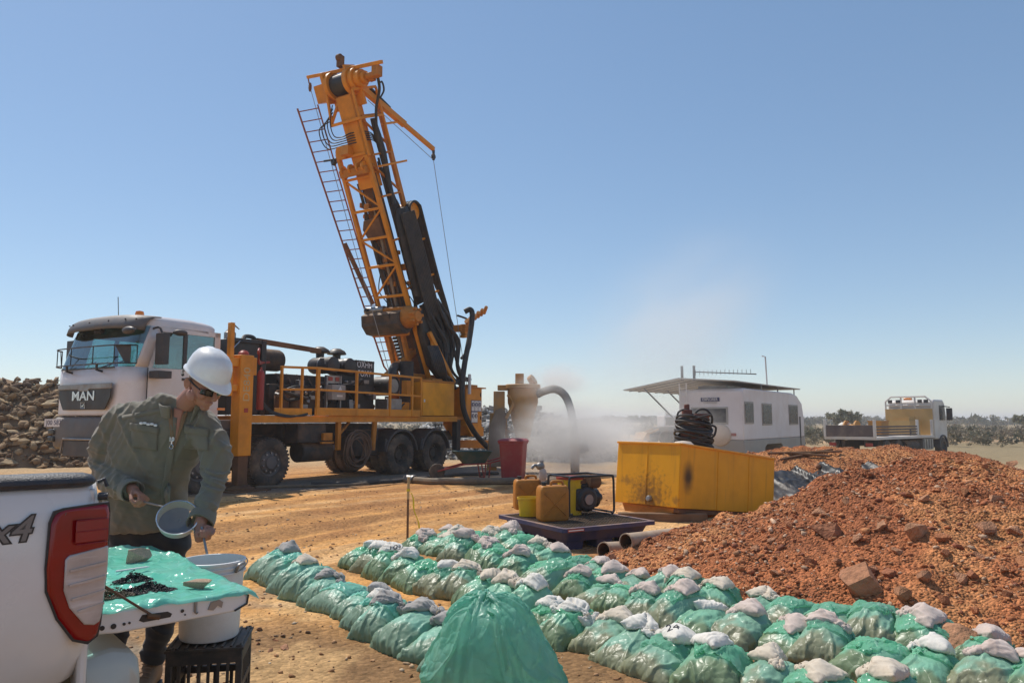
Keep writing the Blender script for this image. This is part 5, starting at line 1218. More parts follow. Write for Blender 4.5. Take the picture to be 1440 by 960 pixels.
def chip_heap(lab, px, py, rad, n, dark, seed):
    rs = np.random.RandomState(seed); p = at(px, py, 1); d = ray(px, py); k = (0.852 - CAMZ) / d.z; c = Vector((d.x * k, d.y * k, 0.852))
    r = rad * np.sqrt(rs.uniform(0, 1, n)); a = rs.uniform(0, 6.283, n)
    P = np.stack([r * np.cos(a) * 1.35, r * np.sin(a) * 0.8, 0.034 * (1 - (r / rad)) * rs.uniform(0.3, 1, n) + 0.002 + 0.012 * np.sin(3 * a + r / rad * 4) * (1 - r / rad)], 1)
    S = 0.0018 + 0.005 * rs.uniform(0, 1, n) ** 2; C = np.clip(np.array(dark)[None] * rs.uniform(0.5, 1.6, (n, 1)), 0, 1)
    o = link('drill_chips', stones('drill_chips', P, S, C, chip_m, seed), chip_m); o.location = c; o.rotation_euler = (0, 0, rs.uniform(-0.3, 0.6))
    tag(o, lab, 'drill chips', 'heaps of drill chips on the sheet'); return o
chip_m = stone_mat('wet_chips', 90); chip_m.node_tree.nodes['Principled BSDF'].inputs['Roughness'].default_value = 0.4
chip_heap('smaller heap of black drill chips at the back of the sheet', 187, 817, 0.055, 1300, (0.022, 0.022, 0.024), 61)
chip_heap('largest heap of black drill chips in the middle of the sheet', 210, 831, 0.075, 2400, (0.020, 0.020, 0.022), 62)
chip_heap('brown heap of drill chips beside the tail lamp', 155, 839, 0.062, 1300, (0.10, 0.075, 0.045), 63)
def on_sheet(px, py, z=0.85):
    d = ray(px, py); k = (z - CAMZ) / d.z; return Vector((d.x * k, d.y * k, z))
pale_rock = vmat('pale_specimen_rock', [(0.66, 0.44, 0.33), (0.60, 0.44, 0.29)], 14, (0.6, 30)); spm = rock_mesh('rock_specimen', 903, sub=3); spm.materials.append(pale_rock)
spm2 = rock_mesh('rock_specimen', 911, sub=3); spm2.materials.append(pale_rock)
for px, py, wpx, lab, sq, me in ((187, 793, 46, 'larger pinkish rock specimen at the back of the green sheet', (1.05, 0.85, 0.95), spm), (275, 829, 37, 'flat tan rock specimen near the front edge of the green sheet', (1.15, 0.8, 0.75), spm2)):
    p = on_sheet(px, py); s_ = wpx / FPX * p.y / 2.2
    o = bpy.data.objects.new('rock_specimen', me); COL.objects.link(o); o.location = p + Vector((0, 0.03, s_ * 0.42)); o.scale = [s_ * k for k in sq]; o.rotation_euler = (0, 0, 0.6 if px < 200 else 0.15)
    tag(o, lab, 'rock', 'rock specimens on the tailgate')
m = MB(); a, b_ = on_sheet(163, 803, 0.868), on_sheet(206, 797, 0.868); m.cyl(a, b_, 0.0045, n=8); m.cyl(b_, b_ + (b_ - a) * 0.12, 0.0042, 0.001, n=8); c0 = (a + b_) / 2
o = m.build('marker_pen', white_p); tag(o, 'white pen lying on the green sheet beside the pinkish rock', 'pen')

# bucket on a crate
BK = Vector((-1.405, 3.555, 0)); CR_TOP = 0.505
bucket_m = pmat('white_bucket_plastic', (0.74, 0.73, 0.71), 0.4, var=0.06, dirt=((0.42, 0.34, 0.26), 0.4, 5), vscale=5)
bk = empty('bucket', (BK.x, BK.y, CR_TOP), 0, 'white plastic bucket standing on the black crate', 'bucket')
m = MB(); m.lathe([(0.0, 0.0), (0.125, 0.0), (0.130, 0.01), (0.143, 0.335), (0.150, 0.336), (0.150, 0.345), (0.1435, 0.347), (0.140, 0.345), (0.127, 0.012), (0.0, 0.010)], n=44); m.build('pail', bucket_m, bk)
m = MB()
for z in (0.295, 0.318): m.lathe([(0.143, z - 0.004), (0.150, z - 0.003), (0.150, z + 0.003), (0.143, z + 0.004)], n=44)
m.build('rim_rib', bucket_m, bk)
m = MB(); X = Vector((0.9, -0.43, 0)); m.tube(cr_path([Vector((0, 0, 0.30)) + X * 0.152, Vector((0, 0, 0.33)) + X * 0.165, Vector((0, 0, 0.338)) + X * 0.16 + Vector((0.02, 0.03, 0))]), 0.008, 6); m.tube([Vector((0.156 * math.cos(t), 0.156 * math.sin(t), 0.30 + 0.04 * math.sin((t + 0.45) / math.pi * math.pi))) for t in np.linspace(-0.45, math.pi - 0.45, 26)], 0.0028, 5); m.build('bail', steel, bk)
m = MB(); m.lathe([(0.0, 0.0), (0.134, 0.0)], (0, 0, 0.13), n=36); m.build('bucket_contents', pmat('grey_slurry', (0.20, 0.18, 0.15), 0.35), bk)
crate_m = pmat('black_crate_plastic', (0.030, 0.028, 0.027), 0.5, var=0.15, dirt=((0.22, 0.15, 0.10), 0.5, 6), top=((0.30, 0.21, 0.14), 0.4))
cr = empty('crate', (BK.x + 0.01, BK.y, 0), R(12), 'black plastic milk crate standing on end under the bucket', 'crate')
h_ = 0.160; H = CR_TOP - 0.004
for sgn, ax_ in ((1, 0), (-1, 0), (1, 1), (-1, 1)):
    m = MB()
    def wb(u0, u1, z0, z1, t=0.022, dd=0.0):
        u0, u1 = max(u0, -h_ + 0.02), min(u1, h_ - 0.02)
        if ax_ == 0: m.b2((u0, sgn * (h_ - dd), z0), (u1, sgn * (h_ - t - dd), z1))
        else: m.b2((sgn * (h_ - dd), u0, z0), (sgn * (h_ - t - dd), u1, z1))
    wb(-h_, h_, H - 0.075, H - 0.02); wb(-h_, h_, 0.30, 0.33, dd=0.001); wb(-h_, h_, 0.17, 0.20, dd=0.001); wb(-h_, h_, 0.0, 0.05)
    for i in range(8): wb(-h_ + 0.0405 * i + 0.01, -h_ + 0.0405 * i + 0.022, 0.33, H - 0.075, 0.016, 0.003)
    for i in range(5): wb(-h_ + 0.074 * i + 0.005, -h_ + 0.074 * i + 0.020, 0.05, 0.30, 0.016, 0.003)
    m.build('crate_side', crate_m, cr, 0.003)
for sx in (-1, 1):
    for sy in (-1, 1): MB().b2((sx * h_, sy * h_, 0), (sx * (h_ - 0.028), sy * (h_ - 0.028), H)).build('corner_post', crate_m, cr, 0.004)
m = MB(); m.b2((-h_ - .006, -h_ - .006, H - 0.02), (h_ + .006, h_ + .006, H - 0.008))
for i in range(9): m.b2((-h_ + i * 0.038, -h_, H - 0.008), (-h_ + i * 0.038 + 0.012, h_, H)); 
m.build('crate_top', crate_m, cr, 0.002)
# ================================================================== the man at the tailgate
def remesh(mb, name, voxel, smooth=6, factor=0.5):
    me = bpy.data.meshes.new(name); me.from_pydata(mb.v, [], mb.f)
    bm = bmesh.new(); bm.from_mesh(me); bmesh.ops.recalc_face_normals(bm, faces=bm.faces); bm.to_mesh(me); bm.free()
    o = bpy.data.objects.new(name, me); COL.objects.link(o)
    r = o.modifiers.new('r', 'REMESH'); r.mode = 'VOXEL'; r.voxel_size = voxel
    s = o.modifiers.new('s', 'SMOOTH'); s.iterations = smooth; s.factor = factor
    dg = bpy.context.evaluated_depsgraph_get()
    out = bpy.data.meshes.new_from_object(o.evaluated_get(dg)); out.name = name
    bpy.data.objects.remove(o); bpy.data.meshes.remove(me)
    out.polygons.foreach_set('use_smooth', np.ones(len(out.polygons), bool)); return out
def mesh_np(me):
    v = np.empty(len(me.vertices) * 3); me.vertices.foreach_get('co', v); n = np.empty(len(me.vertices) * 3); me.vertices.foreach_get('normal', n)
    return v.reshape(-1, 3), n.reshape(-1, 3)
def set_np(me, v): me.vertices.foreach_set('co', v.astype(np.float32).ravel()); me.update()
MAN = Vector((-1.98, 4.33, 0))
man = empty('person', MAN, 0, 'man in white hard hat and olive jacket bending over the bucket', 'person')
def A(px, py, Y): return at(px, py, Y) - MAN
skin = pmat('skin', (0.36, 0.165, 0.105), 0.5, var=0.14, vscale=14, sub=0.08, bump=(0.12, 120, 0.003), dirt=((0.40, 0.14, 0.09), 0.35, 18))
olive = pmat('olive_canvas', (0.165, 0.143, 0.100), 0.85, var=0.08, vscale=5, sheen=0.25, bump=(0.35, 420, 0.0012), dirt=((0.25, 0.22, 0.16), 0.3, 6))
trouser_m = pmat('dark_trouser_cloth', (0.018, 0.019, 0.022), 0.85, var=0.2, vscale=6, sheen=0.2, bump=(0.25, 300, 0.0015), dirt=((0.08, 0.06, 0.045), 0.35, 5))
boot_m = pmat('tan_boot_leather', (0.22, 0.13, 0.07), 0.65, var=0.2, vscale=8, dirt=((0.4, 0.24, 0.12), 0.5, 6))
# ---- head frame
HC = A(287, 541, 4.06)
HF = Vector((0.74, -0.45, -0.52)).normalized(); HU = (Vector((0, 0, 1)) - HF * HF.z).normalized(); HS = HF.cross(HU)   # HS : towards his left
HM = Matrix((HF, HS, HU)).transposed()
def hp(f, s, u): return HC + (HF * f + HS * s + HU * u) * 1.07
body = MB()
body.ball(hp(-0.008, 0, 0.040), (0.098, 0.076, 0.100), 22, HM); body.ball(hp(0.030, 0, -0.040), (0.062, 0.056, 0.072), 18, HM); body.ball(hp(0.020, 0, -0.01), (0.075, 0.066, 0.07), 18, HM)
body.ball(hp(0.070, 0, -0.092), (0.022, 0.028, 0.020), 12, HM); body.ball(hp(0.078, 0, 0.030), (0.020, 0.055, 0.016), 12, HM)
body.tube([hp(0.088, 0, 0.022), hp(0.104, 0, 0.0), hp(0.116, 0, -0.022)], [0.009, 0.011, 0.014], 10); body.ball(hp(0.110, 0, -0.024), (0.015, 0.019, 0.012), 10, HM)
body.tube([hp(0.080, -0.026, -0.060), hp(0.095, 0, -0.055), hp(0.080, 0.026, -0.060)], 0.0065, 8); body.tube([hp(0.078, -0.022, -0.071), hp(0.092, 0, -0.070), hp(0.078, 0.022, -0.071)], 0.007, 8)
for s_ in (-1, 1):
    body.ball(hp(0.062, s_ * 0.042, -0.022), (0.030, 0.022, 0.028), 12, HM); body.ball(hp(0.010, s_ * 0.058, -0.060), (0.040, 0.014, 0.030), 12, HM)
    body.tube([hp(-0.012, s_ * 0.080, 0.024), hp(-0.026, s_ * 0.088, 0.020), hp(-0.032, s_ * 0.090, 0.0), hp(-0.024, s_ * 0.086, -0.022), hp(-0.012, s_ * 0.078, -0.034)], [0.006, 0.008, 0.009, 0.008, 0.007], 8)
    body.ball(hp(-0.015, s_ * 0.078, -0.004), (0.016, 0.008, 0.026), 10, HM)
NB = A(252, 578, 4.16)
body.tube([NB + Vector((-0.02, 0.02, -0.12)), NB, NB.lerp(hp(-0.03, 0, -0.06), 0.5), hp(-0.02, 0, -0.045)], [0.075, 0.064, 0.060, 0.060], 18)
shR, elR, wrR = A(172, 590, 4.20), A(147, 655, 4.24), A(189, 691, 3.985)
shL, elL, wrL = A(290, 606, 4.15), A(302, 674, 4.06), A(281, 737, 3.86)
pel, che = A(210, 735, 4.28), A(232, 630, 4.20)
body.tube([pel, che, NB], [0.10, 0.10, 0.07], 14); body.tube([che + Vector((0, 0, 0.08)), shR], 0.05, 10); body.tube([che + Vector((0, 0, 0.08)), shL], 0.05, 10)
body.tube([shR, elR, elR.lerp(wrR, 0.5), wrR], [0.05, 0.045, 0.04, 0.029], 12); body.tube([shL, elL, elL.lerp(wrL, 0.5), wrL], [0.05, 0.045, 0.04, 0.029], 12)
hipR, kneR, ankR = A(180, 738, 4.30), A(168, 842, 4.34), A(158, 930, 4.40)
hipL, kneL, ankL = A(240, 738, 4.27), A(232, 838, 4.27), A(213, 930, 4.34)
for h3 in ((hipR, kneR, ankR), (hipL, kneL, ankL)): body.tube([pel, h3[0]], 0.06, 8); body.tube(list(h3), [0.06, 0.05, 0.04], 10)
def hand(mb, wr, d, n, thumb, curls, th=None, L=1.0):
    """palm from the wrist along d, n = direction the palm faces, thumb = +1/-1 side; curls per finger (radians per joint)"""
    d = Vector(d).normalized(); n = (Vector(n) - d * Vector(n).dot(d)).normalized(); s = d.cross(n) * thumb
    rings = []
    for t, hw, ht in ((-0.01, 0.027, 0.022), (0.02, 0.033, 0.019), (0.055, 0.040, 0.016), (0.088, 0.041, 0.014), (0.098, 0.036, 0.011)):
        c = wr + d * (t * L); rings.append([c + s * (hw * math.cos(a)) + n * (ht * math.sin(a)) for a in np.linspace(0, 2 * math.pi, 16, endpoint=False)])
    mb.loft(rings); mb.ball(wr + d * 0.035 + s * 0.022 + n * 0.010, (0.020, 0.020, 0.020), 10)
    for i, (o_, ln, r_) in enumerate(((0.030, 0.074, 0.0092), (0.011, 0.082, 0.0096), (-0.009, 0.076, 0.0092), (-0.028, 0.060, 0.0080))):
        p = wr + d * ((0.086 - 0.004 * abs(i - 1)) * L) + s * o_; dd = d.copy(); pts = [p - d * 0.02, p]; rr_ = [r_ * 1.1, r_ * 1.12]
        for k, (fr, c) in enumerate(((0.46, curls[i][0]), (0.30, curls[i][1]), (0.24, curls[i][2]))):
            dd = Quaternion(d.cross(n), c) @ dd; p = p + dd * (ln * fr); pts.append(p.copy()); rr_.append(r_ * (1.02 - 0.1 * k))
        mb.tube(pts, rr_, 10); mb.ball(pts[-1], rr_[-1], 8)
    t0 = wr + d * 0.030 + s * 0.030 + n * 0.006; td = th or (d * 0.75 + s * 0.45 + n * 0.55); td = Vector(td).normalized()
    t1 = t0 + td * 0.036; t2 = t1 + (td * 0.8 + d * 0.2 - s * 0.25 + n * 0.1).normalized() * 0.032; t3 = t2 + (td * 0.5 + d * 0.3 - s * 0.6).normalized() * 0.024
    mb.tube([t0 - td * 0.012, t0, t1, t2, t3], [0.013, 0.0135, 0.0115, 0.0105, 0.009], 10); mb.ball(t3, 0.009, 8)
    return wr + d * 0.09 + n * 0.025
fist = [(1.15, 1.35, 0.8), (1.2, 1.35, 0.8), (1.25, 1.35, 0.8), (1.3, 1.3, 0.8)]
# right hand on the sieve handle, left fist on the rod in the bucket
dR = A(216, 706, 3.90) - wrR
gR = hand(body, wrR, dR, (0.25, -0.55, -0.75), -1, [(0.75, 1.1, 0.7), (0.8, 1.15, 0.7), (0.85, 1.2, 0.7), (0.9, 1.2, 0.7)])
dL = A(288, 766, 3.80) - wrL
gL = hand(body, wrL, dL, (0.45, -0.80, 0.1), -1, fist)
bme = remesh(body, 'body', 0.0042, 5, 0.5)
b_o = link('body', bme, skin, man)
# ---- jacket
jk = MB()
def ring(pl, pr, Y, hd, n=36, e=2.5, rot=0.0):
    a, b_ = A(pl[0], pl[1], Y), A(pr[0], pr[1], Y); c = (a + b_) / 2; w_ = (b_ - a) / 2
    dp = Vector((0, -1, 0)) if not rot else Vector((math.sin(rot), -math.cos(rot), 0)); out = []
    for t in np.linspace(0, 2 * math.pi, n, endpoint=False):
        ct, st = math.cos(t), math.sin(t)
        out.append(c + w_ * (abs(ct) ** (2 / e) * (1 if ct > 0 else -1)) + dp * (hd * abs(st) ** (2 / e) * (1 if st > 0 else -1)))
    return out
jk.loft([ring((154, 746), (264, 741), 4.27, 0.145), ring((152, 720), (264, 716), 4.26, 0.155), ring((150, 688), (261, 688), 4.25, 0.155), ring((155, 645), (271, 652), 4.23, 0.155), ring((160, 610), (290, 624), 4.21, 0.15),
         ring((163, 588), (301, 604), 4.19, 0.13), ring((180, 570), (291, 588), 4.18, 0.105), ring((212, 558), (282, 574), 4.17, 0.09), ring((228, 550), (278, 564), 4.16, 0.078)])
jk.tube(cr_path([shR + Vector((0.05, 0, 0.0)), shR, A(153, 622, 4.22), elR, A(162, 677, 4.12), A(186, 690, 4.00)], 4), [0.10, 0.1, .1, .1, 0.098, 0.095, .092, .09, .09, .088, .086, 0.085, 0.084, 0.082, 0.078, 0.074, 0.07, 0.066, 0.062, 0.058, 0.056], 20)
lp = cr_path([shL + Vector((-0.05, 0, 0.02)), shL, A(300, 640, 4.11), elL, A(291, 712, 3.95), A(282, 735, 3.885)], 4)
jk.tube(lp, np.interp(np.linspace(0, 1, len(lp)), [0, 0.2, 0.5, 0.75, 1.0], [0.10, 0.10, 0.088, 0.074, 0.062]).tolist(), 20)
jme = remesh(jk, 'jacket', 0.0105, 7, 0.5)
jme2 = jme
v, nn = mesh_np(jme)
# cloth folds: long soft ones from shoulder to hem, tight ones at elbows and waist
def folds(v, axis, freq, seed, stretch):
    axis = np.array(axis) / np.linalg.norm(axis); t = v @ axis
    return np.abs(n3(np.stack([v[:, 0] * stretch + t * freq, v[:, 1] * stretch - t * 0.2 * freq, v[:, 2] * stretch + t * freq * 0.6], 1), seed)) 
def near(v, p, r): return np.exp(-(np.linalg.norm(v - np.array(p)[None], axis=1) / r) ** 2)
f1 = folds(v, (0.8, 0.1, 0.35), 9, 701, 2.5); f2 = folds(v, (0.2, 0.1, 1.0), 22, 705, 6.0); f3 = folds(v, (0.7, 0.0, -0.6), 16, 709, 4.0)
elb = near(v, elR, 0.12) + near(v, elL, 0.14) + near(v, wrL, 0.10) + near(v, wrR, 0.12) * 0.7
arm = near(v, shR, 0.12) + near(v, shL, 0.12)
v = v + nn * (-0.055 * np.minimum(f1, 0.30) - 0.085 * np.minimum(f2, 0.26) * np.clip(elb + 0.25, 0, 1) - 0.075 * np.minimum(f3, 0.26) * np.clip(arm + 0.4, 0, 1) + 0.020)[:, None]
set_np(jme, v)
j_o = link('jacket', jme, olive, man); sub = j_o.modifiers.new('sub', 'SUBSURF'); sub.levels = 1; sub.render_levels = 1
# shoulder and front placket surfaces drawn from the mesh by casting along the camera axis
from mathutils.bvhtree import BVHTree
bvh = BVHTree.FromPolygons([tuple(p) for p in v.tolist()], [tuple(p.vertices) for p in jme.polygons])
def onj(px, py, lift=0.004):
    """point of the jacket front met by going straight back (+Y) at this height and side"""
    p = A(px, py, 4.05); o = Vector((p.x, -1.5, p.z)); h = bvh.ray_cast(o, Vector((0, 1, 0)))
    k = h[0] if h[0] is not None else p
    for _ in range(3):
        q = A(px, py, k.y + MAN.y); h = bvh.ray_cast(Vector((q.x, -1.5, q.z)), Vector((0, 1, 0)))
        if h[0] is None: break
        k = h[0]
    return k + Vector((0, -lift, 0))
def patch(name, quad, mat, n=(8, 8), t=0.004, parent=None):
    """cloth patch following the jacket: quad = four picture corners tl,tr,br,bl"""
    P = []
    for i in range(n[0] + 1):
        row = []
        for j in range(n[1] + 1):
            u, w_ = j / n[1], i / n[0]
            x = (quad[0][0] * (1 - u) + quad[1][0] * u) * (1 - w_) + (quad[3][0] * (1 - u) + quad[2][0] * u) * w_
            y = (quad[0][1] * (1 - u) + quad[1][1] * u) * (1 - w_) + (quad[3][1] * (1 - u) + quad[2][1] * u) * w_
            row.append(onj(x, y, t))
        P.append(row)
    m = MB(); m.grid(P); o = m.build(name, mat, parent or j_o); solid(o, 0.004, 0); return o
patch('chest_pocket', [(186, 597), (222, 604), (222, 634), (186, 628)], olive, t=0.006); patch('pocket_flap', [(184, 594), (224, 601), (224, 610), (184, 605)], olive, (3, 8), 0.010)
patch('chest_pocket', [(262, 600), (292, 606), (294, 634), (262, 630)], olive, t=0.006); patch('pocket_flap', [(260, 597), (294, 603), (294, 613), (260, 609)], olive, (3, 8), 0.010)
patch('front_placket', [(242, 585), (250, 587), (236, 742), (222, 742)], olive, (22, 3), 0.007)
patch('stitched_yoke', [(172, 584), (236, 572), (236, 578), (172, 590)], olive, (2, 10), 0.003)
glove = MB(); p0 = onj(205, 602, 0.012)
for k in range(5): glove.ball(onj(200 + 5 * k, 595 + k * 0.7, 0.012) + Vector((0, 0, 0.004 * (k % 2))), (0.011, 0.006, 0.008), 8)
glove.build('pocket_contents', white_p, j_o)
z0 = onj(243, 622, 0.012); m = MB(); m.tube([z0 + Vector((0.010 * math.cos(t), -0.004, 0.012 * math.sin(t) - 0.022)) for t in np.linspace(0, 6.283, 14, endpoint=False)], 0.0022, 5, closed=True); m.box(z0 + Vector((0, 0, 0.0)), (0.008, 0.005, 0.02)); m.build('zip_pull', bright, j_o)
text_obj('zip_mark', '10', 0.030, white_p, j_o, basis(z0 + Vector((0.0, -0.004, 0.018)), (1, 0, 0), (0, 0, 1), (0, -1, 0)), 0.002, bold=0.001)
# collar : open, standing
lin = pmat('brown_collar_lining', (0.23, 0.135, 0.07), 0.85, var=0.1, sheen=0.2)
cn = MB(); P = []
for i in range(6):
    k = i / 5; row = []
    for t in np.linspace(0.45, 2 * math.pi - 0.75, 30):
        th = t - 0.95
        rx, ry = 0.094 + 0.022 * k, 0.086 + 0.024 * k
        c = NB + Vector((0.010, -0.018, -0.030)) + (HU * 0.3 + Vector((0.12, -0.06, 0.9))) * (0.070 * k - 0.012)
        row.append(c + Vector((rx * math.cos(th), ry * math.sin(th), 0.02 * k * math.cos(th * 2 + 1) - 0.10 * (1 - abs((t - math.pi) / math.pi)) * 0 - 0.018 * math.cos(th))))
    P.append(row)
cn.grid(P); o = cn.build('collar', olive, j_o); solid(o, 0.007, 0)
o = patch('open_lapel', [(236, 572), (243, 574), (246, 628), (241, 616)], lin, (12, 3), 0.008); o = patch('open_lapel', [(258, 582), (266, 578), (247, 630), (246, 627)], lin, (12, 3), 0.008)
o = patch('open_neck', [(245, 573), (259, 577), (247, 626), (245, 625)], pmat('neck_skin', (0.40, 0.17, 0.11), 0.55, var=0.08), (12, 4), 0.005)
cf = MB(); d_ = (wrR - elR).normalized(); 
for w_, dd, r_ in ((A(185, 690, 4.0), (wrR - A(162, 677, 4.12)).normalized(), 0.058), (A(282.5, 733, 3.89), (wrL - A(291, 712, 3.95)).normalized(), 0.064)):
    X, Y, Z = frame(dd); rg = []
    for k, s_ in ((-0.045, 1.05), (-0.02, 1.10), (0.012, 1.10), (0.014, 1.0), (-0.02, 0.95)): rg.append([w_ + Z * (k + 0.008 * math.sin(2 * t + 1)) + X * (r_ * s_ * math.cos(t)) + Y * (r_ * s_ * math.sin(t) * 0.9) for t in np.linspace(0, 6.283, 22, endpoint=False)])
    c = MB(); c.loft(rg, cap=False); c.build('cuff', olive, j_o)
# ---- trousers
tr = MB(); tr.loft([ring((158, 715), (262, 712), 4.28, 0.125), ring((156, 745), (264, 742), 4.28, 0.135), ring((158, 775), (268, 772), 4.285, 0.13)])
for h3, w3 in (((hipR, kneR, ankR), (0.105, 0.085, 0.072)), ((hipL, kneL, ankL), (0.118, 0.090, 0.076))):
    pp = cr_path(list(h3), 8); tr.tube(pp, np.interp(np.linspace(0, 1, len(pp)), [0, 0.5, 1], w3).tolist(), 20)
tme = remesh(tr, 'trousers', 0.012, 7, 0.5); v, nn = mesh_np(tme)
v = v - nn * (0.035 * folds(v, (0.5, 0, 0.8), 11, 721, 3.0) + 0.05 * folds(v, (0.1, 0, 1), 18, 725, 5) * np.clip(near(v, kneL, .12) + near(v, ankL, .14) + near(v, kneR, .12) + near(v, ankR, .14), 0, 1))[:, None]
set_np(tme, v); link('trousers', tme, trouser_m, man)
for an, d in ((ankL, Vector((0.10, -1.0, 0))), (ankR, Vector((-0.2, -1, 0)))):
    d.normalize(); s_ = Vector((-d.y, d.x, 0)); c = Vector((an.x, an.y, 0)); bt = MB(); rg = []
    for t, hw, h in ((-0.085, 0.030, 0.10), (-0.07, 0.040, 0.16), (-0.03, 0.045, 0.19), (0.03, 0.046, 0.165), (0.08, 0.048, 0.105), (0.13, 0.051, 0.080), (0.17, 0.046, 0.062), (0.195, 0.028, 0.045)):
        rg.append([c + d * t + s_ * (hw * math.cos(a)) + Vector((0, 0, max(0.012, h / 2 + h / 2 * math.sin(a)))) for a in np.linspace(0, 6.283, 18, endpoint=False)])
    bt.loft(rg); o_bt = bt.build('boot', boot_m, man, sharp=60)
    so = MB(); so.prism([(-0.09, -0.035), (-0.05, -0.048), (0.08, -0.050), (0.15, -0.052), (0.20, -0.025), (0.20, 0.025), (0.15, 0.052), (0.08, 0.050), (-0.05, 0.048), (-0.09, 0.035)], c + Vector((0, 0, 0.0)), d, s_, (0, 0, 1), 0.022); so.build('boot_sole', rail_m, o_bt, 0.004)
    lc = MB()
    for k in range(5): q = c + d * (0.035 + 0.018 * k) + Vector((0, 0, 0.165 - 0.018 * k)); lc.tube([q - s_ * 0.03, q + Vector((0, 0, 0.008)), q + s_ * 0.03], 0.003, 5)
    lc.build('laces', lin, o_bt)
# ---- hard hat, glasses, hair
hat_m = pmat('white_hat_plastic', (0.80, 0.80, 0.79), 0.28, var=0.02, coat=0.3, dirt=((0.5, 0.4, 0.3), 0.28, 9))
P = []; nT = 48
prof = [(1.075, -0.002), (1.07, 0.006), (1.012, 0.010), (1.0, 0.025), (0.985, 0.05), (0.93, 0.085), (0.82, 0.117), (0.64, 0.140), (0.40, 0.155), (0.15, 0.161), (0.0, 0.162)]
for k, (r_, u) in enumerate(prof):
    row = []
    for t in np.linspace(0, 2 * math.pi, nT, endpoint=False):
        f, s_ = math.cos(t), math.sin(t); rf, rs_ = 0.127, 0.102
        peak = max(0, f) ** 3 * (0.050 if k < 2 else 0.0); back = max(0, -f) ** 3 * (0.006 if k < 2 else 0)
        dz = -0.012 * max(0, f) ** 2 * (1 if k < 2 else 0) - 0.016 * max(0, -f) ** 2 * (1 - min(1, k / 5))
        rb = 0.006 * math.exp(-(s_ * rs_ * r_ / 0.014) ** 2) * (1 if k >= 4 else 0) + 0.004 * math.exp(-((abs(s_ * rs_ * r_) - 0.035) / 0.010) ** 2) * (1 if k >= 4 else 0)
        row.append(hp(f * (rf * r_ + peak + back) - 0.006, s_ * rs_ * r_, 0.054 + u * 0.86 + dz + rb))
    P.append(row)
hat = MB(); hat.loft(P, cap=False); o = hat.build('hard_hat', hat_m, man, sharp=70); solid(o, 0.004, -1)
o_hat = o
ha = MB(); ha.tube([hp(-0.146 * math.cos(t) * 0.72 - 0.03, 0.10 * math.sin(t), 0.020) for t in np.linspace(-1.3, 1.3, 16)], 0.008, 6); ha.build('hat_band', dark_pl, o_hat)
gl = MB(); P = []
for i in range(5):
    k = i / 4 - 0.5; P.append([hp(0.099 - 0.62 * (t / 0.078) ** 2 * 0.045, t, 0.004 - k * 0.038 * (1 - 0.25 * abs(t) / 0.07) - (0.010 if abs(t) < 0.010 else 0) * (k > 0) * 0) for t in np.linspace(-0.070, 0.070, 22)])
gl.grid(P); o_gl = gl.build('sunglasses', pmat('dark_lens', (0.008, 0.008, 0.010), 0.08, spec=0.8), man); solid(o_gl, 0.002, 1)
for s_ in (-1, 1): m = MB(); m.tube([hp(0.070, s_ * 0.071, 0.010), hp(0.03, s_ * 0.080, 0.014), hp(-0.02, s_ * 0.086, 0.020), hp(-0.04, s_ * 0.086, 0.012)], 0.0045, 6); m.build('temple_arm', black, o_gl)
hr = MB(); hr.ball(hp(-0.016, 0, 0.036), (0.0925, 0.0785, 0.075), 22, HM); hme = remesh(hr, 'cropped_hair', 0.006, 3); v, nn = mesh_np(hme); v2 = (v - np.array(HC)) @ np.array(HM)
keep_m = bmesh.new(); keep_m.from_mesh(hme)
bmesh.ops.delete(keep_m, geom=[q for q, c in zip(list(keep_m.verts), v2) if c[0] > -0.005 or c[2] < -0.03 - 0.2 * c[0] * 0], context='VERTS'); keep_m.to_mesh(hme); keep_m.free()
link('cropped_hair', hme, pmat('grey_hair', (0.34, 0.30, 0.26), 0.8, var=0.3, vscale=60, bump=(0.5, 300, 0.002)), man)
m = MB(); m.ball(hp(-0.014, -0.088, -0.006), (0.008, 0.006, 0.008), 8, HM); m.build('ear_plug', pmat('foam_plug', (0.75, 0.55, 0.25), 0.7), man)
# ---- sieve in the right hand, rod in the left
SV = A(250, 727, 3.83) + MAN; SD = Vector((0.30, -0.72, 0.62)).normalized()
sv = empty('sieve', SV, 0, 'round wire-mesh hand sieve held over the sheet by the man', 'sieve')
def mesh_wire(name, col):
    m = bpy.data.materials.new(name); m.use_nodes = True; N, L = m.node_tree.nodes, m.node_tree.links; b = N['Principled BSDF']
    b.inputs['Base Color'].default_value = (*col, 1); b.inputs['Metallic'].default_value = 0.6; b.inputs['Roughness'].default_value = 0.5
    tc = N.new('ShaderNodeTexCoord'); n = N.new('ShaderNodeTexNoise'); n.inputs['Scale'].default_value = 9; L.new(tc.outputs['Object'], n.inputs['Vector'])
    r = N.new('ShaderNodeMapRange'); r.inputs['To Min'].default_value = 0.42; r.inputs['To Max'].default_value = 0.72; L.new(n.outputs['Fac'], r.inputs['Value']); L.new(r.outputs[0], b.inputs['Alpha']); return m
wire_m = mesh_wire('fine_wire_mesh', (0.30, 0.30, 0.31))
X, Y, Z = frame(SD)
m = MB(); m.tube([X * (0.098 * math.cos(t)) + Y * (0.098 * math.sin(t)) for t in np.linspace(0, 6.2832, 44, endpoint=False)], 0.0035, 6, closed=True); m.build('sieve_rim', bright, sv)
m = MB(); m.lathe([(0.097, 0.0), (0.090, -0.052)], (0, 0, 0), SD, 40); m.build('sieve_wall', pmat('pale_sieve_plastic', (0.55, 0.54, 0.51), 0.4, alpha=0.75, dirt=((0.4, 0.3, 0.2), 0.4, 8)), sv)
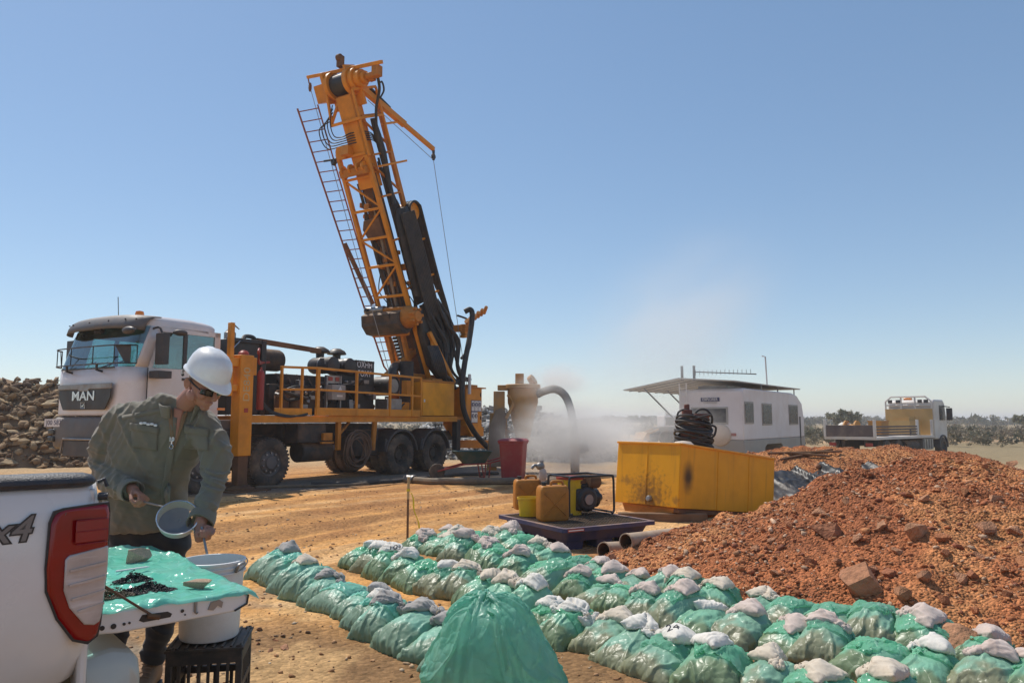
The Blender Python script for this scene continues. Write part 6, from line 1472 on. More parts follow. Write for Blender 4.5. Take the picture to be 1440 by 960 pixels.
m = MB(); m.lathe([(0.0, -0.066), (0.04, -0.064), (0.075, -0.058), (0.090, -0.052)], (0, 0, 0), SD, 40); m.build('sieve_mesh', wire_m, sv)
hd0 = (gR + MAN) - SV; e0 = (hd0 - SD * hd0.dot(SD)).normalized() * 0.098
m = MB(); m.tube([e0, e0.lerp(hd0, 0.6), hd0, hd0 + (hd0 - e0).normalized() * 0.07], [0.004, 0.005, 0.006, 0.006], 8); m.build('sieve_handle', steel, sv)
m = MB(); k0 = -e0; m.tube([k0, k0 * 1.12 + Vector((0, 0, -0.005)), k0 * 1.10 + Vector((0, 0, -0.02))], 0.003, 5); m.build('sieve_lug', steel, sv)
g2 = gL + MAN; tip = Vector((BK.x + 0.03, BK.y + 0.02, CR_TOP + 0.11)); m = MB(); m.tube([g2 + (g2 - tip).normalized() * 0.06, g2, tip], 0.006, 8); m.lathe([(0.0, 0), (0.03, 0.004), (0.032, 0.016)], tip - Vector((0, 0, 0.012)), (0.2, -0.3, 1), 14)
o = m.build('scoop', steel); tag(o, 'thin metal scoop handle held in the bucket by the man', 'scoop')
# ================================================================== little cloth solver for the bags
def colour_edges(E, nv):
    used = [0] * nv; groups = {}
    for k, (a, b) in enumerate(E):
        m = used[a] | used[b]; c = 0
        while m >> c & 1: c += 1
        used[a] |= 1 << c; used[b] |= 1 << c
        groups.setdefault(c, []).append(k)
    return [np.array(g) for g in groups.values()]
def sack_topo(N, M):
    """two sheets N x M joined along the whole border"""
    f = np.arange((N + 1) * (M + 1)).reshape(M + 1, N + 1); b = f.copy(); k = f.size
    for j in range(1, M):
        for i in range(1, N): b[j, i] = k; k += 1
    return f, b, k
def sheet_edges(lay):
    E, comp = [], []
    m, n = lay.shape
    def put(a, b, c): 
        E.append((int(a), int(b))); comp.append(c)
    for j in range(m):
        for i in range(n):
            if i + 1 < n: put(lay[j, i], lay[j, i + 1], 0.25)
            if j + 1 < m: put(lay[j, i], lay[j + 1, i], 0.25)
            if i + 1 < n and j + 1 < m: put(lay[j, i], lay[j + 1, i + 1], 0.12); put(lay[j, i + 1], lay[j + 1, i], 0.12)
            if i + 2 < n: put(lay[j, i], lay[j, i + 2], 0.03)
            if j + 2 < m: put(lay[j, i], lay[j + 2, i], 0.03)
    return E, comp
class Solver:
    def __init__(s, E, comp, pos, rest_pos):
        seen = {}; e2, c2 = [], []
        for (a, b), c in zip(E, comp):
            k = (min(a, b), max(a, b))
            if a == b or k in seen: continue
            seen[k] = 1; e2.append(k); c2.append(c)
        s.E = np.array(e2); s.c = np.array(c2, np.float32); s.pos = pos.astype(np.float32); s.vel = np.zeros_like(s.pos)
        s.rest = np.linalg.norm(rest_pos[:, s.E[:, 0]] - rest_pos[:, s.E[:, 1]], axis=2).astype(np.float32)
        s.groups = [(s.E[g, 0], s.E[g, 1], s.rest[:, g], s.c[g][None]) for g in colour_edges(e2, pos.shape[1])]
        s.inv = np.ones(pos.shape[1], np.float32)
    def step(s, acc, dt, iters, floor, damp=0.97, mu=0.6, extra=None):
        old = s.pos.copy()
        s.vel = s.vel * damp + acc * dt
        sp = np.linalg.norm(s.vel, axis=2, keepdims=True); s.vel *= np.minimum(1, 2.0 / np.maximum(sp, 1e-6))
        s.pos = s.pos + s.vel * dt * s.inv[None, :, None]
        for it in range(iters):
            for a, b, r, c in s.groups:
                d = s.pos[:, b] - s.pos[:, a]; L = np.sqrt((d * d).sum(2)) + 1e-9
                k = (L - r) / L; k = np.where(k > 0, k, k * c)
                wa, wb = s.inv[a], s.inv[b]; w_ = np.maximum(wa + wb, 1e-6)
                s.pos[:, a] += d * (k * (wa / w_)[None])[:, :, None]; s.pos[:, b] -= d * (k * (wb / w_)[None])[:, :, None]
            if extra: extra(s)
        h = floor(s.pos); pen = h - s.pos[:, :, 2]; hit = pen > 0
        s.pos[:, :, 2] += np.where(hit, pen, 0)
        fr = np.where(hit, mu, 0)[:, :, None]
        s.pos[:, :, :2] = s.pos[:, :, :2] * (1 - fr) + old[:, :, :2] * fr
        s.vel = (s.pos - old) / dt
def tri_of(lay, flip=False):
    a, b, c, d = lay[:-1, :-1].ravel(), lay[:-1, 1:].ravel(), lay[1:, 1:].ravel(), lay[1:, :-1].ravel()
    q = np.stack([a, b, c, d], 1); return q[:, ::-1] if flip else q
def quad_normals(pos, Q):
    d1 = pos[:, Q[:, 2]] - pos[:, Q[:, 0]]; d2 = pos[:, Q[:, 3]] - pos[:, Q[:, 1]]
    return 0.5 * np.cross(d1, d2)          # area vectors
def height_grid(pos, cell, x0, y0, n, blur=1):
    """tallest point per cell for every variant, holes filled from neighbours"""
    B = pos.shape[0]; H = np.zeros((B, n, n), np.float32)
    ix = np.clip(((pos[:, :, 0] - x0) / cell).astype(int), 0, n - 1); iy = np.clip(((pos[:, :, 1] - y0) / cell).astype(int), 0, n - 1)
    for b in range(B): np.maximum.at(H[b], (ix[b], iy[b]), pos[b, :, 2])
    for _ in range(blur):
        P = np.pad(H, ((0, 0), (1, 1), (1, 1)), mode='edge')
        mx = np.max([P[:, i:i + n, j:j + n] for i in range(3) for j in range(3)], 0)
        av = np.mean([P[:, i:i + n, j:j + n] for i in range(3) for j in range(3)], 0)
        H = np.maximum(H, 0.5 * mx + 0.5 * av) * 0.5 + 0.5 * np.maximum(H, av)
    return H
def grid_floor(H, cell, x0, y0, lift=0.004):
    n = H.shape[1]; B = H.shape[0]; bi = np.arange(B)[:, None]
    def f(pos):
        fx = np.clip((pos[:, :, 0] - x0) / cell - 0.5, 0, n - 1.001); fy = np.clip((pos[:, :, 1] - y0) / cell - 0.5, 0, n - 1.001)
        ix, iy = fx.astype(int), fy.astype(int); u, v = fx - ix, fy - iy
        h = (H[bi, ix, iy] * (1 - u) + H[bi, ix + 1, iy] * u) * (1 - v) + (H[bi, ix, iy + 1] * (1 - u) + H[bi, ix + 1, iy + 1] * u) * v
        return h + lift
    return f
def inflate(s, f, b, vol, lam, G, steps, dt, iters, floor, mass, grav, damp=0.96, mu=0.6, extra=None, gain=4e5):
    Q = np.concatenate([tri_of(f), tri_of(b, True)])
    nv = s.pos.shape[1]; B = s.pos.shape[0]
    inc = [np.where(Q == k) for k in range(0)]
    for st in range(steps):
        An = quad_normals(s.pos, Q); C = s.pos[:, Q].mean(2)
        V = (An * C).sum(2).sum(1) / 3.0
        lam = np.clip(lam + gain * (vol - V) * dt, 0, 9000)
        p = np.maximum(lam[:, None] + G * (0.25 - C[:, :, 2]), 0) * (lam[:, None] > 1)
        Fq = An * p[:, :, None] * 0.25
        F = np.zeros((B, nv, 3), np.float32)
        for k in range(4):
            np.add.at(F, (slice(None), Q[:, k]), Fq)
        acc = F / mass; acc[:, :, 2] -= grav
        s.step(acc, dt, iters, floor, damp, mu, extra)
    return lam, V
def make_sacks(B, W, H, N, M, vol, elev, seed, steps, floor, origin, yaw=None, G=5000.0, cinch=None, walls=None):
    rs = np.random.RandomState(seed); f, b, nv = sack_topo(N, M)
    rest = np.zeros((B, nv, 3)); pos = np.zeros((B, nv, 3))
    u = np.linspace(-0.5, 0.5, N + 1); v = np.linspace(0, 1, M + 1)
    for k in range(B):
        el = elev[k]; up = np.array([math.cos(el), 0, math.sin(el)]); nr = np.array([-math.sin(el), 0, math.cos(el)])
        for L, sg in ((f, 1), (b, -1)):
            uu, vv = np.meshgrid(u, v, indexing='xy')
            wob = 0.012 * (rs.uniform(-1, 1, uu.shape))
            flat = np.stack([uu * W[k], vv * H[k], 0 * uu], -1)
            P = up[None, None] * (vv * H[k])[..., None] + np.array([0, 1, 0])[None, None] * (uu * W[k])[..., None] + nr[None, None] * (sg * (0.018 + wob) * np.sin(np.pi * vv) * np.cos(np.pi * uu))[..., None]
            rest[k, L.ravel()] = flat.reshape(-1, 3); pos[k, L.ravel()] = P.reshape(-1, 3)
    if yaw is not None:
        for k in range(B):
            c, s_ = math.cos(yaw[k]), math.sin(yaw[k]); x, y = pos[k, :, 0].copy(), pos[k, :, 1].copy(); pos[k, :, 0] = c * x - s_ * y; pos[k, :, 1] = s_ * x + c * y
    pos += np.array(origin)[:, None, :] if np.ndim(origin) == 2 else np.array(origin)[None, None]
    E1, c1 = sheet_edges(f); E2, c2 = sheet_edges(b)
    S = Solver(E1 + E2, c1 + c2, pos, rest); extra = None
    if cinch is not None:
        rows = [np.unique(np.concatenate([f[j], b[j]])) for j in (cinch, cinch + 1)]
        def extra(s):
            for r in rows:
                c = s.pos[:, r].mean(1, keepdims=True); d = s.pos[:, r] - c; L = np.sqrt((d * d).sum(2, keepdims=True)) + 1e-6
                s.pos[:, r] = c + d * np.minimum(1, np.maximum(0.014 / L, 0.80))
    if walls:   # the neighbours in the row press from both sides
        def extra(s):
            x, y = s.pos[:, :, 0], s.pos[:, :, 1]
            low = np.clip(1 - s.pos[:, :, 2] / 0.16, 0, 1) * 0.05
            s.pos[:, :, 1] = y + 0.5 * (np.clip(y, -walls[2] - low, walls[2] + low) - y)
            s.pos[:, :, 0] = x + 0.4 * (np.clip(x, walls[0] - low, walls[1] + low) - x)
    inflate(S, f, b, np.array(vol), np.full(B, 300.0), G, steps, 0.010, 4, floor, 0.02, 5.0, extra=extra)
    return S.pos, f, b
NB_ = 14
rsb = np.random.RandomState(42)
Wb = rsb.uniform(0.46, 0.53, NB_); Hb = rsb.uniform(0.54, 0.64, NB_)
flat_floor = lambda p: np.zeros(p.shape[:2], np.float32)
bag_pos, bf, bb = make_sacks(NB_, Wb, Hb, 30, 34, rsb.uniform(0.0205, 0.0245, NB_), rsb.uniform(R(48), R(72), NB_), 1, 120, flat_floor, (-0.16, 0, 0.02), G=6000.0, walls=(-0.27, 0.24, 0.185))
# loose mouth of the bag, folded over its top
K = 18; NF = 31; fl = np.arange((K + 1) * NF).reshape(K + 1, NF)
fpos = np.zeros((NB_, fl.size, 3)); frest = np.zeros((NB_, fl.size, 3)); top = bag_pos[:, bf[-1]]
for k in range(NB_):
    ln = rsb.uniform(0.30, 0.46); back = rsb.uniform(-1, 1); side = rsb.uniform(-0.5, 0.5)
    dirv = np.array([-0.75 if k % 3 else 0.55, side, 0.62]); dirv /= np.linalg.norm(dirv)
    for j in range(K + 1):
        t = j / K
        fpos[k, fl[j]] = top[k] + dirv[None] * (ln * t) + np.array([0, 0, 0.012 + 0.03 * math.sin(t * 3)])[None] + 0.006 * rsb.normal(size=(NF, 3)) * (j > 0)
        frest[k, fl[j]] = np.stack([np.linspace(-.5, .5, NF) * Wb[k], np.full(NF, ln * t), np.zeros(NF)], 1)
HC_, HX, HN = 0.02, -0.6, 60
Hg = height_grid(bag_pos, HC_, HX, HX, HN, 2)
E, c = sheet_edges(fl); FS = Solver(E, c, fpos, frest); FS.inv[fl[0]] = 0
ffl = grid_floor(Hg, HC_, HX, HX, 0.006)
for st in range(70):
    acc = np.zeros_like(FS.pos); acc[:, :, 2] = -9.0
    FS.step(acc, 0.012, 4, ffl, 0.95, 0.5)
flap_pos = FS.pos.copy()
# calico sack lying on top
Hg2 = np.maximum(Hg, height_grid(flap_pos, HC_, HX, HX, HN, 1) - 0.002)
pk_ = np.array([np.unravel_index(np.argmax(Hg[k] - 0.1 * ((np.arange(HN)[:, None] * HC_ + HX) - 0.08) ** 2), (HN, HN)) for k in range(NB_)])
Wc = rsb.uniform(0.28, 0.35, NB_); Hc = rsb.uniform(0.44, 0.53, NB_); yawc = rsb.uniform(0.6, 2.6, NB_)
org = np.zeros((NB_, 3))
for k in range(NB_):
    org[k] = (pk_[k, 0] * HC_ + HX + 0.04 - 0.40 * Hc[k] * math.cos(yawc[k]), pk_[k, 1] * HC_ + HX - 0.40 * Hc[k] * math.sin(yawc[k]), Hg2[k].max() + 0.05)
cal_pos, cf_, cb_ = make_sacks(NB_, Wc, Hc, 22, 32, rsb.uniform(0.0024, 0.0036, NB_), np.full(NB_, R(4)), 3, 110, grid_floor(Hg2, HC_, HX, HX, 0.004), org, yawc, G=2500.0, cinch=23)
def vnormals(pos, Q):
    An = quad_normals(pos[None], Q)[0]; N = np.zeros_like(pos)
    for k in range(4): np.add.at(N, Q[:, k], An)
    return N / (np.linalg.norm(N, axis=1)[:, None] + 1e-9)
def ridge(x, y, seed, w_=0.16): return np.clip(1 - np.abs(fbm(x, y, 3, seed)) / w_, 0, 1)
def uv_of(f, b, nv):
    U = np.zeros((nv, 3)); m, n = f.shape
    for L, s_ in ((f, 0.0), (b, 1.7)):
        uu, vv = np.meshgrid(np.linspace(-.5, .5, n), np.linspace(0, 1, m), indexing='xy'); U[L.ravel()] = np.stack([uu, vv, np.full(uu.shape, s_)], -1).reshape(-1, 3)
    return U
def subdiv(me, lv=1):
    o = bpy.data.objects.new('t', me); COL.objects.link(o); m = o.modifiers.new('s', 'SUBSURF'); m.levels = lv; m.render_levels = lv
    out = bpy.data.meshes.new_from_object(o.evaluated_get(bpy.context.evaluated_depsgraph_get())); bpy.data.objects.remove(o); return out
def finish(name, pos, Q, U, amps, seed, fill=None, lv=1):
    """crease the settled film: long creases running up the bag, fine crumples, gathers at the seams"""
    me = np_mesh(name, pos, Q); at_ = me.attributes.new('uvw', 'FLOAT_VECTOR', 'POINT'); at_.data.foreach_set('vector', U.astype(np.float32).ravel())
    me2 = subdiv(me, lv); bpy.data.meshes.remove(me); me2.name = name
    v, n = mesh_np(me2); u = np.empty(len(v) * 3, np.float32); me2.attributes['uvw'].data.foreach_get('vector', u); u = u.reshape(-1, 3)
    a1, a2, a3 = amps; sd = seed * 13
    seam = np.clip(1 - np.minimum.reduce([0.5 - np.abs(u[:, 0]), u[:, 1], 1 - u[:, 1]]) / 0.16, 0, 1)
    d = a1 * ridge(u[:, 0] * 3.1 + u[:, 1] * 1.3 + u[:, 2], u[:, 1] * 1.6 - u[:, 0] * 0.9, sd) + a2 * ridge(u[:, 0] * 7 - u[:, 1] * 4, u[:, 1] * 6 + u[:, 2], sd + 3) \
        + a3 * seam * ridge(u[:, 0] * 17 + u[:, 2], u[:, 1] * 15, sd + 5, 0.3)
    v = v + n * d[:, None]; set_np(me2, v)
    if fill is not None:
        nf = fbm(u[:, 0] * 4, u[:, 1] * 4, 3, sd + 9); m_ = sstep(fill + 0.08, fill - 0.08, u[:, 1] + 0.25 * nf + (0.1 * u[:, 2]))
        m_ = np.maximum(m_, 0.0); q = me2.attributes.new('fill', 'FLOAT', 'POINT'); q.data.foreach_set('value', m_.astype(np.float32))
    me2.polygons.foreach_set('use_smooth', np.ones(len(me2.polygons), bool))
    return me2
QB = np.concatenate([tri_of(bf), tri_of(bb, True)]); UB = uv_of(bf, bb, bag_pos.shape[1])
QC = np.concatenate([tri_of(cf_), tri_of(cb_, True)]); UC = uv_of(cf_, cb_, cal_pos.shape[1])
QF = tri_of(fl); uu, vv = np.meshgrid(np.linspace(-.5, .5, NF), np.linspace(0, 1, K + 1), indexing='xy'); UF = np.stack([uu, vv, 0 * uu], -1).reshape(-1, 3)
BAG_ME = [finish('filled_bag', bag_pos[k], QB, UB, (0.013, 0.005, 0.012), k, 0.50) for k in range(NB_)]
FLAP_ME = [finish('loose_mouth', flap_pos[k], QF, UF, (0.014, 0.007, 0.006), k + 20) for k in range(NB_)]
def calico(k):
    me = finish('calico_bag', cal_pos[k], QC, UC, (0.0, 0.003, 0.003), k + 40)
    v, n = mesh_np(me); u = np.empty(len(v) * 3, np.float32); me.attributes['uvw'].data.foreach_get('vector', u); u = u.reshape(-1, 3)
    g = np.exp(-np.abs(u[:, 1] - 0.73) / 0.22); wv = u[:, 0] * (1 + 0.5 * (0.73 - u[:, 1])) 
    d = g * 0.020 * ridge(wv * 9 + u[:, 2] * 3, u[:, 1] * 0.7, 900 + k, 0.22) - 0.008 * g + 0.008 * ridge(wv * 4.5 + u[:, 2], u[:, 1] * 1.6 + k, 930 + k, 0.14)
    set_np(me, v + n * d[:, None]); return me
CAL_ME = [calico(k) for k in range(NB_)]
# string round the neck of each calico sack
TIE_ME = []
for k in range(NB_):
    r_ = cal_pos[k][np.unique(np.concatenate([cf_[23], cb_[23]]))]; c = r_.mean(0); d = cal_pos[k][cf_[26]].mean(0) - cal_pos[k][cf_[20]].mean(0); X, Y, Z = frame(Vector(d)); m = MB()
    for q in range(2): m.tube([Vector(c) + Z * (0.005 * q) + X * (0.021 * math.cos(t)) + Y * (0.021 * math.sin(t)) for t in np.linspace(0, 6.283, 14, endpoint=False)], 0.0028, 5, closed=True)
    m.tube(cr_path([Vector(c) + X * 0.02, Vector(c) + X * 0.05 + Vector((0, 0, 0.012)), Vector(c) + X * 0.085 + Y * 0.02 - Vector((0, 0, 0.01))], 4), 0.0024, 5)
    TIE_ME.append(m.mesh('tie_string'))
# ================================================================== the rows of sample bags
def film_fill(name, film_c, fill_c, rough=0.2, film2=None):
    m = plastic(name, film_c, tr=0.0, tl=0.22, rough=rough, col2=film2)
    N, L = m.node_tree.nodes, m.node_tree.links; b = N['Principled BSDF']
    src = b.inputs['Base Color'].links[0].from_socket
    at_ = N.new('ShaderNodeAttribute'); at_.attribute_name = 'fill'
    n = N.new('ShaderNodeTexNoise'); n.inputs['Scale'].default_value = 3.5; n.inputs['Detail'].default_value = 5; tc = N.new('ShaderNodeTexCoord'); L.new(tc.outputs['Object'], n.inputs['Vector'])
    c2 = N.new('ShaderNodeMix'); c2.data_type = 'RGBA'; L.new(n.outputs['Fac'], c2.inputs[0]); c2.inputs[6].default_value = (*[x * 0.65 for x in fill_c], 1); c2.inputs[7].default_value = (*[x * 1.35 for x in fill_c], 1)
    mx = N.new('ShaderNodeMix'); mx.data_type = 'RGBA'; k = N.new('ShaderNodeMath'); k.operation = 'MULTIPLY'; k.inputs[1].default_value = 0.88; L.new(at_.outputs['Fac'], k.inputs[0]); L.new(k.outputs[0], mx.inputs[0]); L.new(src, mx.inputs[6]); L.new(c2.outputs[2], mx.inputs[7]); L.new(mx.outputs[2], b.inputs['Base Color'])
    return m
BAGM = {'teal': film_fill('pale_bag_film', (0.32, 0.61, 0.45), (0.23, 0.32, 0.215), 0.42), 'green': film_fill('green_bag_film', (0.29, 0.60, 0.40), (0.22, 0.265, 0.135), 0.36), 'olive': film_fill('olive_bag_film', (0.31, 0.55, 0.39), (0.31, 0.28, 0.16), 0.38)}
FLAPM = {'teal': plastic('teal_loose_film', (0.30, 0.68, 0.56), tr=0.2, tl=0.5, rough=0.32, col2=(0.40, 0.74, 0.63)), 'green': plastic('green_loose_film', (0.26, 0.65, 0.43), tr=0.22, tl=0.5, rough=0.2, col2=(0.42, 0.76, 0.56)), 'olive': plastic('olive_loose_film', (0.28, 0.60, 0.43), tr=0.28, tl=0.5, rough=0.22, col2=(0.38, 0.64, 0.50))}
def calico_mat(name, c, d): return pmat(name, c, 0.9, var=0.10, vscale=9, sheen=0.2, bump=(0.3, 260, 0.002), dirt=(d, 0.55, 7))
CALM = {'white': calico_mat('white_calico', (0.70, 0.65, 0.57), (0.50, 0.40, 0.30)), 'cream': calico_mat('cream_calico', (0.62, 0.52, 0.40), (0.42, 0.29, 0.18)), 'grey': calico_mat('dirty_grey_calico', (0.36, 0.33, 0.30), (0.17, 0.15, 0.13)), 'pink': calico_mat('dusty_pink_calico', (0.58, 0.46, 0.39), (0.42, 0.26, 0.18))}
string_m = pmat('tie_string', (0.5, 0.42, 0.3), 0.9)
def oslot(o, mat):
    if len(o.data.materials) == 0: o.data.materials.append(None)
    o.material_slots[0].link = 'OBJECT'; o.material_slots[0].material = mat
ORD = ['first', 'second', 'third', 'fourth', 'fifth', 'sixth', 'seventh', 'eighth', 'ninth', 'tenth', 'eleventh', 'twelfth', 'thirteenth', 'fourteenth', 'fifteenth', 'sixteenth', 'seventeenth', 'eighteenth', 'nineteenth', 'twentieth', 'twenty-first', 'twenty-second', 'twenty-third', 'twenty-fourth', 'twenty-fifth', 'twenty-sixth']
rb = random.Random(77)
CW = {'white': 'white', 'cream': 'cream', 'grey': 'dirty grey', 'pink': 'dusty pink'}
def put_bag(p, rot, k, film, cal, lab, clab, group, scale=1.0, flap=True, mir=1):
    root = empty('sample_bag', p, rot, lab, 'sample bag', group); root.scale = (scale * rb.uniform(0.82, 0.98), scale * mir * rb.uniform(0.74, 0.88), scale * rb.uniform(1.0, 1.26)); root.rotation_euler = (rb.uniform(-0.13, 0.13), rb.uniform(-0.16, 0.10), rot)
    o = bpy.data.objects.new('filled_bag', BAG_ME[k]); COL.objects.link(o); o.parent = root; oslot(o, BAGM[film])
    if flap: o = bpy.data.objects.new('loose_mouth', FLAP_ME[k]); COL.objects.link(o); o.parent = root; oslot(o, FLAPM[film])
    if cal:
        c = empty('calico_bag', p, rot, clab, 'calico bag', 'calico bags lying on the green bags'); c.scale = root.scale; c.rotation_euler = root.rotation_euler
        o = bpy.data.objects.new('calico_sack', CAL_ME[k]); COL.objects.link(o); o.parent = c; oslot(o, CALM[cal])
        o = bpy.data.objects.new('tie_string', TIE_ME[k]); COL.objects.link(o); o.parent = c; oslot(o, string_m)
ROWS = [
    ('leftmost row', [(354, 819, 1), (366, 825, 0), (384, 832, 1), (396, 841, 0), (414, 850, 1), (436, 867, 1), (474, 880, 1), (488, 890, 1), (510, 903, 0), (532, 911, 1), (562, 929, 1), (601, 950, 1)], ['teal'], ['grey', 'grey', 'white', 'grey', 'grey', 'cream']),
    ('second row', [(478, 801, 1), (500, 808, 0), (524, 819, 1), (556, 829, 1), (584, 837, 1), (606, 844, 1), (634, 853, 1), (678, 868, 1), (730, 889, 1), (772, 914, 1), (810, 924, 1), (857, 950, 1), (916, 966, 1), (985, 980, 1), (1095, 1004, 1), (1215, 1032, 1)], ['green', 'green', 'olive'], ['white', 'cream', 'white', 'cream']),
    ('third row', [(566, 783, 1), (592, 789, 0), (618, 797, 1), (654, 807, 1), (690, 815, 0), (722, 824, 1), (762, 838, 1), (806, 850, 1), (866, 872, 1), (958, 899, 1), (1018, 913, 1), (1092, 930, 1), (1172, 950, 1), (1248, 970, 1), (1345, 988, 1), (1450, 1006, 1)], ['green', 'olive', 'green'], ['cream', 'pink', 'white', 'pink']),
    ('mound-side row', [(600, 770, 1), (628, 777, 0), (658, 785, 1), (696, 793, 1), (742, 808, 1), (790, 818, 1), (842, 838, 0), (890, 850, 1), (960, 868, 0), (1040, 884, 0), (1140, 908, 1), (1250, 926, 0), (1360, 945, 1)], ['olive', 'green', 'olive'], ['pink', 'cream', 'pink']),
]
for ri, (rname, pts, films, cals) in enumerate(ROWS):
    G = [gnd(px, py) for px, py, c in pts]; L = [0.0]
    for q0, q1 in zip(G[:-1], G[1:]): L.append(L[-1] + (q1 - q0).length)
    n = max(2, int(round(L[-1] / 0.285)) + 1); t0 = 0.0
    for i in range(n):
        t = L[-1] * i / (n - 1) + rb.uniform(-0.03, 0.03); k = max(0, min(len(G) - 2, int(np.searchsorted(L, t)) - 1)); g = G[k].lerp(G[k + 1], (t - L[k]) / max(1e-6, L[k + 1] - L[k]))
        c = rb.random() < 0.82
        p = g + Vector((0.73, 0.68, 0)) * (0.20 + rb.uniform(-0.05, 0.05)); p.z = float(surf_h(np.array([p.x]), np.array([p.y]))[0]) - 0.015
        cal = cals[rb.randrange(len(cals))] if c else None; film = films[rb.randrange(len(films))]
        which = '%s from the far end of the %s' % (ORD[i], rname)
        lab = '%s green sample bag, %s' % ({'teal': 'pale', 'green': 'bright', 'olive': 'brownish'}[film], which)
        clab = '%s calico bag on the %s green bag from the far end, %s' % (CW[cal], ORD[i], rname) if cal else None
        put_bag(p, R(43) + rb.uniform(-0.28, 0.28) + (0.15 if ri == 0 else 0), (i * 3 + ri * 4 + rb.randrange(3)) % NB_, film, cal, lab, clab, 'green sample bags set out in rows', rb.uniform(0.92, 1.06), rb.random() < 0.85, rb.choice((1, -1)))
# marker numbers written on two of the calico bags
from mathutils.bvhtree import BVHTree as _BT
ink = pmat('marker_ink', (0.03, 0.03, 0.035), 0.7)
CALS = [o for o in bpy.data.objects if o.name.startswith('calico_sack')]
for txt, px, py, sz in (('24', 972, 868, 0.085), ('101', 548, 770, 0.09)):
    bpy.context.view_layer.update(); tgt = gnd(px, py, 0.28)
    def mid(o): return o.matrix_world @ (sum((Vector(c) for c in o.bound_box), Vector()) / 8)
    o = min(CALS, key=lambda q: (mid(q) - tgt).length); M_ = o.matrix_world; me_ = o.data
    W_ = [M_ @ v.co for v in me_.vertices]; bt = _BT.FromPolygons(W_, [tuple(p.vertices) for p in me_.polygons]); c = mid(o)
    view = (Vector((0, 0, CAMZ)) - c).normalized(); n_ = (view + Vector((0, 0, 0.9))).normalized(); X = Vector((1, 0, 0)); X = (X - n_ * X.dot(n_)).normalized(); Y = n_.cross(X)
    t_o = text_obj('written_number', txt, sz, ink, None, Matrix.Identity(4), 0.0); tm = t_o.data
    bm = bmesh.new(); bm.from_mesh(tm); bmesh.ops.triangulate(bm, faces=bm.faces); bmesh.ops.subdivide_edges(bm, edges=bm.edges, cuts=2)
    for v in bm.verts:
        st = c + X * v.co.x + Y * v.co.y + n_ * 0.4; h = bt.ray_cast(st, -n_); v.co = M_.inverted() @ ((h[0] if h[0] else c) + n_ * 0.0025)
    bm.to_mesh(tm); bm.free(); t_o.parent = o.parent
# the big crumpled bag at the near end of the leftmost row
Wg, Hg_ = np.array([0.92]), np.array([0.95])
def big_sim():
    N, M = 44, 46; f, b, nv = sack_topo(N, M); rest = np.zeros((1, nv, 3)); pos = np.zeros((1, nv, 3)); rs = np.random.RandomState(9)
    uu, vv = np.meshgrid(np.linspace(-.5, .5, N + 1), np.linspace(0, 1, M + 1), indexing='xy'); wt = 0.86 - 0.46 * vv ** 2.2 + 0.1 * np.sin(np.pi * np.clip(vv * 1.6, 0, 1))
    for L, sg in ((f, 1), (b, -1)):      # wide at the foot, gathered to a narrow mouth
        rest[0, L.ravel()] = np.stack([uu * 1.02 * wt, vv * 0.80, 0 * uu], -1).reshape(-1, 3)
        k = (np.sin(np.pi * np.clip(vv * 0.93 + 0.05, 0, 1)) * np.cos(np.pi * uu)).clip(0) ** 0.5
        pos[0, L.ravel()] = np.stack([sg * 0.20 * k + 0.006 * rs.normal(size=uu.shape), uu * 0.84 * wt - 0.10 * vv, 0.02 + vv * 0.62], -1).reshape(-1, 3)
    E1, c1 = sheet_edges(f); E2, c2 = sheet_edges(b); S = Solver(E1 + E2, c1 + c2, pos, rest); apex = f[M]
    cor = f[6, N]
    def gather(s):
        for r, rad_ in ((f[M], 0.02), (np.concatenate([f[M - 2], b[M - 2]]), 0.05), (np.concatenate([f[M - 4], b[M - 4]]), 0.09)):
            c = s.pos[:, r].mean(1, keepdims=True); d = s.pos[:, r] - c; L = np.sqrt((d * d).sum(2, keepdims=True)) + 1e-6; s.pos[:, r] = c + d * np.minimum(1, np.maximum(rad_ / L, 0.9))
    def extra(s):
        gather(s)
        c = s.pos[:, apex].mean(1, keepdims=True); s.pos[:, apex] += 0.04 * (np.array([0.0, -0.08, 0.52])[None, None] - c); s.pos[:, cor] += 0.1 * (np.array([-0.10, 0.50, 0.10])[None] - s.pos[:, cor])
    inflate(S, f, b, np.array([0.118]), np.full(1, 600.0), 500.0, 140, 0.010, 5, flat_floor, 0.02, 6.0, extra=extra); return S.pos[0], f, b
bp_, f_, b_2 = big_sim()
me = finish('big_bag', bp_, np.concatenate([tri_of(f_), tri_of(b_2, True)]), uv_of(f_, b_2, len(bp_)), (0.010, 0.004, 0.003), 77, lv=2)
v, n = mesh_np(me); u = np.empty(len(v) * 3, np.float32); me.attributes['uvw'].data.foreach_get('vector', u); u = u.reshape(-1, 3)
fan = u[:, 0] * (0.35 + 0.65 * u[:, 1]) # long creases running down from the gathered mouth
set_np(me, v + n * (0.030 * ridge(fan * 7 + u[:, 2], u[:, 1] * 0.8 + 0.4 * u[:, 0], 951, 0.13) * (0.4 + 0.6 * u[:, 1]) + 0.016 * ridge(fan * 13 - u[:, 1] * 1.5, u[:, 1] * 1.6, 957, 0.12))[:, None])
BGP = gnd(698, 985); BGP.z = 0.0
big = link('large_plastic_bag', me, plastic('big_bag_film', (0.24, 0.57, 0.43), tr=0.2, tl=0.5, rough=0.34, col2=(0.36, 0.66, 0.53), bump=0.6)); big.location = BGP + Vector((0.0, 0.16, -0.01)); big.rotation_euler = (0, 0, R(80)); big.scale = (1, -1, 1)
tag(big, 'largest crumpled green plastic bag, tent-shaped, in front of all the rows', 'plastic bag')
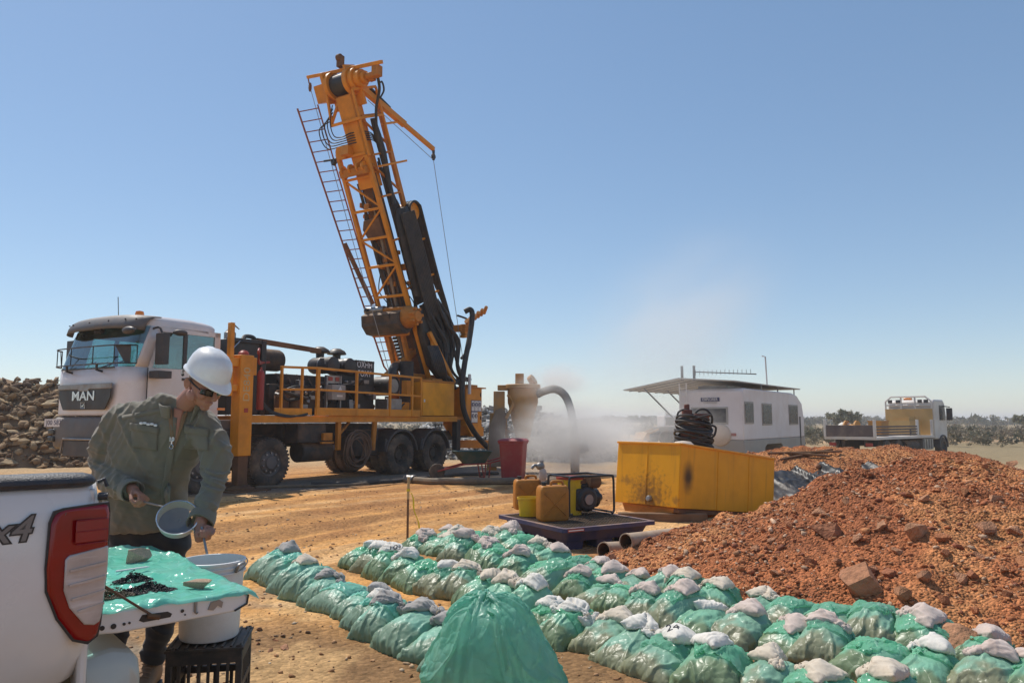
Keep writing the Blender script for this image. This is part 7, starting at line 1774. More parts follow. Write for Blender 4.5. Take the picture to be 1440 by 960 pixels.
# ================================================================== middle ground
# -- tilted yellow tank on timber blocks
def tank_mat():
    m = pmat('tank_paint_with_soot', (0.80, 0.36, 0.006), 0.4, var=0.08, vscale=1.3, dirt=((0.50, 0.22, 0.02), 0.3, 2.2), top=(DUST, 0.4), bump=(0.10, 6), spec=0.3, streak=((0.40, 0.17, 0.02), 0.45, (9, 9, 0.7), 0.56))
    N, L = m.node_tree.nodes, m.node_tree.links; b = N['Principled BSDF']; src = b.inputs['Base Color'].links[0].from_socket
    tc = N.new('ShaderNodeTexCoord')
    def blot(c, r0, r1, col, amt, src, sc=(1, 1, 1), nz=0.25, ns=7.0):
        mp_ = N.new('ShaderNodeMapping'); mp_.inputs['Location'].default_value = [-x * s for x, s in zip(c, sc)]; mp_.inputs['Scale'].default_value = sc; L.new(tc.outputs['Object'], mp_.inputs['Vector'])
        ln = N.new('ShaderNodeVectorMath'); ln.operation = 'LENGTH'; L.new(mp_.outputs[0], ln.inputs[0])
        n = N.new('ShaderNodeTexNoise'); n.inputs['Scale'].default_value = ns; n.inputs['Detail'].default_value = 6; L.new(tc.outputs['Object'], n.inputs['Vector'])
        ad = N.new('ShaderNodeMath'); ad.operation = 'MULTIPLY_ADD'; L.new(n.outputs['Fac'], ad.inputs[0]); ad.inputs[1].default_value = nz; L.new(ln.outputs['Value'], ad.inputs[2])
        r = N.new('ShaderNodeMapRange'); r.interpolation_type = 'SMOOTHSTEP'; r.inputs['From Min'].default_value = r0 + nz / 2; r.inputs['From Max'].default_value = r1 + nz / 2; r.inputs['To Min'].default_value = amt; r.inputs['To Max'].default_value = 0; L.new(ad.outputs[0], r.inputs['Value'])
        x = N.new('ShaderNodeMix'); x.data_type = 'RGBA'; L.new(r.outputs[0], x.inputs[0]); L.new(src, x.inputs[6]); x.inputs[7].default_value = (*col, 1); return x.outputs[2]
    c = blot((0.22, 0.0, 0.46), 0.02, 0.23, (0.035, 0.02, 0.012), 0.95, src, (1.15, 1, 0.75), 0.08)
    c = blot((0, 0.55, 0.10), 0.02, 0.42, (0.16, 0.07, 0.02), 0.75, c, (1, 0.9, 0.85), 0.9, 16.0)
    c = blot((0, 0.98, 0.36), 0.0, 0.16, (0.16, 0.08, 0.03), 0.55, c, (1, 0.8, 1.6), 0.35, 14.0)
    c = blot((0, 0.06, 0.08), 0.0, 0.10, (0.22, 0.10, 0.03), 0.6, c, (1, 1, 1), 0.3, 12.0)
    L.new(c, b.inputs['Base Color']); return m
tkm = tank_mat()
tank = empty('yellow_tank', (2.43, 11.0, 0.215), 0, 'big yellow steel tank tilted on timber blocks, soot mark near its corner', 'tank')
tank.rotation_euler = (0, R(6.5), R(42.7))
m = MB(); m.b2((0, 0, 0), (2.8, 1.19, 0.93)); m.build('tank_body', tkm, tank, 0.012)
m = MB()
for a, b_ in (((0, 0), (2.8, 0)), ((0, 0), (0, 1.19)), ((2.8, 0), (2.8, 1.19)), ((0, 1.19), (2.8, 1.19))): m.beam((a[0], a[1], 0.935), (b_[0], b_[1], 0.935), 0.05, 0.03)
m.build('top_flange', yellow_cl, tank, 0.005)
for x, y, sx, sy in ((1.02, -0.003, 0.014, 0.01), (1.95, -0.003, 0.014, 0.01), (-0.003, 0.60, 0.01, 0.014)):
    MB().box((x, y, 0.46), (sx, sy, 0.90)).build('weld_seam', tkm, tank, 0.003)
m = MB(); m.prism([(0.10, 0.0), (0.16, -0.12), (1.03, -0.12), (1.09, 0.0)], (0.06, 0, -0.004), (0, 1, 0), (0, 0, 1), (1, 0, 0), 2.66); m.build('tank_keel', yellow_grime, tank, 0.006)
m = MB(); m.b2((0.04, 0.03, -0.07), (2.7, 0.11, -0.004)); m.build('tank_skid', rust, tank, 0.006)
m = MB(); m.lathe([(0.0, 0.06), (0.035, 0.055), (0.05, 0.03), (0.05, 0.0)], (0, 0.52, 0.10), (-1, 0, 0), 14); m.build('drain_plug', steel, tank)
timber = pmat('old_timber', (0.20, 0.115, 0.06), 0.85, var=0.3, vscale=3, streak=((0.09, 0.05, 0.03), 0.6, (3, 40, 40)), bump=(0.4, 18))
for lab, x, y, z, ln in (('near timber block under the yellow tank', 2.13, 11.25, 0.06, 1.30), ('timber block under the low end of the yellow tank', 4.05, 12.55, -0.16, 1.2)):
    o = MB().box((0, 0, 0), (ln, 0.16, 0.13)).build('timber_block', timber, None, 0.012); o.location = (x + 0.1, y - 0.05, z); o.rotation_euler = (0, 0, R(-6)); tag(o, lab, 'timber block', 'blocks under the tank')
# -- hoses thrown over a pump on the tank
pump_red = pmat('rusty_red_pump', (0.20, 0.06, 0.035), 0.6, var=0.3, dirt=((0.12, 0.07, 0.05), 0.7, 4))
def tank_pt(x, y, z): return tank.matrix_basis @ Vector((x, y, z)) if False else (Matrix.Translation(tank.location) @ tank.rotation_euler.to_matrix().to_4x4()) @ Vector((x, y, z))
c0 = tank_pt(1.02, 0.45, 0.94)
hp_ = empty('hose_heap', c0, 0, 'heap of black hose wound round a rusty pump on the yellow tank', 'hose heap'); hp_.scale = (0.9, 0.9, 0.9)
hm = MB()
for k in range(26):
    z = 0.05 + 0.50 * (k / 26) + RNG.uniform(-.02, .02); rr_ = 0.33 - 0.10 * (z - 0.05) * (1.0) + RNG.uniform(-.05, .03); ph = RNG.uniform(0, 6.28); tx, ty = RNG.uniform(-.16, .16), RNG.uniform(-.16, .16)
    hm.tube([(rr_ * math.cos(t), rr_ * 0.85 * math.sin(t), max(0.03, z + tx * math.cos(t) * 0.6 + ty * math.sin(t) * 0.6)) for t in np.linspace(0, 6.283, 26, endpoint=False)], RNG.uniform(0.016, 0.026), 6, closed=True)
hm.build('wound_hose', rubber, hp_)
m = MB(); m.lathe([(0, 0), (0.22, 0), (0.24, 0.05), (0.22, 0.45), (0.14, 0.52), (0.12, 0.56), (0, 0.56)], n=20); m.build('pump_drum', pump_red, hp_)
m = MB(); m.box((-0.10, 0.05, 0.62), (0.16, 0.16, 0.16)); m.cyl((-0.10, 0.05, 0.66), (-0.10, 0.05, 0.80), 0.05, n=10); m.box((0.12, -0.05, 0.58), (0.26, 0.2, 0.10)); m.build('pump_head', pump_red, hp_, 0.015)
m = MB(); hose(m, [(-0.02, -0.1, 0.55), (0.05, -0.12, 0.68), (0.2, -0.1, 0.70), (0.32, -0.05, 0.58), (0.33, 0, 0.45)], 0.02); hose(m, [(0.30, -0.1, 0.42), (0.38, -0.08, 0.38), (0.36, -0.06, 0.25), (0.3, -0.08, 0.2)], 0.02); hose(m, [(-0.3, 0, 0.5), (-0.26, 0.0, 0.66), (-0.12, 0, 0.70), (0, 0, 0.6)], 0.018); m.build('loop_hose', rubber, hp_)
o = MB().lathe([(0.0, 0.0), (0.16, 0.0), (0.17, 0.02), (0.12, 0.07), (0.0, 0.085)], n=20).build('tank_lid', pmat('pale_lid', (0.6, 0.5, 0.4), 0.6), None); o.location = tank_pt(0.42, 0.25, 0.932); tag(o, 'pale round lid on the yellow tank beside the hose heap', 'lid')

# -- blue spill pallet
SP = empty('spill_pallet', (0.60, 8.58, 0.0), R(31), 'dark blue plastic spill pallet with mesh top on the orange ground', 'pallet')
blue_pl = pmat('blue_pallet_plastic', (0.028, 0.036, 0.105), 0.5, var=0.12, dirt=((0.20, 0.12, 0.08), 0.5, 3), top=(DUST, 0.6), bump=(0.05, 20))
PX, PY, PZ = 1.32, 1.46, 0.27
m = MB()
def rr4(x0, y0, x1, y1, z, r=0.05):
    out = []
    for cx, cy, a0 in ((x1 - r, y1 - r, 0), (x0 + r, y1 - r, 90), (x0 + r, y0 + r, 180), (x1 - r, y0 + r, 270)):
        for k in range(5): a = R(a0 + 22.5 * k); out.append(Vector((cx + r * math.cos(a), cy + r * math.sin(a), z)))
    return out
m.loft([rr4(0.09, 0.09, PX - 0.09, PY - 0.09, 0.10), rr4(0.04, 0.04, PX - 0.04, PY - 0.04, PZ - 0.05), rr4(-0.03, -0.03, PX + 0.03, PY + 0.03, PZ - 0.045), rr4(-0.03, -0.03, PX + 0.03, PY + 0.03, PZ), rr4(0.03, 0.03, PX - 0.03, PY - 0.03, PZ), rr4(0.04, 0.04, PX - 0.04, PY - 0.04, PZ - 0.06)])
m.build('sump_tub', blue_pl, SP, sharp=30)
for x in (0.10, 0.53, 0.96):
    for y in (0.10, 0.62, 1.10):
        f = MB(); f.loft([rr4(x + 0.02, y + 0.02, x + 0.24, y + 0.24, 0.0, 0.02), rr4(x, y, x + 0.27, y + 0.27, 0.20, 0.02)]); f.build('pallet_foot', blue_pl, SP, sharp=30)
m = MB()
for i in range(27): m.beam((0.03 + i * 0.0485, 0.04, PZ - 0.015), (0.03 + i * 0.0485, PY - 0.04, PZ - 0.015), 0.007, 0.02)
for i in range(30): m.beam((0.03, 0.03 + i * 0.0485, PZ - 0.014), (PX - 0.03, 0.03 + i * 0.0485, PZ - 0.014), 0.007, 0.02)
o = m.build('grating', pmat('dusty_grating', (0.10, 0.065, 0.04), 0.8, dirt=((0.3, 0.18, 0.1), 0.6, 6)), SP); tag(o, kind='stuff')
m = MB(); m.b2((0.02, -0.033, PZ - 0.042), (0.25, -0.031, PZ - 0.006)); m.build('pallet_sticker', red_p, SP); m = MB(); m.b2((0.03, -0.035, PZ - 0.030), (0.24, -0.033, PZ - 0.018)); m.build('sticker_text', white_p, SP)
def onp(px, py, z=PZ):
    d = ray(px, py); k = (z - CAMZ) / d.z; return Vector((d.x * k, d.y * k, z))
can_m = pmat('orange_jerrycan_plastic', (0.46, 0.17, 0.015), 0.5, var=0.12, vscale=5, dirt=((0.20, 0.09, 0.03), 0.55, 6), bump=(0.05, 30))
def jerry(p, rz, lab, sc=1.0):
    r_ = empty('jerry_can', p, rz, lab, 'jerry can', 'orange jerry cans on the pallet'); r_.scale = (sc, sc, sc)
    m = MB(); rg = []
    for z, k in ((0.0, 0.90), (0.012, 0.97), (0.03, 1.0), (0.33, 1.0), (0.37, 0.985), (0.40, 0.93)):
        rg.append(rr4(-0.185 * k, -0.10 * k, 0.185 * k, 0.10 * k, z, 0.035))
    rg.append(rr4(-0.16, -0.075, 0.165, 0.075, 0.415, 0.03)); m.loft(rg); m.build('can_body', can_m, r_, sharp=45)
    m = MB(); m.tube(cr_path([(-0.02, 0, 0.41), (-0.01, 0, 0.455), (0.04, 0, 0.462), (0.12, 0, 0.455), (0.14, 0, 0.41)]), 0.017, 8); m.build('can_handle', can_m, r_)
    m = MB(); m.lathe([(0.028, 0), (0.028, 0.02), (0.034, 0.022), (0.034, 0.055), (0.0, 0.058)], (-0.11, 0, 0.405), n=16); m.build('can_cap', black, r_)
    m = MB()
    for s_ in (-1, 1): m.beam((-0.14, -0.101, 0.06 if s_ < 0 else 0.33), (0.14, -0.101, 0.33 if s_ < 0 else 0.06), 0.02, 0.008)
    m.build('can_ribs', can_m, r_, 0.003)
jerry(onp(777, 731), R(18), 'dirty orange jerry can standing in front on the spill pallet', 1.02); jerry(onp(741, 716) + Vector((0, 0.06, 0)), R(12), 'orange jerry can behind the small yellow bucket on the pallet', 0.98)
yel_b = pmat('yellow_bucket_plastic', (0.66, 0.43, 0.01), 0.35, var=0.08, dirt=((0.3, 0.16, 0.04), 0.4, 6))
def ybucket(p, lab, r_=0.145, h=0.24, lid=None):
    e = empty('yellow_bucket', p, 0.4, lab, 'bucket', 'yellow buckets on the pallet')
    m = MB(); m.lathe([(0, 0.003), (r_ * 0.86, 0.003), (r_, h), (r_ * 1.06, h), (r_ * 1.06, h - 0.025), (r_ * 1.0, h - 0.03)], n=30); m.lathe([(r_ * 0.97, h), (r_ * 0.84, 0.02), (0, 0.02)], n=30); m.build('pail', yel_b, e)
    m = MB(); m.tube([(r_ * 1.07 * math.cos(t), r_ * 1.07 * math.sin(t), h - 0.03 - 0.10 * math.sin(t) * (math.sin(t) > 0)) for t in np.linspace(0, math.pi, 16)], 0.004, 5); m.build('bail', steel, e)
    if lid: m = MB(); m.lathe([(r_ * 1.08, -0.02), (r_ * 1.09, 0.012), (r_ * 0.95, 0.016), (0, 0.014)], (0, 0, h + 0.005), n=30); m.build('lid', lid, e)
ybucket(onp(744, 725), 'small yellow bucket at the left front of the spill pallet'); ybucket(onp(790, 724) + Vector((0.12, 0.10, 0)), 'tall yellow bucket with red lid behind the front jerry can', 0.17, 0.47, red_p)
# plastic bag stuffed between them
wp, wf_, wb_ = make_sacks(1, np.array([0.34]), np.array([0.42]), 18, 22, [0.004], [R(75)], 5, 70, lambda p: np.zeros(p.shape[:2], np.float32), (0, 0, 0.01), G=2500.0, cinch=17)
me = finish('carrier_bag', wp[0], np.concatenate([tri_of(wf_), tri_of(wb_, True)]), uv_of(wf_, wb_, wp.shape[1]), (0.016, 0.008, 0.012), 55)
o = link('carrier_bag', me, plastic('white_pink_film', (0.62, 0.42, 0.34), tr=0.15, tl=0.3, rough=0.35, col2=(0.70, 0.62, 0.55))); o.location = onp(752, 712) + Vector((0, 0.02, 0.16)); o.rotation_euler = (0, 0, 0.5); tag(o, 'whitish crumpled plastic bag stuffed behind the front jerry can', 'plastic bag')
# motor pump in a tube frame
gp = empty('motor_pump', onp(812, 722) + Vector((0.05, 0.02, 0.0)), R(31), 'black motor pump inside a tubular frame on the pallet', 'pump')
blk = pmat('black_machine', (0.018, 0.018, 0.019), 0.4, var=0.2, dirt=((0.12, 0.08, 0.06), 0.5, 6))
fx, fy, fz = 0.36, 0.24, 0.50
m = MB()
for y in (-fy, fy): m.tube(cr_path([(-fx, y, 0.02), (-fx, y, 0.3), (-fx + 0.005, y, fz - 0.04), (-fx + 0.05, y, fz), (0, y, fz), (fx - 0.05, y, fz), (fx - 0.005, y, fz - 0.04), (fx, y, 0.3), (fx, y, 0.05), (fx - 0.04, y, 0.015)], 5), 0.016, 8)
for x in (-fx + 0.05, fx - 0.05): m.tube([(x, -fy, fz), (x, fy, fz)], 0.014, 6); m.tube([(x, -fy, 0.03), (x, fy, 0.03)], 0.014, 6)
m.build('tube_frame', blk, gp)
m = MB(); m.b2((-0.18, -0.17, 0.06), (0.10, 0.17, 0.34)); m.lathe([(0.0, 0), (0.14, 0), (0.16, 0.03), (0.16, 0.10), (0.10, 0.14)], (-0.02, -0.20, 0.20), (0, 1, 0), 22); m.b2((-0.10, -0.14, 0.34), (0.06, 0.1, 0.40)); m.build('engine_block', blk, gp, 0.02)
m = MB(); m.lathe([(0, 0), (0.065, 0.0), (0.07, 0.01), (0.07, 0.02)], (-0.02, -0.215, 0.20), (0, 1, 0), 18); m.build('starter_cover', steel, gp)
m = MB(); m.lathe([(0, 0), (0.08, 0), (0.09, 0.02), (0.09, 0.16), (0.07, 0.18), (0, 0.18)], (0.02, -0.12, 0.42), (1, 0, 0), 16); m.b2((-0.16, -0.14, 0.40), (-0.02, 0.12, 0.47)); m.build('silencer', rust, gp, 0.006)
m = MB(); m.lathe([(0, 0), (0.10, 0), (0.13, 0.04), (0.13, 0.13), (0.06, 0.16), (0.05, 0.22), (0, 0.22)], (0.10, 0.0, 0.20), (1, 0, 0), 20); m.build('pump_housing', blk, gp)
# hand pump head with a rag standing behind the pallet
q = gnd(745, 700); e = empty('hand_pump', (q.x + 0.05, 10.4, zg(q.x, 10.4)), 0.3, 'upright hand pump with grey head and pinkish rag behind the pallet', 'hand pump')
m = MB(); m.cyl((0, 0, 0), (0.02, 0, 0.80), 0.022, n=10); m.cyl((0.18, 0.05, 0), (0.03, 0, 0.5), 0.02, n=8); m.build('pump_stem', rust, e)
m = MB(); m.ball((0.0, 0, 0.86), (0.065, 0.05, 0.055), 14); m.tube(cr_path([(-0.03, 0, 0.86), (-0.09, -0.01, 0.87), (-0.13, -0.01, 0.83)]), 0.022, 8); m.box((0.02, 0, 0.91), (0.04, 0.04, 0.05)); m.build('pump_head', steel, e)
m = MB(); m.ball((0.03, -0.02, 0.74), (0.06, 0.05, 0.10), 12); m.build('rag', CALM['pink'], e)
# -- stake with ribbon
q = gnd(573, 756); e = empty('survey_stake', (q.x, q.y, zg(q.x, q.y)), 0.2, 'thin wooden stake with yellow ribbon behind the bag rows', 'stake')
m = MB(); m.beam((0, 0, -0.05), (0.0, 0, 0.52), 0.028, 0.028); m.build('stake_foot', rust, e); m = MB(); m.beam((0, 0, 0.5), (0.005, 0, 0.78), 0.032, 0.032); m.build('stake_top', pmat('pale_wood', (0.50, 0.33, 0.16), 0.8), e, 0.004)
yr = pmat('yellow_ribbon', (0.70, 0.52, 0.02), 0.4, alpha=1.0); m = MB(); P = [[Vector((0.02 + 0.11 * t + 0.012 * math.sin(9 * t) + w_ * 0.022, -0.02, 0.60 - 0.46 * t ** 1.1 - w_ * 0.02)) for w_ in (0, 1)] for t in np.linspace(0, 1, 16)]; m.grid(P); o = m.build('ribbon', yr, e); m = MB(); m.lathe([(0.024, 0), (0.024, 0.03)], (0.002, 0, 0.60), n=10); m.build('ribbon_knot', yr, e)
# -- two casing pipes
pipe_m = pmat('cream_casing_pipe', (0.50, 0.36, 0.24), 0.55, var=0.15, vscale=3, streak=((0.25, 0.10, 0.04), 0.85, (6, 6, 6), 0.5), dirt=((0.28, 0.12, 0.05), 0.7, 5))
for (a, b_, lab, rr_) in (((0.97, 8.02), (1.78, 8.78), 'rear one of two rust-stained casing pipes by the pallet', 0.088), ((1.17, 7.78), (2.16, 8.68), 'front one of two rust-stained casing pipes half in the dirt', 0.084)):
    za, zb = max(zg(*a), float(surf_h(np.array([a[0]]), np.array([a[1]]))[0])) + 0.075, max(zg(*b_), float(surf_h(np.array([b_[0]]), np.array([b_[1]]))[0])) + 0.05
    p, q = Vector((*a, za)), Vector((*b_, zb)); e = empty('casing_pipe', p, 0, lab, 'pipe', 'casing pipes'); d = q - p
    m = MB(); m.cyl((0, 0, 0), d, rr_, n=28, cap=False); m.build('pipe_wall', pipe_m, e); m = MB(); m.cyl((0, 0, 0), d, rr_ - 0.008, n=28, cap=False); m.build('pipe_bore', rust, e)
    X, Y, Z = frame(d); m = MB(); m.lathe([(rr_ - 0.008, 0.0), (rr_, 0.0), (rr_ + 0.004, 0.0), (rr_ + 0.004, 0.03), (rr_, 0.03)], (0, 0, 0), d, 28); m.lathe([(rr_ - 0.008, d.length), (rr_ + 0.001, d.length)], (0, 0, 0), d, 28); m.build('pipe_lip', pipe_m, e)
# -- wheelie bin, barrow
bin_m = pmat('red_bin_plastic', (0.30, 0.030, 0.035), 0.45, var=0.08, dirt=((0.30, 0.17, 0.12), 0.35, 3))
e = empty('wheelie_bin', (0.035, 18.3, zg(0.035, 18.3)), R(-12), 'red wheelie bin beside the wheelbarrow', 'bin')
m = MB(); m.loft([rr4(-0.24, -0.26, 0.24, 0.26, 0.04, 0.06), rr4(-0.25, -0.28, 0.25, 0.28, 0.15, 0.06), rr4(-0.29, -0.34, 0.29, 0.34, 0.93, 0.06), rr4(-0.31, -0.36, 0.31, 0.36, 0.935, 0.06), rr4(-0.31, -0.36, 0.31, 0.36, 0.98, 0.06)]); m.build('bin_body', bin_m, e, sharp=40)
m = MB(); m.loft([rr4(-0.32, -0.38, 0.32, 0.38, 0.975, 0.06), rr4(-0.325, -0.385, 0.325, 0.385, 1.01, 0.06), rr4(-0.28, -0.34, 0.28, 0.34, 1.055, 0.08), rr4(-0.1, -0.2, 0.1, 0.2, 1.07, 0.05)]); m.build('bin_lid', bin_m, e, sharp=40)
m = MB(); m.tube([(-0.26, 0.40, 0.98), (0.26, 0.40, 0.98)], 0.02, 8); m.build('bin_handle', bin_m, e)
for s_ in (-1, 1): m = MB(); m.lathe([(0, 0), (0.08, 0), (0.10, 0.02), (0.10, 0.05), (0, 0.06)], (s_ * 0.27, 0.28, 0.10), (s_, 0, 0), 16); m.build('bin_wheel', rubber, e)
wb = empty('wheelbarrow', (-0.98, 19.2, zg(-0.98, 19.2)), R(15), 'wheelbarrow with green tray and red frame left of the bin', 'wheelbarrow')
tray_m = pmat('green_barrow_tray', (0.05, 0.11, 0.10), 0.5, dirt=((0.2, 0.14, 0.1), 0.5, 4))
m = MB(); m.loft([rr4(-0.28, -0.22, 0.26, 0.22, 0.40, 0.08), rr4(-0.52, -0.33, 0.42, 0.33, 0.70, 0.08), rr4(-0.54, -0.35, 0.44, 0.35, 0.715, 0.08), rr4(-0.51, -0.32, 0.41, 0.32, 0.70, 0.08), rr4(-0.27, -0.21, 0.25, 0.21, 0.43, 0.07)]); m.build('tray', tray_m, wb, sharp=50)
m = MB()
for s_ in (-1, 1): m.tube([(-0.95, s_ * 0.10, 0.22), (-0.3, s_ * 0.2, 0.38), (0.3, s_ * 0.26, 0.40), (0.95, s_ * 0.32, 0.56)], 0.02, 6); m.tube([(0.15, s_ * 0.24, 0.40), (0.22, s_ * 0.24, 0.02), (0.34, s_ * 0.24, 0.02), (0.38, s_ * 0.26, 0.42)], 0.018, 6)
m.tube([(0.22, -0.24, 0.05), (0.22, 0.24, 0.05)], 0.015, 6); m.build('barrow_frame', red_p, wb)
m = MB(); m.lathe([(0, -0.04), (0.12, -0.04), (0.19, -0.04), (0.205, 0), (0.19, 0.04), (0.12, 0.04), (0, 0.04)], (-0.95, 0, 0.205), (0, 1, 0), 20); m.build('barrow_wheel', tyre_m, wb)
# -- hoses over the ground
def ground_hose(name, pts, r_, mat, lab, zoff=0.0):
    P = cr_path([Vector((x, y, 0)) for x, y in pts], 10); P = [Vector((p.x, p.y, zg(p.x, p.y) + r_ * 0.9 + zoff)) for p in P]
    m = MB(); m.tube(P, r_, 10); o = m.build(name, mat); tag(o, lab, 'hose', 'hoses over the ground'); return P
grey_hose = pmat('grey_dusty_hose', (0.16, 0.12, 0.08), 0.7, var=0.2, dirt=((0.34, 0.22, 0.12), 0.6, 5), bump=(0.4, 40))
P = ground_hose('delivery_hose', [(-2.42, 18.1), (-1.8, 17.55), (-1.0, 17.3), (0.0, 17.2), (0.9, 17.4), (1.6, 18.2)], 0.085, grey_hose, 'thick grey delivery hose lying in front of the wheelbarrow')
m = MB(); m.cyl(P[0], P[0] + (P[0] - P[1]).normalized() * 0.22, 0.10, n=14); m.lathe([(0.11, 0), (0.12, 0.02), (0.12, 0.06), (0.10, 0.08)], P[2], (P[0] - P[2]), 14); o = m.build('hose_coupling', steel); tag(o, 'steel coupling on the open end of the thick grey hose', 'coupling')
ground_hose('thin_hose', [(-4.6, 17.2), (-3.8, 17.3), (-3.0, 17.9), (-2.2, 18.9), (-1.2, 20.4), (-0.4, 21.2)], 0.05, rubber, 'thin black hose lying in the shade behind the thick hose')
ground_hose('flat_hose', [(-5.6, 16.4), (-4.9, 16.7), (-4.1, 16.9), (-3.4, 17.5), (-2.8, 18.6)], 0.035, grey_hose, 'thin grey hose along the wheels of the rig')
# -- cyclone with its hose
cyc_m = pmat('dusty_cyclone_paint', (0.50, 0.24, 0.05), 0.6, var=0.15, dirt=((0.36, 0.27, 0.18), 0.75, 1.8), top=(DUST, 0.6))
CY = Vector((0.33, 22.6, zg(0.33, 22.6)))
cy = empty('cyclone', CY, 0, 'dusty yellow sample cyclone blowing dust behind the red bin', 'cyclone')
m = MB(); m.lathe([(0.0, 2.62), (0.52, 2.62), (0.54, 2.60), (0.54, 2.50), (0.47, 2.48), (0.46, 2.05), (0.44, 2.0), (0.20, 0.95), (0.17, 0.85), (0.17, 0.6)], n=30); m.build('cyclone_cone', cyc_m, cy)
m = MB(); m.box((-0.10, 0, 2.78), (0.26, 0.3, 0.34)); m.lathe([(0, 0), (0.16, 0), (0.17, 0.16), (0, 0.17)], (0.22, 0, 2.70), (0.7, -0.3, 0.5), 16); m.box((-0.62, 0, 2.52), (0.3, 0.3, 0.16)); m.build('cyclone_top', cyc_m, cy, 0.015)
m = MB(); m.box((-0.72, 0.0, 2.05), (0.34, 0.35, 0.72)); m.beam((-0.85, 0, 1.75), (-0.95, 0, 0.0), 0.10, 0.3); m.beam((-0.55, 0.1, 1.75), (-0.4, 0.1, 0.0), 0.1, 0.1); m.beam((-0.6, 0, 1.2), (0.2, 0, 1.2), 0.08); m.build('cyclone_stand', cyc_m, cy, 0.015)
m = MB(); m.prism([(-1.05, 0.15), (-0.62, 0.15), (-0.5, 1.75), (-0.62, 1.9), (-0.82, 1.85), (-1.0, 1.4)], (0, -0.25, 0), (1, 0, 0), (0, 0, 1), (0, 1, 0), 0.05); m.build('splitter_panel', pmat('brown_flap', (0.22, 0.16, 0.11), 0.7, dirt=((0.35, 0.28, 0.2), 0.6, 3)), cy, 0.01)
m = MB(); hose(m, [(-0.45, -0.2, 2.3), (-0.3, -0.3, 2.1), (-0.35, -0.35, 1.9), (-0.5, -0.3, 1.6)], 0.05); m.build('cyclone_strap', cyc_m, cy)
hw = MB(); hose(hw, [(0.46, -0.1, 2.32), (0.62, -0.3, 2.40), (0.95, -0.5, 2.46), (1.25, -0.6, 2.25), (1.42, -0.7, 1.75), (1.48, -0.75, 1.2), (1.50, -0.8, 0.6), (1.50, -0.85, 0.12)], 0.12, 12, 8); hw.build('blast_hose', pmat('pale_grey_hose', (0.26, 0.24, 0.21), 0.7, var=0.15, dirt=((0.4, 0.33, 0.25), 0.6, 4), bump=(0.5, 50)), cy)
m = MB(); m.lathe([(0.13, 0.0), (0.14, 0.75), (0.16, 0.76), (0.16, 0.82)], (1.50, -0.85, 0.0), n=16); m.build('outlet_pipe', pipe_m, cy); m = MB(); m.prism([(0.1, 0.55), (0.42, 0.65), (0.34, 0.95), (0.1, 0.85)], (1.50, -0.9, 0), (1, 0, 0), (0, 0, 1), (0, 1, 0), 0.03); m.build('rubber_flap', rubber, cy)
# -- black liner in the sump
xs = np.linspace(4.3, 7.7, 120); ys = np.linspace(12.6, 14.5, 70); gx, gy = np.meshgrid(xs, ys, indexing='xy')
fold = 0.20 * ridge(gx * 1.5 + 0.5 * gy, gy * 0.25 - gx * 0.1, 811, 0.16) * sstep(12.7, 13.4, gy) + 0.05 * ridge(gx * 3.4 - 0.8 * gy, gy * 0.7, 815, 0.3)
hz = np.maximum(mound_h(gx, gy), -0.12) * 0.55 + 0.45 * np.clip((gy - 13.0) * 0.34, -0.05, 0.42)
V = np.stack([gx + 0.05 * fbm(gy * 3, gx * 2, 3, 821), gy + 0.10 * fbm(gx * 2.3, gy, 3, 823) - 0.4 * fold, hz + 0.05 + fold * 0.6], -1).reshape(-1, 3)
o = link('sump_liner', np_mesh('sump_liner', V, grid_faces(len(ys), len(xs))), pmat('black_liner_film', (0.022, 0.021, 0.021), 0.40, var=0.3, spec=0.4, dirt=((0.16, 0.11, 0.07), 0.4, 1.6))); tag(o, 'creased black plastic liner in the sump behind the yellow tank', 'plastic liner')
m = MB()
for a, b_, rl_ in (((5.35, 14.9), (6.5, 15.15), 'middle'), ((5.6, 15.1), (6.3, 14.8), 'shortest'), ((5.2, 15.2), (6.6, 14.95), 'longest')):
    za, zb = [float(surf_h(np.array([p[0]]), np.array([p[1]]))[0]) + 0.05 for p in (a, b_)]; pass
    o = MB().cyl((*a, za), (*b_, zb), 0.025, n=6).build('steel_rod', rust); tag(o, rl_ + ' of three thin dark rods lying on the berm behind the tank', 'rod', 'rods on the berm')
# ================================================================== background
# -- caravan
CV = empty('caravan', (8.1, 26.0, zg(9, 28) - 0.02), math.atan2(0.8, 0.6), 'white caravan office with awnings on its roof', 'caravan')
cv_w = pmat('white_caravan_skin', (0.66, 0.62, 0.62), 0.45, var=0.03, dirt=((0.50, 0.40, 0.32), 0.4, 0.9), top=((0.5, 0.38, 0.28), 0.4)); cv_g = pmat('grey_caravan_skirt', (0.33, 0.31, 0.28), 0.5, var=0.06, dirt=((0.40, 0.31, 0.23), 0.5, 1.2))
LC, WC, Z0, Z1, ZT = 7.4, 2.4, 0.42, 1.15, 2.98
m = MB(); m.prism([(0, Z1), (LC - 0.02, Z1), (LC, 1.9), (LC - 0.25, 2.55), (LC - 0.9, ZT - 0.12), (LC - 1.6, ZT - 0.02), (0.1, ZT), (0.0, ZT - 0.1)], (0, 0, 0), (1, 0, 0), (0, 0, 1), (0, 1, 0), WC); m.build('caravan_body', cv_w, CV, 0.05, 3)
m = MB(); m.prism([(-0.012, 0.72), (0.7, Z0), (2.0, Z0), (2.2, 0.85), (2.4, 0.95), (4.1, 0.95), (4.3, 0.85), (4.4, Z0), (LC - 0.4, Z0), (LC + 0.012, 0.6), (LC + 0.012, Z1), (-0.012, Z1)], (0, -0.012, 0), (1, 0, 0), (0, 0, 1), (0, 1, 0), WC + 0.024); m.build('caravan_skirt', cv_g, CV, 0.02)
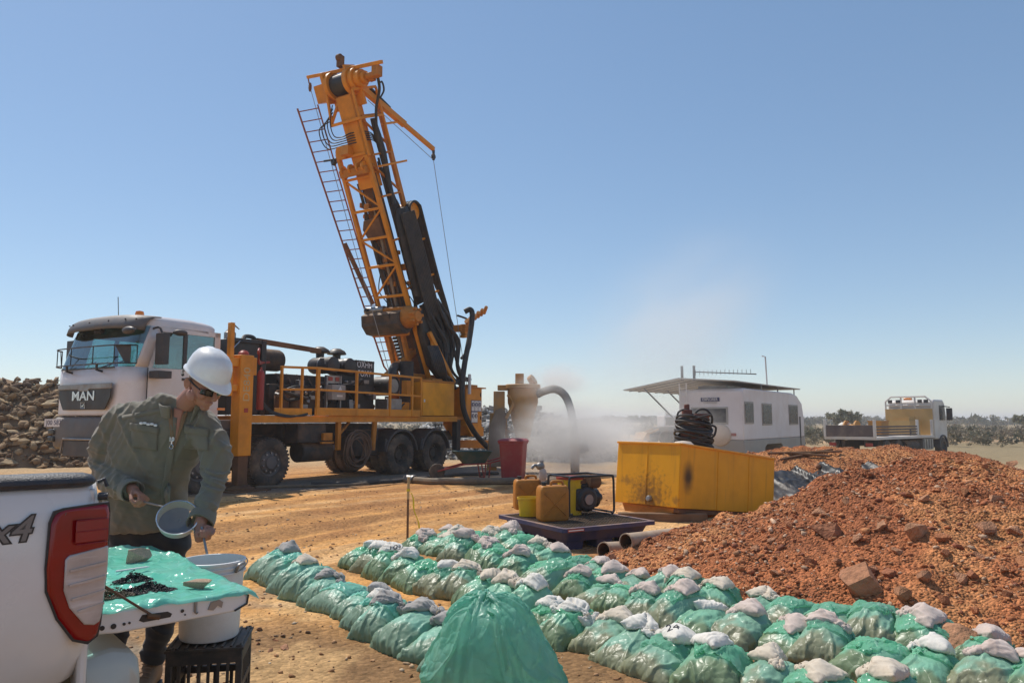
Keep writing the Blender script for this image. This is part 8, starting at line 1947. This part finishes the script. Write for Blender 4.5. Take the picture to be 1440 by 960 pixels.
for x0, x1, z0, z1 in ((0.15, 0.95, 1.78, 2.45), (2.0, 3.0, 1.72, 2.42), (5.3, 6.4, 1.72, 2.42)):
    m = MB(); m.b2((x0 - 0.06, -0.022, z0 - 0.06), (x1 + 0.06, -0.004, z1 + 0.06)); o = m.build('window', cv_g, CV, 0.008); m = MB(); m.b2((x0, -0.034, z0), (x1, -0.020, z1)); m.build('pane', glass_dark, o)
m = MB(); m.b2((-0.022, 0.55, 1.70), (-0.004, 1.95, 2.32)); o = m.build('window', cv_g, CV, 0.008); m = MB(); m.b2((-0.034, 0.62, 1.77), (-0.020, 1.88, 2.26)); m.build('pane', glass_dark, o)
m = MB(); m.b2((-0.02, 0.85, 2.52), (-0.005, 1.55, 2.66)); o = m.build('name_board', navy_p, CV); text_obj('name_lettering', 'EXPLORER', 0.155, white_p, o, basis((-0.024, 1.20, 2.592), (0, -1, 0), (0, 0, 1), (-1, 0, 0)), 0.002, xs=0.78); text_obj('name_sub_lettering', 'CARAVANS', 0.075, cv_g, o, basis((-0.008, 1.20, 2.47), (0, -1, 0), (0, 0, 1), (-1, 0, 0)), 0.002, xs=1.3)
m = MB(); m.lathe([(0.0, 0.16), (0.26, 0.15), (0.36, 0.10), (0.40, 0.0)], (0, 0.85, 1.32), (-1, 0, 0), 28); m.build('spare_wheel_cover', pmat('beige_cover', (0.52, 0.40, 0.30), 0.6, dirt=((0.36, 0.27, 0.2), 0.5, 3)), CV)
for x in (2.75, 3.75): m = MB(); m.lathe([(0, 0), (0.2, 0), (0.34, 0.0), (0.38, 0.04), (0.38, 0.2), (0, 0.22)], (x, 0.02, 0.38), (0, 1, 0), 24); m.build('caravan_wheel', tyre_m, CV)
m = MB(); m.b2((-0.02, 0.28, 1.30), (-0.004, 0.52, 1.40)); m.b2((-0.02, 1.95, 1.30), (-0.004, 2.15, 1.40)); m.build('rear_lamp', red_p, CV)
ldr = pmat('white_ladder', (0.6, 0.57, 0.55), 0.4)
m = MB()
for y in (2.05, 2.32): m.tube([(-0.12, y, 0.7), (-0.12, y, 3.2)], 0.022, 6)
o = m.build('rear_ladder', ldr, CV)
for k in range(9): m = MB(); m.tube([(-0.12, 2.05, 0.85 + 0.27 * k), (-0.12, 2.32, 0.85 + 0.27 * k)], 0.016, 6); m.build('rung', ldr, o)
awn = pmat('grey_awning_sheet', (0.40, 0.38, 0.35), 0.6, var=0.1, dirt=((0.3, 0.24, 0.18), 0.5, 1)); 
m = MB(); m.beam((0.0, 2.2, 3.18), (LC - 0.6, 2.2, 3.18), 0.01, 0.01)
def roofsheet(pts, t=0.04):
    m = MB(); n = len(pts); m.add([Vector(p) for p in pts] + [Vector(p) + Vector((0, 0, t)) for p in pts], [tuple(range(n))[::-1], tuple(range(n, 2 * n))] + [(i, (i + 1) % n, n + (i + 1) % n, n + i) for i in range(n)]); return m
roofsheet([(-0.2, 0.2, 3.20), (LC - 0.4, 0.0, 3.14), (LC - 0.3, 2.2, 3.14), (-0.2, 2.3, 3.36)]).build('roof_rack', awn, CV)
roofsheet([(-0.3, 2.25, 3.36), (5.6, 2.25, 3.32), (5.4, 4.6, 2.98), (-0.2, 4.6, 2.98)]).build('side_awning', awn, CV)
m = MB()
for x in (0.2, 2.2, 5.2): m.tube([(x, 2.4, 1.6), (x, 3.9, 3.05)], 0.03, 6)
for x in np.arange(0.2, 5.4, 0.75): m.tube([(x, 2.3, 3.34), (x, 4.55, 2.96)], 0.018, 5)
m.build('awning_strut', black, CV)
m = MB(); 
for x in (2.4, 4.4, 6.6):
    for y in (0.15, 2.2): m.tube([(x, y, ZT - 0.1), (x, y, 3.2)], 0.025, 6)
m.b2((0.6, 0.8, 3.0), (2.0, 1.9, 3.12)); m.build('rack_leg', steel, CV)
m = MB(); m.tube([(0.1, 2.3, 3.3), (0.1, 2.3, 3.85)], 0.05, 8); m.tube([(0.15, 1.85, 3.3), (0.15, 1.85, 3.85)], 0.05, 8); m.tube([(0.15, 1.85, 3.62), (0.9, -0.2, 3.50)], 0.02, 5)
for k in range(14): m.tube([(0.17 + 0.05 * k, 1.8 - 0.14 * k, 3.50), (0.17 + 0.05 * k, 1.8 - 0.14 * k, 3.68)], 0.008, 4)
m.build('aerial', dark_pl, CV)
m = MB(); m.tube([(3.9, 0.4, 3.2), (3.8, 0.4, 4.35), (3.7, 0.5, 4.38)], 0.03, 6); m.build('mast_pole', ldr, CV)
m = MB(); m.b2((LC, 1.0, 0.4), (LC + 1.4, 1.1, 0.5)); m.b2((LC, 1.3, 0.4), (LC + 1.4, 1.4, 0.5)); m.build('drawbar', chassis_m, CV)
m = MB(); m.b2((LC - 0.7, -0.03, 0.55), (LC - 0.62, -0.005, 2.0)); m.build('corner_trim', dark_pl, CV)
# -- flatbed truck, heading away to the right
FB = empty('flatbed_truck', (16.6, 34.0, -0.47), math.atan2(0.67, 0.74), 'white cab flatbed truck with yellow headboard seen from behind', 'truck')
fb_w = pmat('white_flatbed_paint', (0.62, 0.58, 0.54), 0.4, var=0.05, dirt=((0.5, 0.38, 0.28), 0.45, 1.5)); fb_y = pmat('ochre_headboard', (0.50, 0.30, 0.10), 0.5, var=0.08, dirt=((0.4, 0.3, 0.2), 0.4, 1.2)); fb_d = pmat('dark_dropside', (0.10, 0.075, 0.07), 0.6, dirt=((0.3, 0.22, 0.17), 0.6, 1.5))
m = MB(); m.b2((0, 0, 1.05), (7.4, 2.4, 1.17)); m.build('flat_bed', fb_w, FB, 0.01)
m = MB(); m.b2((0.5, 0.6, 0.7), (9.4, 0.75, 1.0)); m.b2((0.5, 1.65, 0.7), (9.4, 1.8, 1.0)); m.build('truck_frame', chassis_m, FB)
m = MB(); m.b2((-0.03, 0.12, 1.18), (0.02, 2.28, 1.72)); m.build('tail_board', fb_d, FB, 0.008)
m = MB(); m.b2((4.2, 0.0, 1.20), (4.28, 0.06, 1.5))
for k in range(4): m.b2((0.2, 0.01, 1.22 + 0.13 * k), (5.1, 0.05, 1.30 + 0.13 * k))
m.build('side_slat', fb_d, FB, 0.005); m = MB(); m.b2((0.2, 2.35, 1.18), (5.1, 2.39, 1.7)); m.build('side_board', fb_d, FB, 0.005)
for x, y in ((0.0, 0.0), (0.0, 2.3), (5.2, 0.0), (5.2, 2.3), (7.2, 0.0), (7.2, 2.3)): m = MB(); m.b2((x - 0.05, y, 1.17), (x + 0.09, y + 0.1, 1.98)); m.build('bed_post', fb_w, FB, 0.006)
m = MB(); m.b2((7.32, 0.02, 1.17), (7.40, 2.38, 2.55)); m.build('headboard', fb_y, FB, 0.01)
m = MB()
for a, b_ in (((0.05, 2.55), (0.05, 2.95)), ((0.05, 2.95), (0.35, 3.2)), ((0.35, 3.2), (2.05, 3.2)), ((2.05, 3.2), (2.35, 2.95)), ((2.35, 2.95), (2.35, 2.55)), ((0.85, 2.55), (0.85, 3.2)), ((1.55, 2.55), (1.55, 3.2)), ((0.05, 2.75), (2.35, 2.75))): m.tube([(7.36, a[0], a[1]), (7.36, b_[0], b_[1])], 0.045, 6)
m.build('headboard_rack', fb_w, FB)
for y in (0.3, 0.6, 1.7, 2.1): m = MB(); m.b2((7.28, y - 0.1, 2.86), (7.4, y + 0.1, 3.04)); m.build('rack_lamp', dark_pl, FB, 0.02)
m = MB(); m.b2((7.3, 1.0, 3.02), (7.5, 1.4, 3.14)); m.build('roof_beacon', orange_l, FB, 0.03)
m = MB(); m.prism([(7.65, 0.95), (9.55, 0.95), (9.6, 1.9), (9.35, 2.85), (9.1, 3.05), (7.8, 3.05), (7.65, 2.9)], (0, 0.05, 0), (1, 0, 0), (0, 0, 1), (0, 1, 0), 2.3); o = m.build('truck_cab', fb_w, FB, 0.08, 3)
m = MB(); m.b2((8.45, 0.035, 1.95), (9.25, 0.048, 2.75)); m.build('cab_window', glass_dark, o); m = MB(); m.b2((9.1, -0.35, 1.95), (9.25, -0.08, 2.6)); m.tube([(9.2, 0.05, 2.7), (9.2, -0.25, 2.65)], 0.03, 6); m.build('cab_mirror', dark_pl, o, 0.03)
arch(8.75, -0.02, 0.6, 0.58, 0.66, R(0), R(180), 0.52).build('truck_mudguard', dark_pl, FB)
for x in (1.3, 2.7, 8.75):
    for y, zz in ((0.0, (0, 1, 0)), (2.4, (0, -1, 0))): m = MB(); m.lathe([(0, 0.06), (0.26, 0.06), (0.30, 0.0), (0.48, 0.0), (0.52, 0.04), (0.52, 0.3), (0, 0.32)], (x, y, 0.52), zz, 26); m.build('truck_wheel', tyre_m, FB)
m = MB(); m.lathe([(0, 0), (0.30, 0), (0.32, 0.03), (0.32, 1.6), (0, 1.62)], (3.8, 0.35, 0.65), (1, 0, 0), 18); m.build('fuel_tank', chassis_m, FB); m = MB(); m.b2((5.9, 0.05, 0.45), (7.3, 0.6, 1.0))
for k in range(4): m.b2((6.0 + 0.35 * k, 0.02, 0.5), (6.2 + 0.35 * k, 0.06, 0.98))
m.build('tool_box', steel, FB); m = MB(); m.b2((0.05, 0.2, 0.75), (0.15, 0.5, 0.9)); m.b2((0.05, 1.9, 0.75), (0.15, 2.2, 0.9)); m.build('tail_light', red_p, FB)
FBM = Matrix.Translation(FB.location) @ FB.rotation_euler.to_matrix().to_4x4()
def load(name, mb, mat, p, lab, cat, rz=0.0):
    o = mb.build(name, mat); o.location = FBM @ Vector(p); o.rotation_euler = (0, 0, FB.rotation_euler.z + rz); tag(o, lab, cat, 'load on the flatbed'); return o
oh = pmat('orange_cable_drum', (0.50, 0.22, 0.04), 0.6)
load('cable_drum', MB().lathe([(0.1, 0), (0.38, 0), (0.38, 0.08), (0.2, 0.09), (0.2, 0.5), (0.38, 0.51), (0.38, 0.58), (0.1, 0.58)], (0, 0, 0.38), (0, 1, 0), 18), oh, (1.2, 1.3, 1.18), 'orange cable drum on the flatbed', 'cable drum')
load('orange_crate', MB().box((0, 0, 0.35), (0.9, 0.6, 0.7)).box((0, 0, 0.72), (0.96, 0.66, 0.05)), oh, (2.6, 0.9, 1.18), 'orange crate behind the tail board of the flatbed', 'crate')
load('white_sack', MB().ball((0, 0, 0.34), (0.5, 0.35, 0.36), 14), CALM['white'], (1.4, 2.0, 1.18), 'white sack behind the tail board of the flatbed', 'sack')
load('compressor', MB().b2((-0.7, -0.5, 0.0), (0.7, 0.5, 0.75)).b2((-0.5, -0.4, 0.75), (0.5, 0.4, 0.95)), fb_y, (6.2, 1.0, 1.18), 'ochre machine on the flatbed against the headboard', 'machine')
# -- rock piles ------------------------------------------------------------
def rock_pile(name, lab, ridge_pts, slope, n, sizes, mset, seed, core_mat, fine_pal, view_max):
    """ridge polyline (x,y,h); rocks of all sizes lying on the cone-shaped flanks"""
    rs = np.random.RandomState(seed); q = random.Random(seed)
    rp = np.array(ridge_pts)
    def hh(x, y):
        best = np.full(np.shape(x), -9.0)
        for (ax, ay, ah), (bx, by, bh) in zip(ridge_pts[:-1], ridge_pts[1:]):
            L2 = (bx - ax) ** 2 + (by - ay) ** 2; t = np.clip(((x - ax) * (bx - ax) + (y - ay) * (by - ay)) / L2, 0, 1)
            d = np.hypot(x - ax - t * (bx - ax), y - ay - t * (by - ay)); best = np.maximum(best, ah + t * (bh - ah) - slope * d)
        return best + 0.35 * fbm(x * 0.7, y * 0.7, 3, seed) 
    x0, y0 = rp[:, 0].min() - 6, rp[:, 1].min() - 6; x1, y1 = rp[:, 0].max() + 6, rp[:, 1].max() + 6
    xs = np.arange(x0, x1, 0.22); ys = np.arange(y0, y1, 0.22); gx, gy = np.meshgrid(xs, ys, indexing='xy'); gz = hh(gx, gy) - 0.08
    base = ground_h(gx, gy); gz = np.maximum(gz, base - 0.3); F = grid_faces(len(ys), len(xs))[:, ::-1]; k = (gz - base).ravel() > -0.1; F = F[k[F].any(1)]
    V = np.stack([gx, gy, gz], -1).reshape(-1, 3); used = np.zeros(len(V), bool); used[F.ravel()] = True; ix = np.cumsum(used) - 1
    root = empty(name, (float(rp[:, 0].mean()), float(rp[:, 1].mean()), 0), 0, lab, 'rock pile'); off = np.array(root.location)
    me = np_mesh('rubble_core', V[used] - off, ix[F]); set_col(me, np.clip(np.array(fine_pal[0])[None] * (1 + 0.5 * fbm(V[used][:, 0] * 2, V[used][:, 1] * 2, 3, 5))[:, None], 0, 1)); link('rubble_core', me, core_mat, root)
    xx = rs.uniform(x0, x1, n * 90); yy = rs.uniform(y0, y1, n * 90); z = hh(xx, yy); g = ground_h(xx, yy); ok = (z > g - 0.05) & (np.abs(xx / yy) < 0.78)
    # keep the flank that faces the camera and the crest
    e = 0.3; gy_ = (hh(xx, yy + e) - hh(xx, yy - e)); ok &= (gy_ > -0.25 * e)
    xx, yy, z = xx[ok], yy[ok], z[ok]
    nb = min(n, len(xx))
    for i in range(nb):
        s_ = sizes[0] + (sizes[1] - sizes[0]) * q.random() ** 2.2
        put_rock(mset[q.randrange(len(mset))], Vector((xx[i] - off[0], yy[i] - off[1], z[i] + s_ * 0.12)), s_, root, q, (1.3, 0.9, 0.5))
    m = min(13000, len(xx) - nb); xs_, ys_, zs_ = xx[nb:nb + m], yy[nb:nb + m], z[nb:nb + m]; S = 0.03 + 0.17 * rs.uniform(0, 1, m) ** 2.2
    o = link('small_stones', stones('small_stones', np.stack([xs_, ys_, zs_ + S * 0.2], 1) - off, S, stone_cols(m, rs, fine_pal), stone_m, seed, 0.9), stone_m, root); tag(o, kind='stuff')
    return root
BR_PAL = [(0.20, 0.125, 0.07), (0.30, 0.20, 0.115), (0.13, 0.08, 0.05), (0.38, 0.27, 0.16), (0.24, 0.15, 0.08)]
GY_PAL = [(0.28, 0.26, 0.23), (0.40, 0.385, 0.35), (0.20, 0.185, 0.16), (0.34, 0.32, 0.28), (0.48, 0.46, 0.43)]
rock_pile('rock_pile', 'pile of broken brown rock behind the white truck cab', [(-33, 31, 3.3), (-25, 29.0, 3.2), (-19.5, 27.4, 3.05), (-16.2, 27.2, 2.95), (-13.6, 28.2, 2.4)], 0.72, 298, (0.08, 0.33), BROWN_SET, 21, stone_m, BR_PAL, 0)
rock_pile('rock_pile', 'pile of grey waste rock behind the dusty cyclone', [(-2.8, 33.5, 1.9), (-0.6, 33.6, 2.0), (0.8, 33.3, 2.25), (2.0, 33.5, 1.7), (3.4, 32.8, 0.9), (4.3, 31.8, 0.35)], 0.62, 280, (0.07, 0.30), GREY_SET, 23, stone_m, GY_PAL, 0)
# -- trees and scrub --------------------------------------------------------
leaf_m = bpy.data.materials.new('dry_foliage'); leaf_m.use_nodes = True
_N, _L = leaf_m.node_tree.nodes, leaf_m.node_tree.links; _b = _N['Principled BSDF']; _a = _N.new('ShaderNodeVertexColor'); _a.layer_name = 'soil'; _L.new(_a.outputs[0], _b.inputs['Base Color']); _b.inputs['Roughness'].default_value = 0.8
_t = _N.new('ShaderNodeBsdfTranslucent'); _L.new(_a.outputs[0], _t.inputs[0]); _x = _N.new('ShaderNodeMixShader'); _x.inputs[0].default_value = 0.25; _L.new(_b.outputs[0], _x.inputs[1]); _L.new(_t.outputs[0], _x.inputs[2]); _L.new(_x.outputs[0], _N['Material Output'].inputs['Surface'])
bark_m = pmat('grey_bark', (0.16, 0.13, 0.10), 0.9, var=0.25, vscale=4, bump=(0.5, 12))
def leaf_tris(C, R_, n, size, pal, rs):
    """C (k,3) clump centres, R_ radii -> random leaf-sized triangles through each clump"""
    k = len(C); d = rs.normal(size=(k, n, 3)); d /= np.linalg.norm(d, axis=2)[..., None]; r = rs.uniform(0.25, 1, (k, n, 1)) ** 0.6
    P = C[:, None] + d * r * R_[:, None, None] * np.array((1, 1, 0.8)); P = P.reshape(-1, 3)
    s_ = np.repeat(size, n)[:, None, None] * rs.uniform(0.5, 1.3, (k * n, 1, 1)); T = rs.normal(size=(k * n, 3, 3)); T = T - T.mean(1, keepdims=True); V = P[:, None] + T * s_
    F = np.arange(k * n * 3).reshape(-1, 3); c = np.array(pal)[rs.randint(0, len(pal), k)]; c = np.repeat(c, n, 0) * rs.uniform(0.6, 1.4, (k * n, 1)); return V.reshape(-1, 3), F, np.repeat(np.clip(c, 0, 1), 3, 0)
def leaf_obj(name, V, F, c, parent=None):
    me = np_mesh(name, V, F, smooth=False); set_col(me, c); return link(name, me, leaf_m, parent)
SCRUB = [(0.13, 0.12, 0.07), (0.10, 0.10, 0.055), (0.19, 0.155, 0.10), (0.24, 0.195, 0.13), (0.16, 0.135, 0.09), (0.21, 0.17, 0.115)]
rs = np.random.RandomState(99)
def band(name, r0, r1, n, hmin, hmax, per, size, pal, a0=-40, a1=40, lab=None):
    a = np.radians(rs.uniform(a0, a1, n)); r = np.exp(rs.uniform(math.log(r0), math.log(r1), n)); x, y = r * np.sin(a), r * np.cos(a)
    h = rs.uniform(hmin, hmax, n) * (0.8 + 0.8 * np.clip(fbm(x * 0.02, y * 0.02, 3, 31) + 0.3, 0, 1))
    keep = fbm(x * 0.03, y * 0.03, 3, 41) > -0.18; x, y, h = x[keep], y[keep], h[keep]; n = len(x)
    C, Rr = [], []
    for k in range(3): C.append(np.stack([x + rs.normal(size=n) * h * 0.35, y + rs.normal(size=n) * h * 0.35, ground_h(x, y) + h * rs.uniform(0.3, 0.72, n)], 1)); Rr.append(h * rs.uniform(0.32, 0.5, n))
    C = np.concatenate(C); Rr = np.concatenate(Rr); o = leaf_obj(name, *leaf_tris(C, Rr, per, Rr * size, pal, rs)); tag(o, kind='stuff'); return o
band('far_bushland', 260, 700, 2600, 2.2, 4.0, 26, 0.30, SCRUB[:3] + [(0.085, 0.09, 0.055)])
band('scrub', 62, 230, 1900, 0.4, 1.15, 24, 0.30, SCRUB)
band('low_scrub', 42, 90, 700, 0.25, 0.7, 30, 0.28, [(0.24, 0.20, 0.12), (0.17, 0.145, 0.085), (0.30, 0.25, 0.16), (0.14, 0.12, 0.07)])
def tree(p, h, spread, lab, seed, dense=34, pal=None, n_cl=26, flat=0.55):
    rs = np.random.RandomState(seed); t = empty('acacia_tree', p, 0, lab, 'tree'); q = random.Random(seed)
    m = MB(); m.tube(cr_path([(0, 0, -0.1), (0.05 * h, 0, 0.22 * h), (0.0, 0.03 * h, 0.45 * h)]), np.linspace(0.05, 0.03, 13) * h, 8); m.build('trunk', bark_m, t)
    C = []; m = MB()
    for k in range(n_cl):
        a = q.uniform(0, 6.28); r = spread * math.sqrt(q.random()); z = h * (0.45 + 0.45 * q.random() * (1 - 0.5 * (r / spread) ** 2)); C.append((r * math.cos(a), r * math.sin(a), z))
        if k % 3 == 0: m.tube([(0, 0.0, 0.40 * h), (C[-1][0] * 0.45, C[-1][1] * 0.45, 0.40 * h + (z - 0.4 * h) * 0.6), C[-1]], [0.022 * h, 0.014 * h, 0.005 * h], 6)
    m.build('branches', bark_m, t); C = np.array(C); Rr = rs.uniform(0.14, 0.26, n_cl) * spread * 1.1
    leaf_obj('crown', *leaf_tris(C, Rr, dense * 3, np.full(n_cl, 0.045 * h), pal or [(0.20, 0.195, 0.13), (0.25, 0.235, 0.16), (0.16, 0.16, 0.10)], rs), t)
tree(Vector((40.0, 90.0, -0.5)), 3.6, 1.9, 'single round tree on the plain left of the flatbed truck', 3, 15); tree(Vector((-2.6, 68.0, -0.2)), 2.7, 1.1, 'small sparse tree on the skyline right of the rig cabinet', 4, 16)
tree(Vector((63.5, 92.0, -0.5)), 3.4, 1.5, 'sparse tree at the right edge of the picture', 5, 12)
tree(Vector((36.0, 96.0, -0.5)), 2.6, 1.6, 'dark low tree beside the far end of the caravan', 6, 30, [(0.12, 0.115, 0.07), (0.15, 0.14, 0.09)]); tree(Vector((16.2, 120, -0.5)), 3.0, 1.8, 'bushy tree seen through the dust left of the caravan', 7, 30)
# -- far bits: loader, sheds, green and white board
ld = empty('parked_loader', (13.0, 62.0, -0.5), R(200), 'far dark loader parked left of the caravan', 'loader')
m = MB(); m.b2((-1.6, -0.7, 0.6), (1.2, 0.7, 1.4)); m.prism([(-1.6, 1.4), (-0.4, 1.4), (-0.2, 2.0), (-1.4, 1.9)], (0, -0.6, 0), (1, 0, 0), (0, 0, 1), (0, 1, 0), 1.2); m.build('loader_body', dark_pl, ld, 0.05); m = MB(); m.b2((-0.3, -0.6, 1.4), (0.7, 0.6, 2.35)); m.build('loader_cab', white_cab, ld, 0.08); m = MB(); m.b2((-0.2, -0.61, 1.55), (0.6, 0.61, 2.2)); m.build('loader_glass', glass_dark, ld)
m = MB(); m.beam((1.0, 0.5, 1.3), (2.4, 0.5, 0.8), 0.16); m.beam((1.0, -0.5, 1.3), (2.4, -0.5, 0.8), 0.16); m.prism([(2.3, 0.3), (2.9, 0.3), (2.9, 0.45), (2.5, 1.0), (2.3, 1.0)], (0, -0.9, 0), (1, 0, 0), (0, 0, 1), (0, 1, 0), 1.8); m.build('loader_arm', cyc_m, ld)
for x in (-1.0, 0.9):
    for s_ in (-1, 1): m = MB(); m.lathe([(0, 0), (0.3, 0), (0.5, 0.02), (0.55, 0.1), (0.55, 0.35), (0, 0.4)], (x, s_ * 0.75, 0.55), (0, s_, 0), 18); m.build('loader_wheel', tyre_m, ld)
for x, y, wd, lab in ((178, 275, 9, 'longer white shed roof far out on the plain'), (203, 280, 6, 'shorter white shed roof far out on the plain')):
    e = empty('far_shed', (x, y, -0.5), 0.2, lab, 'shed', 'far sheds'); m = MB(); m.b2((-wd / 2, -2, 0), (wd / 2, 2, 1.6)); m.build('shed_wall', timber, e); m = MB(); m.prism([(-2.3, 1.6), (2.3, 1.6), (0, 2.5)], (-wd / 2 - 0.3, 0, 0), (0, 1, 0), (0, 0, 1), (1, 0, 0), wd + 0.6); m.build('shed_roof', white_p, e)
gb = empty('sign_board', (29.7, 43.0, -0.5), R(-38), 'white and green board standing in the scrub at the right edge', 'sign'); green_p = pmat('green_board_paint', (0.06, 0.30, 0.14), 0.5)
m = MB(); m.b2((0, 0, 0.15), (1.9, 0.06, 1.30)); m.build('board', white_p, gb, 0.01)
for z0, z1 in ((0.72, 0.86), (0.48, 0.62), (0.2, 0.38)): m = MB(); m.b2((0.1, -0.012, z0), (1.8, -0.003, z1)); m.build('board_band', green_p, gb)
for x in (0.1, 1.8): m = MB(); m.b2((x - 0.04, 0.065, 0), (x + 0.04, 0.12, 1.2)); m.build('board_leg', steel, gb)
for px, py, lab in ((1360, 628, 'dark plank lying on the pale track beyond the mound'),):
    q = gnd(px, py + 16, -0.4); o = MB().box((0, 0, 0), (1.4, 0.25, 0.10)).build('plank', timber); o.location = (q.x, q.y, zg(q.x, q.y) + 0.05); tag(o, lab, 'plank')
# ================================================================== air: blown dust at the cyclone and thin haze over the plain
def dust_mat(name, dens, scale, col, seed, thr=0.42, soft=0.25, hard=1.5):
    m = bpy.data.materials.new(name); m.use_nodes = True; N, L = m.node_tree.nodes, m.node_tree.links; N.remove(N['Principled BSDF'])
    v = N.new('ShaderNodeVolumePrincipled'); v.inputs['Color'].default_value = (*col, 1); v.inputs['Anisotropy'].default_value = 0.45
    tc = N.new('ShaderNodeTexCoord'); ln = N.new('ShaderNodeVectorMath'); ln.operation = 'LENGTH'; L.new(tc.outputs['Object'], ln.inputs[0])
    mp_ = N.new('ShaderNodeMapping'); mp_.inputs['Location'].default_value = (seed, seed * 1.7, 0); L.new(tc.outputs['Object'], mp_.inputs['Vector'])
    n = N.new('ShaderNodeTexNoise'); n.inputs['Scale'].default_value = scale; n.inputs['Detail'].default_value = 5; n.inputs['Roughness'].default_value = 0.55; n.inputs['Distortion'].default_value = 0.4; L.new(mp_.outputs[0], n.inputs['Vector'])
    fo = N.new('ShaderNodeMapRange'); fo.interpolation_type = 'SMOOTHSTEP'; fo.inputs['From Min'].default_value = 0.1; fo.inputs['From Max'].default_value = 1.0; fo.inputs['To Min'].default_value = 1; fo.inputs['To Max'].default_value = 0; L.new(ln.outputs['Value'], fo.inputs['Value'])
    nr = N.new('ShaderNodeMapRange'); nr.inputs['From Min'].default_value = thr; nr.inputs['From Max'].default_value = thr + soft; L.new(n.outputs['Fac'], nr.inputs['Value'])
    pw = N.new('ShaderNodeMath'); pw.operation = 'POWER'; L.new(fo.outputs[0], pw.inputs[0]); pw.inputs[1].default_value = hard
    mu = N.new('ShaderNodeMath'); mu.operation = 'MULTIPLY'; L.new(pw.outputs[0], mu.inputs[0]); L.new(nr.outputs[0], mu.inputs[1])
    k = N.new('ShaderNodeMath'); k.operation = 'MULTIPLY'; L.new(mu.outputs[0], k.inputs[0]); k.inputs[1].default_value = dens; L.new(k.outputs[0], v.inputs['Density'])
    L.new(v.outputs[0], N['Material Output'].inputs['Volume']); return m
def cloud(name, c, r_, rot, mat):
    o = link(name, MB().ball((0, 0, 0), 1.0, 20).mesh(name), mat); o.location = c; o.scale = r_; o.rotation_euler = rot; tag(o, kind='stuff'); return o
DUSTC = (0.97, 0.955, 0.93)
cloud('dust_cloud', (1.75, 21.2, 1.00), (2.7, 1.4, 1.25), (0, R(4), R(4)), dust_mat('dense_dust', 3.2, 1.6, DUSTC, 3.0, 0.34, 0.2, 1.0))
cloud('dust_drift', (3.9, 23.6, 1.1), (4.6, 2.0, 1.15), (0, R(-2), R(10)), dust_mat('drifting_dust', 0.75, 1.8, DUSTC, 9.0, 0.40, 0.25, 1.0))
cloud('dust_puff', (1.2, 22.2, 2.55), (1.5, 0.9, 0.8), (0, R(-14), 0), dust_mat('top_dust', 2.8, 1.7, DUSTC, 14.0, 0.34, 0.25, 1.1))
cloud('dust_plume', (5.8, 25.5, 4.9), (6.4, 2.6, 4.0), (0, R(-38), 0), dust_mat('thin_plume', 0.44, 1.7, DUSTC, 21.0, 0.34, 0.36, 1.9))
cloud('dust_veil', (4.2, 27.5, 3.3), (6.5, 2.4, 3.0), (0, R(-18), 0), dust_mat('dust_veil_air', 0.10, 1.3, DUSTC, 33.0, 0.34, 0.35, 0.9))
hz = MB().b2((-6300, -6300, -2.2), (6300, 6300, 14.5)).mesh('haze')
hm_ = bpy.data.materials.new('haze_air'); hm_.use_nodes = True; hm_.node_tree.nodes.remove(hm_.node_tree.nodes['Principled BSDF'])
vv_ = hm_.node_tree.nodes.new('ShaderNodeVolumePrincipled'); vv_.inputs['Color'].default_value = (0.86, 0.88, 0.92, 1); vv_.inputs['Density'].default_value = 0.0009; vv_.inputs['Anisotropy'].default_value = 0.15
hm_.node_tree.links.new(vv_.outputs[0], hm_.node_tree.nodes['Material Output'].inputs['Volume'])
haze = link('haze', hz, hm_); tag(haze, kind='stuff')
# pieces that belong together in one builder but are separate in the photograph become parts of their own
def split_islands(o):
    bm = bmesh.new(); bm.from_mesh(o.data); bm.verts.ensure_lookup_table(); seen = set(); isl = []
    for v in bm.verts:
        if v.index in seen: continue
        st, comp = [v], []; seen.add(v.index)
        while st:
            q = st.pop(); comp.append(q.index)
            for e in q.link_edges:
                w_ = e.other_vert(q)
                if w_.index not in seen: seen.add(w_.index); st.append(w_)
        isl.append(set(comp))
    if len(isl) < 2: bm.free(); return
    for k, comp in enumerate(isl):
        b2 = bm.copy(); b2.verts.ensure_lookup_table(); bmesh.ops.delete(b2, geom=[v for v in b2.verts if v.index not in comp], context='VERTS')
        me = bpy.data.meshes.new(o.data.name); b2.to_mesh(me); b2.free()
        for mt in o.data.materials: me.materials.append(mt)
        me.polygons.foreach_set('use_smooth', np.ones(len(me.polygons), bool)); me.set_sharp_from_angle(angle=R(35))
        if k == 0: first = me
        else:
            c = o.copy(); c.data = me; COL.objects.link(c); c.parent = o.parent
    bm.free(); o.data = first
SPLIT = ['latch', 'pipe_lip', 'cyclone_top', 'engine_fitting', 'visor_fixing', 'deck_prop', 'mast_bracket', 'oil_filter', 'wheel_nut', 'rack_leg', 'awning_strut', 'tool_box', 'tail_light', 'side_slat', 'steel_rod', 'door_seam', 'rear_lamp', 'box_label', 'red_label', 'cabinet_latch', 'axle']
for nm in SPLIT:
    for o in [x for x in bpy.data.objects if x.name.split('.')[0] == nm and x.type == 'MESH']: split_islands(o)
